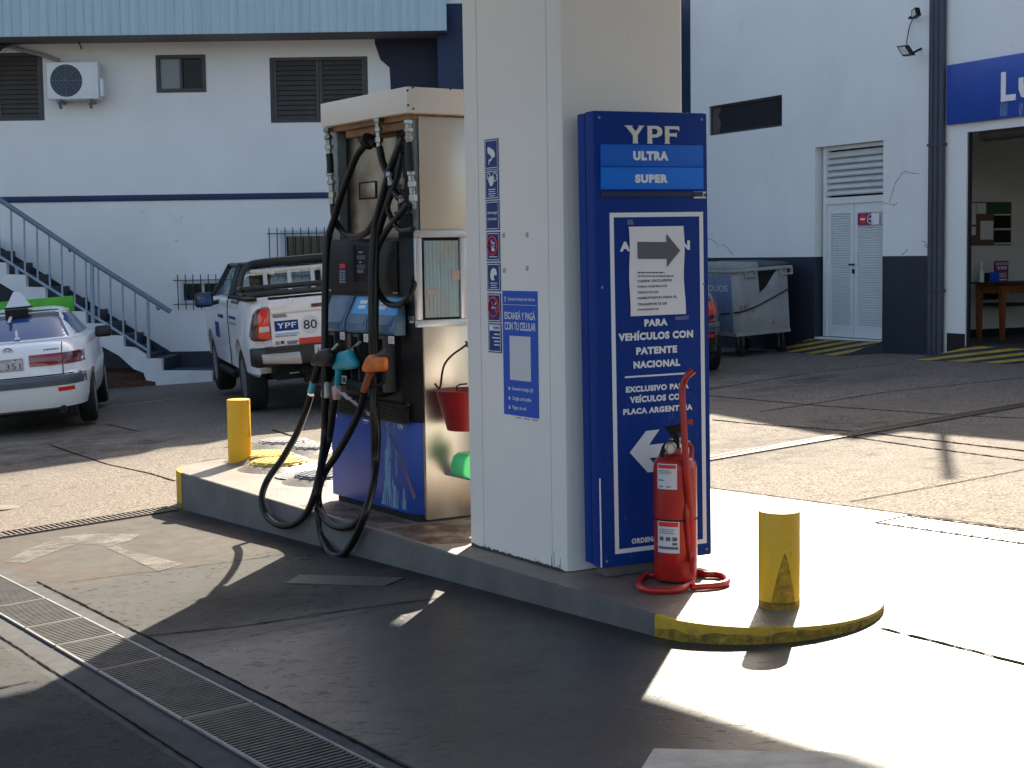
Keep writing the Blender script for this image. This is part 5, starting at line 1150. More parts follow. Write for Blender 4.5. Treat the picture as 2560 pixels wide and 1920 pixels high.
# ============================================================ TOTEM SIGN
to = CAM + ray((1508, 1449)) * ((.15 - CAM.z) / ray((1508, 1449)).z)
TF = frame(to, (.897, .442))
bL, tL = on(TF, (1503, 1422), 1, 0), on(TF, (1483, 277), 1, 0)
TF = TF @ Matrix.Rotation(math.atan2(tL.x - bL.x, tL.z - bL.z), 4, 'Y')
def T(k, x, y, v=0.0): return on(TF, px(k, x, y), 1, v)
tx0 = (T('p', 1503, 1422).x + T('p', 1483, 277).x) / 2; tx1 = (T('p', 1782, 1385).x + T('p', 1764, 283).x) / 2
tz0 = (T('p', 1503, 1421).z + T('p', 1782, 1386).z) / 2; tz1 = (T('p', 1483, 276).z + T('p', 1764, 283).z) / 2
tdp = on(TF, (1441, 281), 0, tx0).y; tdm = on(TF, (1461, 279), 0, tx0).y
ts = thing('price_totem', 'tall navy blue information totem in front of the canopy column', 'sign', TF, ((tx0 + tx1) / 2, .1, 0))
mb = MB(); mb.box(tx0, tx1, 0, tdm, tz0, tz1, bev=.006); mb.build('front_body', 'signblue', ts)
mb = MB(); mb.box(tx0 + .002, tx1 - .01, tdm + .006, tdp, tz0 + .005, tz1 - .004, bev=.006); mb.build('rear_body', 'signblue', ts)
mb = MB(); mb.box(tx0 + .05, tx1 - .09, .03, tdp - .03, .003, tz0 - .001); mb.build('base_foot', 'kerbside', ts)
a, b, c_, d_ = T('s2', 215, 277), T('s2', 922, 288), T('s2', 225, 593), T('s2', 932, 588)
ux0, ux1 = (a.x + c_.x) / 2, (b.x + d_.x) / 2; zu1, zu0 = (a.z + b.z) / 2, (c_.z + d_.z) / 2; zum = T('s2', 570, 436).z
for z0_, z1_, s_, m_, q0, q1 in ((zum + .001, zu1, 'ULTRA', 'ultra', (452, 390), (695, 327)), (zu0, zum - .001, 'SUPER', 'super', (465, 546), (692, 486))):
    mb = MB(); mb.box(ux0, ux1, -.012, -.0005, z0_, z1_, bev=.002); gb = mb.build('grade_board', m_, ts)
    mb = MB(); a, b = T('s2', *q0, -.013), T('s2', *q1, -.013); mb.text(s_, a.x, b.x, a.z, b.z, -.0125, bold=.07); mb.build('lettering', 'whitev', gb, recalc=True)
# YPF capitals with flared serifs
yp = [T('s2', 388, 272, -.003), T('s2', 768, 155, -.003)]; X0, X1_, Z0_, Z1_ = yp[0].x, yp[1].x, yp[0].z, yp[1].z
def caps(mb, X0, X1_, Z0_, Z1_, y0, y1):
    V = lambda u, v: (X0 + (X1_ - X0) * u / 3.85, Z0_ + (Z1_ - Z0_) * v)
    mb.prism([V(u, v) for u, v in ((0, 1), (.62, 1), (.52, .95), (.78, .66), (1.05, .95), (.95, 1), (1.42, 1), (1.30, .93), (.92, .46), (.92, .06), (.98, 0), (.55, 0), (.61, .06), (.61, .44), (.14, .93))], y0, y1)
    mb.prism([V(u, v) for u, v in ((1.55, 1), (1.62, .94), (1.62, .06), (1.55, 0), (1.98, 0), (1.92, .06), (1.92, .34), (2.3, .36), (2.58, .48), (2.66, .68), (2.58, .88), (2.32, 1), (2.1, 1), (2.1, .84), (2.25, .82), (2.34, .68), (2.25, .53), (1.92, .51), (1.92, .84), (2.1, .84), (2.1, 1))], y0, y1)
    mb.prism([V(u, v) for u, v in ((2.78, 1), (2.84, .94), (2.84, .06), (2.78, 0), (3.2, 0), (3.13, .06), (3.13, .42), (3.6, .42), (3.66, .36), (3.66, .66), (3.6, .60), (3.13, .60), (3.13, .83), (3.7, .83), (3.85, .72), (3.83, 1))], y0, y1)
mb = MB(); caps(mb, X0, X1_, Z0_, Z1_, -.006, -.0005); mb.build('header_letters', 'greyw', ts, recalc=True)
a, b, c_, d_ = T('s2', 270, 748), T('s2', 915, 750), T('s3', 310, 1370), T('s3', 886, 1298)
fx0, fx1, fz0, fz1 = (a.x + c_.x) / 2, (b.x + d_.x) / 2, (c_.z + d_.z) / 2, (a.z + b.z) / 2
mb = MB(); w_ = .021
for q in ((fx0, fx1, fz1 - w_, fz1), (fx0, fx1, fz0, fz0 + w_), (fx0, fx0 + w_, fz0 + w_, fz1 - w_), (fx1 - w_, fx1, fz0 + w_, fz1 - w_)): mb.box(q[0], q[1], -.002, -.0004, q[2], q[3])
mb.build('border', 'whitev', ts)
mb = MB()
def tl(k, s_, p0, p1, bold=.035):
    a, b = T(k, *p0), T(k, *p1); mb.text(s_, a.x, b.x, (a.z), (b.z), -.0016, bold=bold)
def tline(k, s_, x0, y0l, x1, y0r, hpx, bold=.06):
    """baseline from (x0,y0l) to (x1,y0r); level on the sign itself"""
    a, b = T(k, x0, y0l), T(k, x1, y0r); z = (a.z + b.z) / 2; h = abs(T(k, x0, y0l).z - T(k, x0, y0l - hpx).z); mb.text(s_, a.x, b.x, z, z + h, -.0016, bold=bold)
tline('s2', 'ATENCIÓN', 357, 1020, 842, 1010, 84); tline('s2', 'PARA', 527, 1538, 688, 1532, 50); tline('s2', 'VEHÍCULOS CON', 348, 1640, 864, 1616, 66)
tline('s3', 'PATENTE', 428, 117, 685, 105, 46); tline('s3', 'NACIONAL', 411, 205, 704, 188, 46); tline('s3', 'EXCLUSIVO PARA', 363, 356, 758, 330, 38); tline('s3', 'VEÍCULOS CON', 388, 422, 738, 398, 50); tline('s3', 'PLACA ARGENTINA', 346, 497, 782, 464, 38); tline('s3', 'ORDENANZA', 399, 1308, 640, 1278, 34)
a, b = T('s3', 357, 258), T('s3', 748, 235); z = (a.z + b.z) / 2; mb.build('lettering', 'whitev', ts, recalc=True); mb = MB(); mb.box(a.x, b.x, -.0018, -.0004, z - .004, z + .004); mb.build('rule_line', 'whitev', ts); mb = MB()
ar = [T('s3', x, y) for x, y in ((388, 733), (490, 597), (574, 587), (508, 684), (765, 658), (767, 745), (512, 766), (574, 848), (500, 857))]; mb.prism([(p.x, p.z) for p in ar], -.0018, -.0004)
mb.build('arrow', 'whitev', ts, recalc=True)
mb = MB(); mb.face([(tx0 + .005, -.0008, tz0 + .01), (tx1 - .005, -.0008, tz0 + .01), (tx1 - .005, -.0008, tz0 + 1.0), (tx0 + .005, -.0008, tz0 + 1.0)]); mb.build('scratches', 'scrat', ts)
mb = MB()
for xx in (tx0 + .03, tx1 - .03):
    for zz in (tz0 + .03, tz1 - .03, (tz0 + tz1) / 2 + .25): mb.lathe([(.006, 0), (.006, .002), (.001, .003)], M=Matrix.Translation((xx, -.0005, zz)) @ Matrix.Rotation(R(90), 4, 'X'), seg=10)
mb.build('screws', 'conduit', ts, recalc=True)
mb = MB(); a, b = T('s2', 870, 606, -.004), T('s2', 954, 652, -.004); mb.box(a.x, b.x, -.005, -.0005, b.z, a.z, m='greyw')
for xx in (a.x + .004, b.x - .004): mb.lathe([(.008, 0), (.008, .003), (.001, .003)], M=Matrix.Translation((xx, -.006, (a.z + b.z) / 2)) @ Matrix.Rotation(R(90), 4, 'X'), seg=10, m='ink')
mb.build('tag_plate', 'greyw', ts, recalc=True)
mb = MB(); mb.box(ux0, ux1, -.006, -.0005, zu0 - .035, zu0 - .012, bev=.002); mb.build('empty_slot', 'navy', ts)
mb = MB(); mb.box(tx0 - .0015, tx0 + .004, -.0025, .002, tz0 + .005, tz0 + .42); mb.build('chipped_edge', 'white', ts)
# taped paper notice
pa, pb, pc, pd = T('s2', 419, 845), T('s2', 797, 847), T('s2', 804, 1452), T('s2', 426, 1467)
nx0, nx1, nz0, nz1 = (pa.x + pd.x) / 2, (pb.x + pc.x) / 2, (pc.z + pd.z) / 2, (pa.z + pb.z) / 2
o = thing('paper_notice', 'white paper notice with a grey right arrow taped on the totem', 'notice', TF, ((nx0 + nx1) / 2, -.003, nz0))
mb = MB(); rows = []
for k in range(13):
    v = k / 12; z = nz0 + (nz1 - nz0) * v
    rows.append([(nx0 + (nx1 - nx0) * u / 10 + (.003 * math.sin(v * 9 + 1) if u in (0, 10) else 0), -.0035 - .0025 * math.sin(u * .7 + v * 5) ** 2 - (.006 * (1 - v) ** 6 if u > 7 else 0), z) for u in range(11)])
mb.grid(rows); mb.build('sheet', 'paper', o, ang=180)
mb = MB(); arw = [T('s2', x, y) for x, y in ((475, 953), (676, 955), (676, 900), (770, 1013), (678, 1128), (678, 1071), (477, 1071))]
mb.prism([(p.x, p.z) for p in arw], -.0078, -.0072); mb.build('arrow', 'inkg', o, recalc=True)
mb = MB()
for s_, x0, y0, x1, h in (('CARRIL EXCLUSIVO', 477, 1230, 713, 17), ('PARA AQUELLOS', 477, 1270, 680, 17), ('VEHICULOS', 477, 1309, 619, 16), ('HABILITADOS PARA EL', 477, 1346, 750, 17), ('TRANSPORTE DE', 478, 1391, 679, 17), ('PASAJEROS', 478, 1430, 622, 17)):
    a, b = T('s2', x0, y0), T('s2', x1, y0 - 1); z = (a.z + b.z) / 2; mb.text(s_, a.x, b.x, z, z + h * .36156 / F_PX * 7.0, -.0079, bold=.022)
for x0, x1, y in ((478, 662, 1166), (478, 725, 1190)):
    xx = x0
    while xx < x1:
        L_ = random.uniform(10, 30); a, b = T('s2', xx, y), T('s2', min(xx + L_, x1), y); mb.box(a.x, b.x, -.0079, -.0074, a.z - .0025, a.z + .0025); xx += L_ + 5
mb.build('lettering', 'ink', o, recalc=True)
mb = MB()
for q in (((405, 835), (455, 835), (445, 800), (410, 800)), ((735, 1470), (835, 1462), (830, 1490), (740, 1495))): p = [T('s2', x, y) for x, y in q]; mb.face([(a.x, -.0025, a.z) for a in p])
mb.build('clear_tape', 'tapeb', o)

# ============================================================ FIRE EXTINGUISHER
ep = CAM + ray((1696, 1461)) * ((.15 - CAM.z) / ray((1696, 1461)).z)
EF = frame(ep + Vector((.01, .09, 0)), (.95, .31))
X_ = lambda k, x, y, v=0.0: on(EF, px(k, x, y), 1, v)
fe = thing('fire_extinguisher', 'large red fire extinguisher on a tubular carrier against the totem', 'fire extinguisher', EF)
r_ = abs(X_('s3', 550, 1300).x - X_('s3', 800, 1300).x) / 2; cxx = (X_('s3', 550, 1300).x + X_('s3', 800, 1300).x) / 2; hz = X_('s3', 675, 745, -.0).z
mb = MB(); mb.lathe([(.01, .012), (r_ * .93, .012), (r_, .03), (r_, hz - .06), (r_ * .97, hz - .035), (r_ * .82, hz - .012), (r_ * .55, hz), (.03, hz + .006), (.028, hz + .03), (.01, hz + .03)], (cxx, 0, 0), 40); mb.build('cylinder', 'extred', fe, recalc=True, ang=50)
zj = X_('s3', 650, 1142).z; mb = MB(); mb.lathe([(r_ + .0008, zj - .004), (r_ + .002, zj - .003), (r_ + .002, zj + .003), (r_ + .0008, zj + .004)], (cxx, 0, 0), 40); mb.build('band', 'dark', fe, recalc=True)
def cyl_label(x0, x1, y0, y1, k):
    z1, z0 = X_('s3', 600, y0, -r_ * .8).z, X_('s3', 600, y1, -r_ * .8).z
    f = lambda x: math.asin(max(-.995, min(.995, (X_('s3', x, 1200).x - cxx) / r_)))
    a0, a1 = f(x0), f(x1); P = lambda a, z, d: (cxx + (r_ + d) * math.sin(a), -(r_ + d) * math.cos(a), z)
    mb = MB(); n = 10
    mb.grid([[P(a0 + (a1 - a0) * i / n, z, .0012) for i in range(n + 1)] for z in (z0, z1)]); lo = mb.build('label', 'whiteg', fe)
    def pl(mb, u0, u1, v0, v1): mb.grid([[P(a0 + (a1 - a0) * (u0 + (u1 - u0) * i / 5), z0 + (z1 - z0) * v, .0022) for i in range(6)] for v in (v0, v1)])
    mb = MB(); pl(mb, .06, .94, .82, .96); mb.build('red_header', 'red', lo)
    mb = MB()
    for v in (.72, .66, .6): pl(mb, .1, .85 - random.random() * .2, v, v + .02)
    if k == 0:
        pl(mb, .08, .4, .33, .37); pl(mb, .1, .35, .08, .12); pl(mb, .5, .7, .08, .12)
    else:
        for u in (.12, .42, .7): pl(mb, u, u + .2, .38, .5)
        pl(mb, .05, .95, .12, .2); pl(mb, .7, .9, .25, .33)
    mb.build('print', 'inkg', lo)
cyl_label(553, 634, 808, 968, 0); cyl_label(553, 646, 1167, 1370, 1)
mb = MB(); zt_ = hz + .03
mb.tube([(cxx, 0, zt_ - .02), (cxx, 0, zt_ + .05)], .022, 12, m='blackm'); mb.box(cxx - .025, cxx + .03, -.016, .016, zt_ + .03, zt_ + .05, bev=.006, m='chrome')
mb.prism([(cxx - .02, zt_ + .056), (cxx - .05, zt_ + .10), (cxx + .05, zt_ + .115), (cxx + .06, zt_ + .10), (cxx + .02, zt_ + .07)], -.008, .008, bev=.003, m='blackm')
a, b = X_('s3', 660, 580), X_('s3', 690, 640); mb.tube([a, b, (cxx, 0, zt_ + .04)], .01, 8, m='blackm'); a, b = X_('s3', 600, 720), X_('s3', 590, 735)
mb.tube([(cxx - .02, -.01, zt_ + .03), X_('s3', 610, 690, -.05), X_('s3', 585, 760, -.06)], .011, 8, smooth=4, m='blackm'); mb.build('valve', 'extred', fe, recalc=True)
q = X_('s3', 636, 702, -.05); mb = MB(); mb.lathe([(.026, -.01), (.03, .0), (.03, .016), (.024, .02), (.002, .018)], M=Matrix.Translation(q) @ Matrix.Rotation(R(90), 4, 'X'), seg=24, m='chrome'); mb.lathe([(.022, .019), (.001, .0195)], M=Matrix.Translation(q) @ Matrix.Rotation(R(90), 4, 'X'), seg=24, m='whiteg'); mb.build('gauge', 'chrome', fe, recalc=True)
mb = MB(); mb.tube([(cxx + .03, .0, zt_ + .03), X_('s3', 770, 690, -.02), X_('s3', 775, 760, -.04), X_('s3', 760, 870, -r_ * .5), X_('s3', 752, 1100, -r_ - .012), X_('s3', 760, 1280, -r_ - .01), X_('s3', 775, 1420, -r_ - .0)], .011, 10, smooth=6); mb.build('discharge_hose', 'extred', fe, recalc=True)
# tubular carrier: left loop rises into the push handle, right loop on the floor
zf_ = .017
def X0(x, y): return on(EF, px('s3', x, y), 2, zf_)
mb = MB(); P = [X0(800, 1480) + Vector((0, .03, 0)), X0(690, 1497) , X0(560, 1500), X0(480, 1505), X0(447, 1540), X0(450, 1575), X0(500, 1595), X0(600, 1600), X0(700, 1592)]
up = [X_('s3', 765, 1555, P[-1].y * .8), X_('s3', 783, 1490, P[-1].y * .72), X_('s3', 783, 1380, -r_ - .012), X_('s3', 770, 1100, -r_ - .012), X_('s3', 745, 850, -r_ - .012), X_('s3', 728, 560, -r_ + .0), X_('s3', 718, 380, -r_ + .01), X_('s3', 722, 310, -r_ + .01), X_('s3', 745, 255, -r_ + .0), X_('s3', 788, 215, -r_ - .01)]
mb.tube(P + up, .0155, 12, smooth=6); mb.build('push_handle', 'extred', fe, recalc=True)
mb = MB(); e0, e1 = up[-1], up[-1] + (up[-1] - up[-2]).normalized() * .004; mb.tube([up[-1] - (up[-1] - up[-2]).normalized() * .002, e1], .0125, 12); mb.build('tube_end', 'dark', fe, recalc=True)
mb = MB(); mb.tube([X0(775, 1578), X0(880, 1572), X0(960, 1562), X0(1000, 1545), X0(985, 1515), X0(930, 1500), X0(860, 1497), X0(800, 1480) + Vector((0, .03, 0))], .0155, 12, smooth=6); mb.build('floor_loop', 'extred', fe, recalc=True)
mb = MB(); zc = X_('s3', 690, 527).z; mb.prism([(X_('s3', 668, 530).x, zc), (X_('s3', 720, 515).x, zc + .012), (X_('s3', 720, 535).x, zc - .014)], -r_ - .01, -r_ + .01); mb.build('hose_hook', 'extred', fe, recalc=True)
# ============================================================ VEHICLES
def cut(o, cutters):
    """carve wheel wells and openings out of a body mesh"""
    tmp = []
    for c in cutters:
        me = bpy.data.meshes.new('c'); c.bm.normal_update(); bmesh.ops.recalc_face_normals(c.bm, faces=list(c.bm.faces)); c.bm.to_mesh(me); c.bm.free()
        k = bpy.data.objects.new('c', me); COL.objects.link(k); k.parent = o.parent; tmp.append(k)
        md = o.modifiers.new('b', 'BOOLEAN'); md.operation = 'DIFFERENCE'; md.object = k; md.solver = 'EXACT'
    bpy.context.view_layer.update(); dg = bpy.context.evaluated_depsgraph_get()
    me = bpy.data.meshes.new_from_object(o.evaluated_get(dg)); o.modifiers.clear(); o.data = me
    for k in tmp: bpy.data.objects.remove(k)
    for p in me.polygons: p.use_smooth = True
    me.set_sharp_from_angle(angle=R(38))
def sg(v, p): return math.copysign(abs(v) ** p, v)
class Rings:
    def __init__(s, rings): s.r = rings
    def at(s, z):
        r = s.r
        for a, b in zip(r[:-1], r[1:]):
            if a[0] <= z <= b[0]:
                t = (z - a[0]) / (b[0] - a[0] or 1); return [p + (q - p) * t for p, q in zip(a, b)]
        return list(r[0] if z < r[0][0] else r[-1])
    def loop(s, ring, n=64):
        z, yr, yf, hw, e = ring; m, h = (yr + yf) / 2, (yf - yr) / 2
        return [(hw * sg(math.cos(a), 2 / e), m + h * sg(math.sin(a), 2 / e), z) for a in [2 * math.pi * (k + .5) / n for k in range(n)]]
    def rear(s, x, z, off=0):
        z0, yr, yf, hw, e = s.at(z); m, h = (yr + yf) / 2, (yf - yr) / 2
        return Vector((x, m - h * (max(0, 1 - min(1, abs(x / hw)) ** e)) ** (1 / e) - off, z))
    def side(s, y, z, sd, off=0):
        z0, yr, yf, hw, e = s.at(z); m, h = (yr + yf) / 2, (yf - yr) / 2
        return Vector((sd * (hw * (max(0, 1 - min(1, abs((y - m) / h)) ** e)) ** (1 / e) + off), y, z))
    def build(s, name, m, parent, n=64):
        mb = MB(); mb.grid([s.loop(r, n) for r in s.r], True, cap=True); return mb.build(name, m, parent, recalc=True, ang=38)
def patch(fn, u0, u1, v0, v1, nu=10, nv=4, edge=None):
    """grid of points fn(u, v); edge(v) narrows u as v grows"""
    rows = []
    for j in range(nv + 1):
        v = v0 + (v1 - v0) * j / nv
        a, b = (edge(v) if edge else (u0, u1)); rows.append([fn(a + (b - a) * i / nu, v) for i in range(nu + 1)])
    mb = MB(); mb.grid(rows); return mb
def wheel(o, x, y, r, wd, sd, rimm='silvers'):
    Mx = Matrix.Translation((x, y, r)) @ Matrix.Rotation(R(90) * sd, 4, 'Y')
    mb = MB(); mb.lathe([(r * .62, -wd / 2), (r * .9, -wd / 2), (r * .985, -wd * .38), (r, -wd * .2), (r, wd * .2), (r * .985, wd * .38), (r * .9, wd / 2), (r * .62, wd / 2), (r * .6, wd * .3), (.02, wd * .3)], M=Mx, seg=36); t_ = mb.build('wheel', 'tyre', o, recalc=True)
    mb = MB(); mb.lathe([(r * .62, wd * .49), (r * .57, wd * .40), (r * .5, wd * .34), (r * .2, wd * .40), (r * .15, wd * .46), (.01, wd * .46)], M=Mx, seg=30)
    for k in range(6): mb.box(-r * .05, r * .05, r * .18, r * .56, wd * .36, wd * .44, M=Mx @ Matrix.Rotation(k * math.pi / 3, 4, 'Z'))
    mb.build('rim', rimm, t_, recalc=True)
def cyl_cut(x0, x1, y, z, r):
    c = MB(); c.tube([(x0, y, z), (x1, y, z)], r, 28); return c
def car_frame(O, head, roll):
    x, y = O; return frame((x, y, gz(x)), (math.cos(head), -math.sin(head))) @ Matrix.Rotation(-roll, 4, 'Y')
def sedan(name, label, cat, Mx, paint, glassm, lampz, group=None):
    o = thing(name, label, cat, Mx, group=group)
    B = Rings([(.25, .16, 4.28, .74, 6), (.28, .07, 4.36, .85, 6), (.38, .02, 4.42, .885, 5.5), (.62, .0, 4.46, .905, 5.5), (.655, .025, 4.42, .905, 5.5), (.68, .06, 4.38, .90, 5.5), (.80, .07, 4.32, .895, 5.5), (.90, .10, 4.2, .885, 5), (.97, .15, 4.0, .87, 4.5), (1.015, .21, 3.7, .84, 4.2), (1.035, .31, 3.35, .79, 4)])
    body = B.build('body', paint, o)
    cut(body, [cyl_cut(.58, 1.1, .93, .30, .36), cyl_cut(-1.1, -.58, .93, .30, .36), cyl_cut(.58, 1.1, 3.48, .30, .36), cyl_cut(-1.1, -.58, 3.48, .30, .36)])
    Gh = Rings([(1.0, .60, 3.14, .83, 5), (1.04, .68, 3.02, .80, 5), (1.15, .90, 2.74, .73, 5), (1.26, 1.14, 2.44, .665, 5), (1.34, 1.34, 2.22, .61, 4.5), (1.375, 1.5, 2.08, .56, 4), (1.395, 1.72, 1.87, .45, 3)])
    cabin = Gh.build('cabin', paint, o)
    wn = patch(lambda u, v: Gh.rear(u, v, .004), 0, 0, 1.048, 1.325, 20, 8, lambda v: (-.745 + (v - 1.048) * .58, .745 - (v - 1.048) * .58)); win = wn.build('rear_window', glassm, cabin, ang=180)
    wn = patch(lambda u, v: Gh.rear(u, v, .006), 0, 0, 1.285, 1.325, 20, 3, lambda v: (-.60, .60)); wn.build('rear_window_tint', 'blackp', cabin, ang=180)
    for sd in (-1, 1):
        for y0, y1 in ((1.02, 1.78), (1.86, 2.75)):
            m_ = patch(lambda u, v: Gh.side(u, v, sd, .005), 0, 0, 1.06, 1.31, 8, 5, lambda v: (y0 + (v - 1.06) * (.9 if y0 < 1.5 else .05), y1 - (v - 1.06) * (.05 if y0 < 1.5 else 1.25))); m_.build('side_window', 'carglass', cabin, ang=180)
        mb = MB(); mb.tube([Gh.side(1.0 + .1 * k, 1.325 + (.01 if 2 < k < 12 else -.02 * (abs(k - 7) - 4)), sd, .008) for k in range(0, 15)], .012, 6); mb.build('rain_gutter', paint, cabin, recalc=True)
        for y_ in (.93, 3.48): wheel(o, sd * .80, y_, .31, .19, sd)
        mb = MB(); c = Vector((sd * .97, 2.62, .99)); mb.box(c.x - .10, c.x + .10, c.y - .05, c.y + .07, c.z - .07, c.z + .075, bev=.035, seg=4); mb.tube([c, (sd * .84, 2.62, .96)], .022, 8); mb.build('wing_mirror', 'blackp', o, recalc=True)
        lo, hi = lampz
        lm = patch(lambda u, v: B.rear(sd * u, v, .008), .265, .845, lo, hi, 14, 5); l_ = lm.build('tail_lamp', 'lamp', o, ang=180)
        lm = patch(lambda u, v: B.rear(sd * u, v, .011), .27, .62, lo + .05, lo + .095, 10, 2); lm.build('reversing_lens', 'lampc2', l_, ang=180)
        lm = patch(lambda u, v: B.rear(sd * u, v, .0105), .64, .835, lo + .01, hi - .01, 6, 2); lm.build('smoked_lens', 'lampd', l_, ang=180)
        lm = patch(lambda u, v: B.rear(sd * u, v, .009), .55, .725, .462, .508, 6, 2); lm.build('reflector', 'lampb', o, ang=180)
    bt = patch(lambda u, v: B.rear(u, v, .01), -.89, .89, .53, .645, 40, 4); bt.build('bumper_trim', 'bump', o, ang=180)
    mb = MB()
    for sd in (-1, 1): mb.tube([B.rear(sd * .62, z, .002) for z in (.66, .72, .80, .88, .95, 1.0)], .006, 6)
    mb.tube([B.rear(x / 10, .653, .0) for x in range(-8, 9)], .008, 6); mb.build('panel_gaps', 'blackm', body, recalc=True)
    mb = MB(); mb.tube([(.58, .20, .26), (.58, .01, .25)], .042, 14); mb.tube([(.30, .3, .22), (.72, .3, .22)], .07, 10); mb.build('exhaust', 'dark', o, recalc=True)
    mb = MB(); mb.box(-.66, .66, .3, 4.1, .2, .5); mb.build('underbody', 'dark', o)
    return o, B, Gh
MM['lampc2'] = mat('pinkish reversing lens', lin('8a5a58'), .2, coat=.6)
TX = car_frame((-5.62, 17.2), R(-12), .072)
tx, B, Gh = sedan('taxi', 'white taxi saloon seen from behind with a pyramid roof lamp', 'car', TX, 'carw', 'carglass', (.762, .893))
mb = patch(lambda u, v: B.rear(u, v, .006), -.255, .255, .70, .905, 12, 4); mb.build('plate_recess', 'cars', tx, ang=180)
yb = B.rear(0, .80, .012).y
mb = MB(); mb.box(-.20, .20, yb - .006, yb, .732, .872, bev=.008, m='plate'); pl = mb.build('number_plate', 'plate', tx)
mb = MB(); mb.text('BL 351', -.17, .17, .752, .822, yb - .0065, bold=.0); mb.text('PARAGUAY', -.09, .07, .838, .855, yb - .0065, bold=.01); mb.lathe([(.009, 0), (.001, .001)], M=Matrix.Translation((.12, yb - .0065, .855)) @ Matrix.Rotation(R(90), 4, 'X'), seg=10)
mb.tube([(-.19, yb - .0065, .742), (.19, yb - .0065, .742), (.19, yb - .0065, .862), (-.19, yb - .0065, .862)], .0025, 4, closed=True); mb.build('plate_lettering', 'platetext', pl, recalc=True)

mb = MB(); yb = B.rear(0, .96, .006).y
el = lambda cx, cz, a, b, n=28: [(cx + a * math.cos(2 * math.pi * k / n), yb - .004, cz + b * math.sin(2 * math.pi * k / n)) for k in range(n)]
mb.tube(el(.04, .96, .05, .034), .005, 6, closed=True); mb.tube(el(.04, .96, .018, .033), .004, 6, closed=True); mb.tube(el(.04, .973, .034, .014), .004, 6, closed=True); mb.build('boot_emblem', 'chrome', tx, recalc=True)
mb = MB()
for k in range(6): q = B.rear(.43 + k * .028, .94, .004); mb.box(q.x, q.x + .02, q.y - .003, q.y + .004, .933, .947)
mb.build('boot_badge', 'bump', tx)
mb = patch(lambda u, v: Gh.rear(u, v, .006), -.60, .60, 1.328, 1.378, 16, 3, lambda v: (-.57 + (v - 1.328) * 1.4, .57 - (v - 1.328) * 1.4)); mb.build('painted_roof', 'dgreen', tx, ang=180)
mb = MB(); mb.box(-.06, .20, 1.22, 1.34, 1.25, 1.40, bev=.01); mb.build('high_stop_lamp', 'blackm', tx)  # plain black box at the top of the rear window
mb = MB(); mb.box(-.07, .225, 1.30, 1.60, 1.402, 1.425, bev=.006, m='blackm')
a = .0; mb.build('roof_lamp_base', 'blackm', tx)
mb = MB(); mb.grid([[(.078 + a * sx, 1.45 + b * sy, z) for sx, sy in ((-1, -1), (1, -1), (1, 1), (-1, 1))] for a, b, z in ((.135, .13, 1.426), (.13, .125, 1.434), (.04, .04, 1.60), (.025, .025, 1.606))], True, cap=True); mb.build('roof_lamp', 'taxw', tx, recalc=True)
mb = MB(); mb.box(-.74, .665, 2.3, 2.34, 1.29, 1.487, bev=.006); mb.tube([(-.4, 2.32, 1.25), (-.4, 2.32, 1.35)], .015, 8); mb.tube([(.4, 2.32, 1.25), (.4, 2.32, 1.35)], .015, 8); mb.build('roof_board', 'greenp', tx)
mb = MB(); q = Gh.rear(.10, 1.06, .03); mb.lathe([(.035, 0), (.03, .02), (.012, .03), (.02, .06), (.012, .085), (.015, .1), (.001, .11)], tuple(q), 12); mb.build('window_charm', 'taxw', tx, recalc=True)

# ---- pickup
PF = car_frame((-2.0, 17.5), R(-17), .07)
pk = thing('pickup_truck', 'white pickup truck with black roll bar parked beside the stairs', 'pickup truck', PF)
PT = lambda x, y, v=0.0: on(PF, px('4', x, y), 1, v)
PS = lambda x, y, v=-.915: on(PF, px('4', x, y), 0, v)
zr = PT(905, 755).z; zb = PT(955, 1218).z; xl_ = (PT(905, 755).x + PT(955, 1218).x) / 2; HW = .905
B = Rings([(.46, .10, 5.15, .84, 12), (.50, .08, 5.2, .885, 12), (.75, .055, 5.24, HW, 12), (zr - .22, .05, 5.22, HW, 12), (zr - .12, .06, 5.1, HW - .01, 11), (zr - .03, .07, 4.6, HW - .025, 10), (zr, .09, 3.9, HW - .05, 10)])
body = B.build('body', 'cars', pk)
c2 = MB(); c2.box(-.80, .80, -.3, .70, 0, PT(775, 1242, -.1).z - .03)
c1 = MB(); c1.box(-.74, .74, -.1, 1.86, .70, 2.0)
cut(body, [cyl_cut(.55, 1.2, 1.18, .40, .47), cyl_cut(-1.2, -.55, 1.18, .40, .47), cyl_cut(.55, 1.2, 4.265, .40, .47), cyl_cut(-1.2, -.55, 4.265, .40, .47), c1, c2])
mb = MB(); mb.box(xl_, -xl_, .012, .07, zb, zr - .005, bev=.012, seg=3); tg = mb.build('tailgate', 'cars', pk)
TGY = .0115
mb = MB(); mb.box(xl_ + .01, -xl_ - .01, -.006, TGY, zr - .16, zr - .03, bev=.012, seg=3); mb.build('tailgate_lip', 'cars', tg)
def tp(mb, x0, y0, x1, y1, v=.010, th=.0012, m=None):
    a, b = PT(x0, y0, v), PT(x1, y1, v); mb.box(min(a.x, b.x), max(a.x, b.x), v - th, v, min(a.z, b.z), max(a.z, b.z), m=m); return a, b
mb = MB(); mb.box(-.19, .19, -.008, .0, zr - .125, zr - .075, bev=.01); mb.build('tailgate_handle', 'lampd', tg)
mb = MB(); a, b = PT(915, 785, -.006), PT(1080, 820, -.006); mb.box(a.x, b.x, -.012, -.0055, b.z - .012, a.z, bev=.004); a, b = PT(1112, 742, -.01), PT(1152, 780, -.01); mb.box(a.x, b.x, -.02, .01, b.z, a.z + .01, bev=.004); mb.build('gate_trim', 'cars', tg)
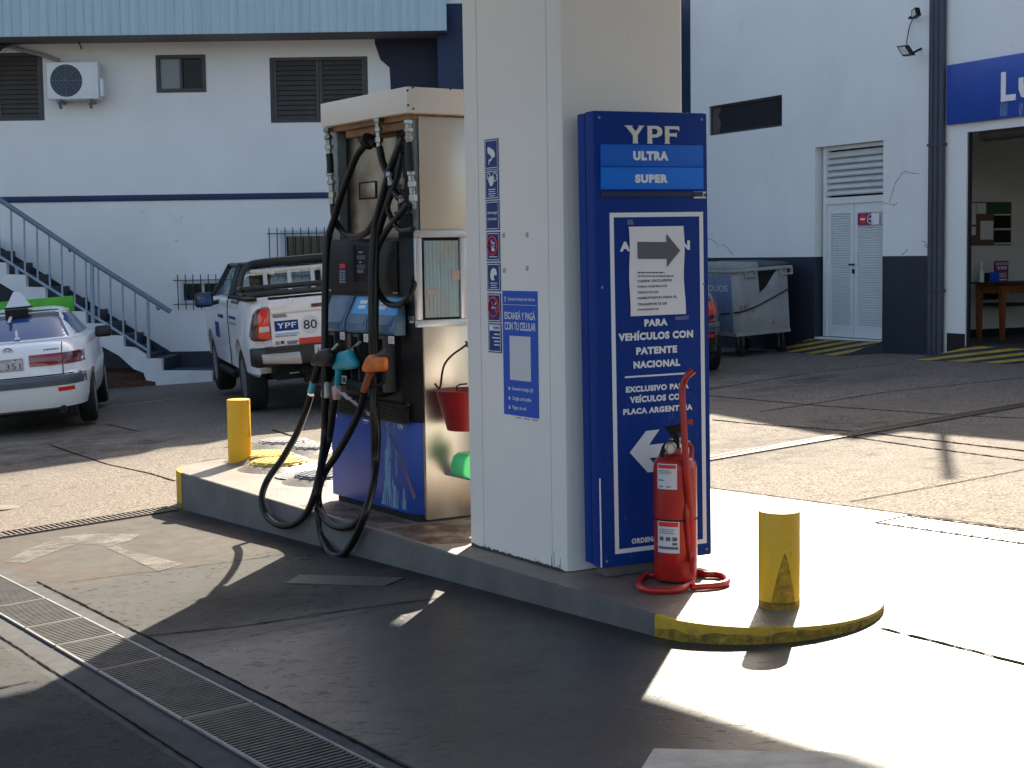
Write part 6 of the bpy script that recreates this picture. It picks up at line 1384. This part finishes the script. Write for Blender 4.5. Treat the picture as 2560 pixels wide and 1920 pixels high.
# emblem, lettering, number, red band
e0, e1 = PT(968, 965, .010), PT(1212, 1050, .010); ez0, ez1 = e1.z - .005, e0.z + .0
zm = lambda x, y: PT(x, y, .010).z
z0_, z1_ = (zm(975, 1062) + zm(1212, 1040)) / 2, (zm(968, 962) + zm(1205, 940)) / 2
mb = MB(); mb.box(e0.x, e1.x, .0085, .011, z0_, z1_, m='stick'); w_ = e1.x - e0.x; h_ = z1_ - z0_
caps(mb, e0.x + w_ * .09, e0.x + w_ * .93, z0_ + h_ * .25, z0_ + h_ * .78, .0068, .0084)
mb.bm.faces.ensure_lookup_table()
ci = mb.mi('white')
for f in mb.bm.faces:
    if all(v.co.y < .0084001 for v in f.verts): f.material_index = ci
mb.box(e0.x, e1.x, .0088, .011, z0_ - h_ * .42, z0_ - h_ * .02, m='carw'); mb.box(e0.x, e1.x, .0082, .0087, z0_ - h_ * .36, z0_ - h_ * .26, m='cyan2')
mb.text('PETROIGUAZU', e0.x, e0.x + w_ * .92, z0_ - h_ * .62, z0_ - h_ * .44, .0100, m='navy', bold=.03); mb.build('company_emblem', 'stick', tg, recalc=True)
n0, n1 = PT(1262, 1040, .0095), PT(1388, 938, .0095); cxn, czn = (n0.x + n1.x) / 2, (n0.z + n1.z) / 2; hn = abs(PT(1260, 950).z - PT(1262, 1042).z)
mb = MB(); rr = (n1.x - n0.x) * .68; mb.face([(cxn + rr * math.cos(-2 * math.pi * k / 32), .0095, czn + rr * math.sin(-2 * math.pi * k / 32)) for k in range(32)][::-1], 'taxw'); mb.text('80', n0.x, n1.x, czn - hn / 2, czn + hn / 2, .0082, m='ink', bold=.012); mb.build('fleet_number', 'taxw', tg, recalc=True)
r0 = PT(1214, 1130, .010); rz1, rz0 = (zm(1214, 1128) + zm(1448, 1104)) / 2, (zm(1214, 1190) + zm(1448, 1166)) / 2
mb = MB(); mb.box(r0.x, -xl_ - .01, .0085, .0112, rz0, rz1); mb.build('red_band', 'lampb', tg)
mb = MB()
for q in ((950, 897, 1085, 903), (955, 912, 1095, 918), (980, 1160, 1025, 1190), (1095, 1155, 1208, 1168), (1100, 1172, 1190, 1180)):
    tp(mb, *q, m='conduit')
tp(mb, 1030, 1155, 1072, 1182, m='lamp'); mb.build('small_stickers', 'conduit', tg)
# tail lamps, rails
for sd in (-1, 1):
    a, b, c_, d_ = PT(770, 880), PT(915, 822), PT(938, 1142), PT(750, 1158)
    f = lambda x, y: PT(x, y, .03)
    outl = [(915, 820), (938, 1142), (880, 1158), (762, 1160), (748, 1120), (752, 1000), (770, 890), (810, 840)]
    P = [f(x, y) for x, y in outl]
    mb = MB(); mb.prism([((p.x if sd < 0 else -p.x), p.z) for p in P], -.006, .30, bev=.012); lp = mb.build('tail_lamp', 'lampd', pk, recalc=True)
    P = [f(x, y) for x, y in ((908, 830), (930, 1135), (870, 1145), (810, 1130), (806, 1010), (800, 900), (830, 850))]
    mb = MB(); mb.prism([((p.x if sd < 0 else -p.x), p.z) for p in P], -.013, -.0055, bev=.003); mb.build('red_lens', 'lampb', lp, recalc=True)
    P = [f(x, y) for x, y in ((912, 1010), (918, 1060), (815, 1075), (815, 1020))]
    mb = MB(); mb.prism([((p.x if sd < 0 else -p.x), p.z) for p in P], -.017, -.012, bev=.003); mb.build('clear_lens', 'lampc', lp, recalc=True)
    mb = MB(); xs_ = sd * (HW - .075); mb.box(xs_ - .06, xs_ + .06, .10, 1.90, zr + .001, zr + .035, bev=.008); mb.build('bed_rail', 'blackm', pk)
    for y_ in (1.18, 4.265):
        wheel(pk, sd * .76, y_, .385, .24, sd)
    mb = MB()
    for k in range(5): mb.tube([(sd * (HW - .01), .95 + k * .12, zr - .03), (sd * (HW - .04), 1.0 + k * .12, zr + .0)], .022, 8)
    mb.build('rail_clips', 'silvers', pk, recalc=True)
mb = MB(); mb.box(xl_ + .01, -xl_ - .01, .02, .09, zr + .001, zr + .03, bev=.008); mb.build('gate_cap', 'blackm', pk)
# bumper
bz1, bz0 = PT(775, 1242, -.1).z, PT(820, 1425, -.1).z
mb = MB(); mb.prism([(-.90, .22), (-.88, -.04), (-.78, -.12), (.78, -.12), (.88, -.04), (.90, .22)], bz0, bz1, axis=2, bev=.02); bm_ = mb.build('rear_bumper', 'blackp', pk, recalc=True)
for sd in (-1, 1):
    a, b = PT(845, 1275, -.125), PT(1245, 1380, -.125); mb = MB(); P = [(845, 1290), (1225, 1258), (1250, 1380), (860, 1385)]
    mb.prism([((p.x if sd < 0 else -p.x), p.z) for p in [PT(x, y, -.125) for x, y in P]], -.135, -.118, bev=.006); mb.build('bumper_step', 'silvers', bm_, recalc=True)
mb = MB(); a = PT(1370, 1235, -.13); mb.box(a.x, -a.x, -.128, -.1205, bz0 + .03, bz1 - .01, m='plate'); mb.text('AF', a.x + .02, a.x + .09, bz0 + .06, bz1 - .05, -.129, m='ink'); mb.build('number_plate', 'plate', pk)
mb = MB(); a, b = PT(1235, 1425, .1), PT(1350, 1460, .1); mb.box(a.x, a.x + .7, .1, .2, b.z - .02, a.z, bev=.008); mb.build('tow_bar', 'blackm', pk)
mb = MB(); a, b = PT(1123, 1478, .05), PT(1217, 1458, .05); mb.text('CHACCO', a.x, b.x, a.z, b.z, .05, bold=.05); mb.build('mudflap_lettering', 'white', pk, recalc=True)
mb = MB(); mb.box(-.6, .6, .3, 4.9, .40, .62); mb.tube([(-.62, 1.18, .39), (.62, 1.18, .39)], .05, 10); mb.lathe([(.11, -.1), (.14, 0), (.11, .1)], (.0, 1.18, .39), 16); mb.box(-.3, .3, .12, .3, .36, .50); mb.build('underbody', 'dark', pk, recalc=True)
mb = MB(); mb.tube([(-.86, 2.0, .38), (-.86, 3.6, .38)], .045, 10); mb.build('side_step', 'blackm', pk, recalc=True)
# cab with real glazing
Cb = lambda z: ((z - zr) / (1.80 - zr))
def cabpt(x, t, front):   # t 0 belt .. 1 roof
    return Vector((x, (1.96 + .10 * t) if not front else (3.92 - 1.05 * t), zr + (1.78 - zr) * t))
hb, hr = .84, .68
mb = MB(); n = 10
rf = []
for i in range(n + 1):
    u = -1 + 2 * i / n; z = 1.705 + .045 * (1 - u * u); rf.append([(hr * u, 2.02, z - .02), (hr * u, 2.12, z), (hr * u, 2.5, z + .012), (hr * u, 2.9, z), (hr * u, 3.0, z - .03)])
mb.grid(rf); mb.grid([[(a, b, c - .05) for a, b, c in r_] for r_ in rf]); 
mb.build('cab_roof', 'cars', pk, ang=60)
mb = MB()
for sd in (-1, 1):
    mb.tube([(sd * hb, 3.95, zr - .02), (sd * (hr + .02), 2.97, 1.72)], .035, 8); mb.tube([(sd * hb, 1.98, zr - .02), (sd * hr, 2.04, 1.72)], .05, 8); mb.tube([(sd * hr, 2.04, 1.728), (sd * hr, 2.97, 1.728)], .03, 8)
mb.tube([(-hr, 2.03, 1.72), (hr, 2.03, 1.72)], .035, 8); mb.tube([(-hr, 2.98, 1.72), (hr, 2.98, 1.72)], .03, 8); mb.box(-hb, hb, 1.94, 2.0, zr - .3, zr + .05); mb.build('cab_pillars', 'blackp', pk, recalc=True)
mb = MB()
mb.face([(-hb + .05, 1.97, zr + .06), (hb - .05, 1.97, zr + .06), (hr - .04, 2.03, 1.69), (-hr + .04, 2.03, 1.69)]); mb.build('rear_window', 'clear', pk)
mb = MB(); mb.face([(-hb + .03, 3.92, zr + .02), (hb - .03, 3.92, zr + .02), (hr - .02, 2.99, 1.70), (-hr + .02, 2.99, 1.70)]); mb.build('windscreen', 'clear', pk)
for sd in (-1, 1):
    mb = MB(); mb.face([(sd * hb, 2.04, zr + .02), (sd * hb, 3.86, zr + .02), (sd * hr, 2.97, 1.70), (sd * hr, 2.10, 1.70)]); mb.build('side_window', 'clear', pk)
    mb = MB(); mb.box(sd * .42 - .25, sd * .42 + .25, 2.25, 2.42, .7, 1.40, bev=.05, seg=3); mb.box(sd * .42 - .13, sd * .42 + .13, 2.25, 2.38, 1.41, 1.62, bev=.04, seg=3); mb.build('front_seat', 'seat', pk)
mb = MB(); mb.box(-.78, .78, 3.35, 3.85, .9, zr + .0, bev=.03); mb.build('dashboard', 'seat', pk)
mb = MB(); mb.box(-.12, .12, 3.05, 3.08, 1.55, 1.62, bev=.01); mb.build('rear_view_mirror', 'blackp', pk)
for sd in (-1, 1):
    a = PS(285, 760, -1.06); y_ = 3.0
    mb = MB(); c = Vector((sd * 1.06, y_, zr - .03)); mb.box(c.x - .13, c.x + .11, y_ - .05, y_ + .06, c.z - .09, c.z + .10, bev=.045, seg=4); mb.tube([c + Vector((0, 0, -.06)), (sd * .86, y_, zr - .06)], .03, 8); wm = mb.build('wing_mirror', 'blackp', pk, recalc=True)
    mb = MB(); mb.box(c.x - .095, c.x + .08, y_ - .056, y_ - .0505, c.z - .06, c.z + .075, bev=.002); mb.build('mirror_glass', 'carglass', wm)
# roll bar, rack frame, low rails
yv = 1.80
PB = lambda x, y: PT(x, y, yv)
q = [PB(525, 770), PB(555, 480), PB(590, 425), PB(690, 372), PB(1080, 348), PB(1450, 325)]
zt_ = q[-1].z; cx_roll = 0
mb = MB(); left = [(-.76, yv, zr + .03), (-.72, yv, zt_ - .20), (-.66, yv, zt_ - .07), (-.52, yv, zt_)]
mb.tube(left + [(0, yv, zt_ + .01)] + [(-a, b, c) for a, b, c in left[::-1]], .038, 10, smooth=5); mb.build('roll_bar', 'blackp', pk, recalc=True)
mb = MB()
for sd in (-1, 1): mb.tube([(sd * .74, yv - .02, zt_ - .2), (sd * .78, yv - .75, zr + .06)], .0, 4) if False else None
mb.box(-.60, .60, yv - .02, yv + .02, zt_ - .12, zt_ - .085); mb.build('rack_top_rail', 'alu', pk)
for xx in (PB(873, 480).x, PB(1112, 480).x, PB(1342, 470).x):
    for s_ in (xx,): 
        mb = MB(); mb.box(s_ - .025, s_ + .025, yv - .018, yv + .018, zr + .05, zt_ - .121); mb.build('rack_upright', 'alu', pk)
for s_ in (.30, .58):
    mb = MB(); mb.box(s_ - .025, s_ + .025, yv - .018, yv + .018, zr + .05, zt_ - .121); mb.build('rack_upright', 'alu', pk)
yl = .55
for (x0, y0, x1, y1, yy) in ((590, 640, 1450, 590, 1.15), (505, 722, 1450, 650, .9)):
    zq = (PT(x0, y0, yy).z + PT(x1, y1, yy).z) / 2
    mb = MB(); mb.tube([(-.80, yy, zq), (.80, yy, zq)], .033, 10); mb.tube([(-.80, yy, zq), (-.80, yy + .35, zq)], .033, 10); mb.tube([(.80, yy, zq), (.80, yy + .35, zq)], .033, 10)
    for sx in (-.74, -.5, .5, .74): mb.box(sx - .035, sx + .035, yy - .03, yy + .03, zr + .02, zq)
    mb.build('bed_bar', 'blackp', pk, recalc=True)
# side details
mb = MB(); a, b = PS(415, 885), PS(457, 930); mb.box(-HW - .018, -HW - .001, a.y - .0 if a.y < b.y else b.y, max(a.y, b.y), b.z, a.z, bev=.006); mb.build('door_handle', 'blackp', pk)
mb = MB(); yd = 1.98
mb.tube([(-HW - .002, yd, .5), (-HW - .002, yd, zr - .2), (-HW + .02, yd, zr - .02)], .007, 6); mb.build('door_gap', 'blackm', pk, recalc=True)
mb = MB(); mb.box(-HW - .003, -HW - .0005, 3.05, 3.5, .80, 1.0); mb.build('door_sticker', 'stick', pk)
for k in range(2): mb = MB(); mb.box(-HW - .003, -HW - .0005, 1.2, 1.85, zr - .24 - k * .07, zr - .205 - k * .07); mb.build('side_lettering', 'stick' if k == 0 else 'conduit', pk)
# ---- dark car behind the totem
DC = car_frame((1.80, 18.6), R(-4), .05)
dc, B2, G2 = sedan('parked_car', 'charcoal car mostly hidden behind the navy totem, orange tail lamp showing', 'car', DC, 'card', 'carglass', (.66, .90))
for sd in (-1, 1):
    lm = patch(lambda u, v: B2.rear(sd * u, v, .016), .60, .815, .68, .90, 8, 5); lm.build('orange_lens', 'lampo', dc, ang=180)
    lm = patch(lambda u, v: B2.rear(sd * u, v, .016), .60, .83, .585, .64, 8, 2); lm.build('silver_strip', 'silvers', dc, ang=180)

# ============================================================ WASTE SKIP
d_ = ray(px('m', 520, 1062)); bo = CAM + d_ * (21.2 / d_.y)
BF = frame((bo.x, bo.y, 0), (.93, .37)) @ Matrix.Rotation(-.055, 4, 'Y')
Bx = lambda x, y, v=0.0: on(BF, px('m', x, y), 1, v)
wsk = thing('waste_skip', 'scuffed grey wheeled waste skip with a lid by the service wall', 'dumpster', BF, (0, 0, .22))
zb_, zt_ = Bx(520, 1062).z, Bx(522, 300).z; xr = (Bx(1130, 990).x + Bx(1132, 300).x) / 2; Ln = 1.15
mb = MB(); ch = .07
mb.prism([(ch, 0), (xr, 0), (xr, Ln), (0, Ln), (0, ch)], zb_, zt_, axis=2, bev=.008); bd = mb.build('tub', 'bin', wsk, recalc=True)
mb = MB(); mb.box(-.004, -.0005, ch + .02, Ln - .05, zb_ + .03, zt_ - .03); mb.build('end_panel', 'binb', wsk)
mb = MB(); xs0 = on(BF, px('m', 160, 500), 0, -.006); 
fr_ = lambda u, v, w_: (w_, -u, v)
a, b = on(BF, px('m', 160, 528), 0, -.006), on(BF, px('m', 382, 455), 0, -.006); wl = (a.y - b.y)
zA = (on(BF, px('m', 300, 530), 0, -.006).z + a.z) / 2; zB = (b.z + on(BF, px('m', 160, 455), 0, -.006).z) / 2
mb.text('RESIDUOS', -(b.y + wl * 1.75), -b.y, zA, zB, -.0055, fr=fr_, bold=.01); mb.build('lettering', 'whiteg', wsk, recalc=True)
mb = MB(); mb.box(-.03, xr + .06, -.04, Ln + .03, zt_ + .002, zt_ + .045, bev=.008); mb.build('rim_flange', 'bin', wsk)
mb = MB(); mb.prism([(-.02, zt_ + .046), (xr * .5, zt_ + .046), (xr * .5, zt_ + .12), (-.02, zt_ + .16)], .05, Ln + .02, bev=.01, m='bin'); mb.build('lid', 'bin', wsk, recalc=True)
mb = MB(); mb.prism([(xr * .5, zt_ + .05), (xr + .08, zt_ + .055), (xr + .08, zt_ + .09), (xr * .5, zt_ + .15)], .1, Ln, bev=.01); mb.build('rear_lid', 'bind', wsk, recalc=True)
for x0, x1, y0, y1 in ((575, 712, 290, 350), (1005, 1155, 245, 315)):
    a, b = Bx(x0, y0), Bx(x1, y1); mb = MB(); mb.box(a.x, b.x, -.06, -.001, b.z, b.z + .02); mb.box(a.x, a.x + .015, -.06, -.001, b.z + .02, a.z); mb.box(b.x - .015, b.x, -.06, -.001, b.z + .02, a.z); mb.build('lifting_pocket', 'bin', wsk)
mb = MB(); mb.prism([(p.x, p.z) for p in [Bx(x, y) for x, y in ((752, 275), (985, 262), (940, 320), (850, 470), (775, 545))]], -.004, -.0005); mb.build('black_sheet', 'blackm', wsk, recalc=True)
mb = MB(); mb.tube([on(BF, px('m', 300, 808), 0, -.012), Bx(510, 785, -.012), Bx(590, 768, -.012), Bx(740, 710, -.012), Bx(900, 625, -.012), Bx(1125, 500, -.012)], .011, 6, smooth=5); mb.build('rope', 'cable', wsk, recalc=True)
mb = MB(); mb.box(-.012, xr, -.012, -.0005, zb_ - .02, zb_ + .03); mb.box(-.012, -.0005, 0, Ln, zb_ - .02, zb_ + .03); mb.build('base_flange', 'bin', wsk)
for x, y in ((.1, .1), (xr - .1, .1), (.1, Ln - .1), (xr - .1, Ln - .1)):
    w0 = BF @ Vector((x, y, 0)); zg = gz(w0.x) - w0.z + .0; r_ = .085
    mb = MB(); mb.lathe([(.02, -.03), (r_, -.025), (r_, .025), (.02, .03)], M=Matrix.Translation((x, y, zg + r_ + .012)) @ Matrix.Rotation(R(90), 4, 'Y'), seg=20); cw = mb.build('caster', 'tyre', wsk, recalc=True)
    mb = MB()
    for s_ in (-.04, .034): mb.box(x + s_, x + s_ + .006, y - .03, y + .03, zg + r_, zb_ - .001)
    mb.build('caster_fork', 'silvers', cw)
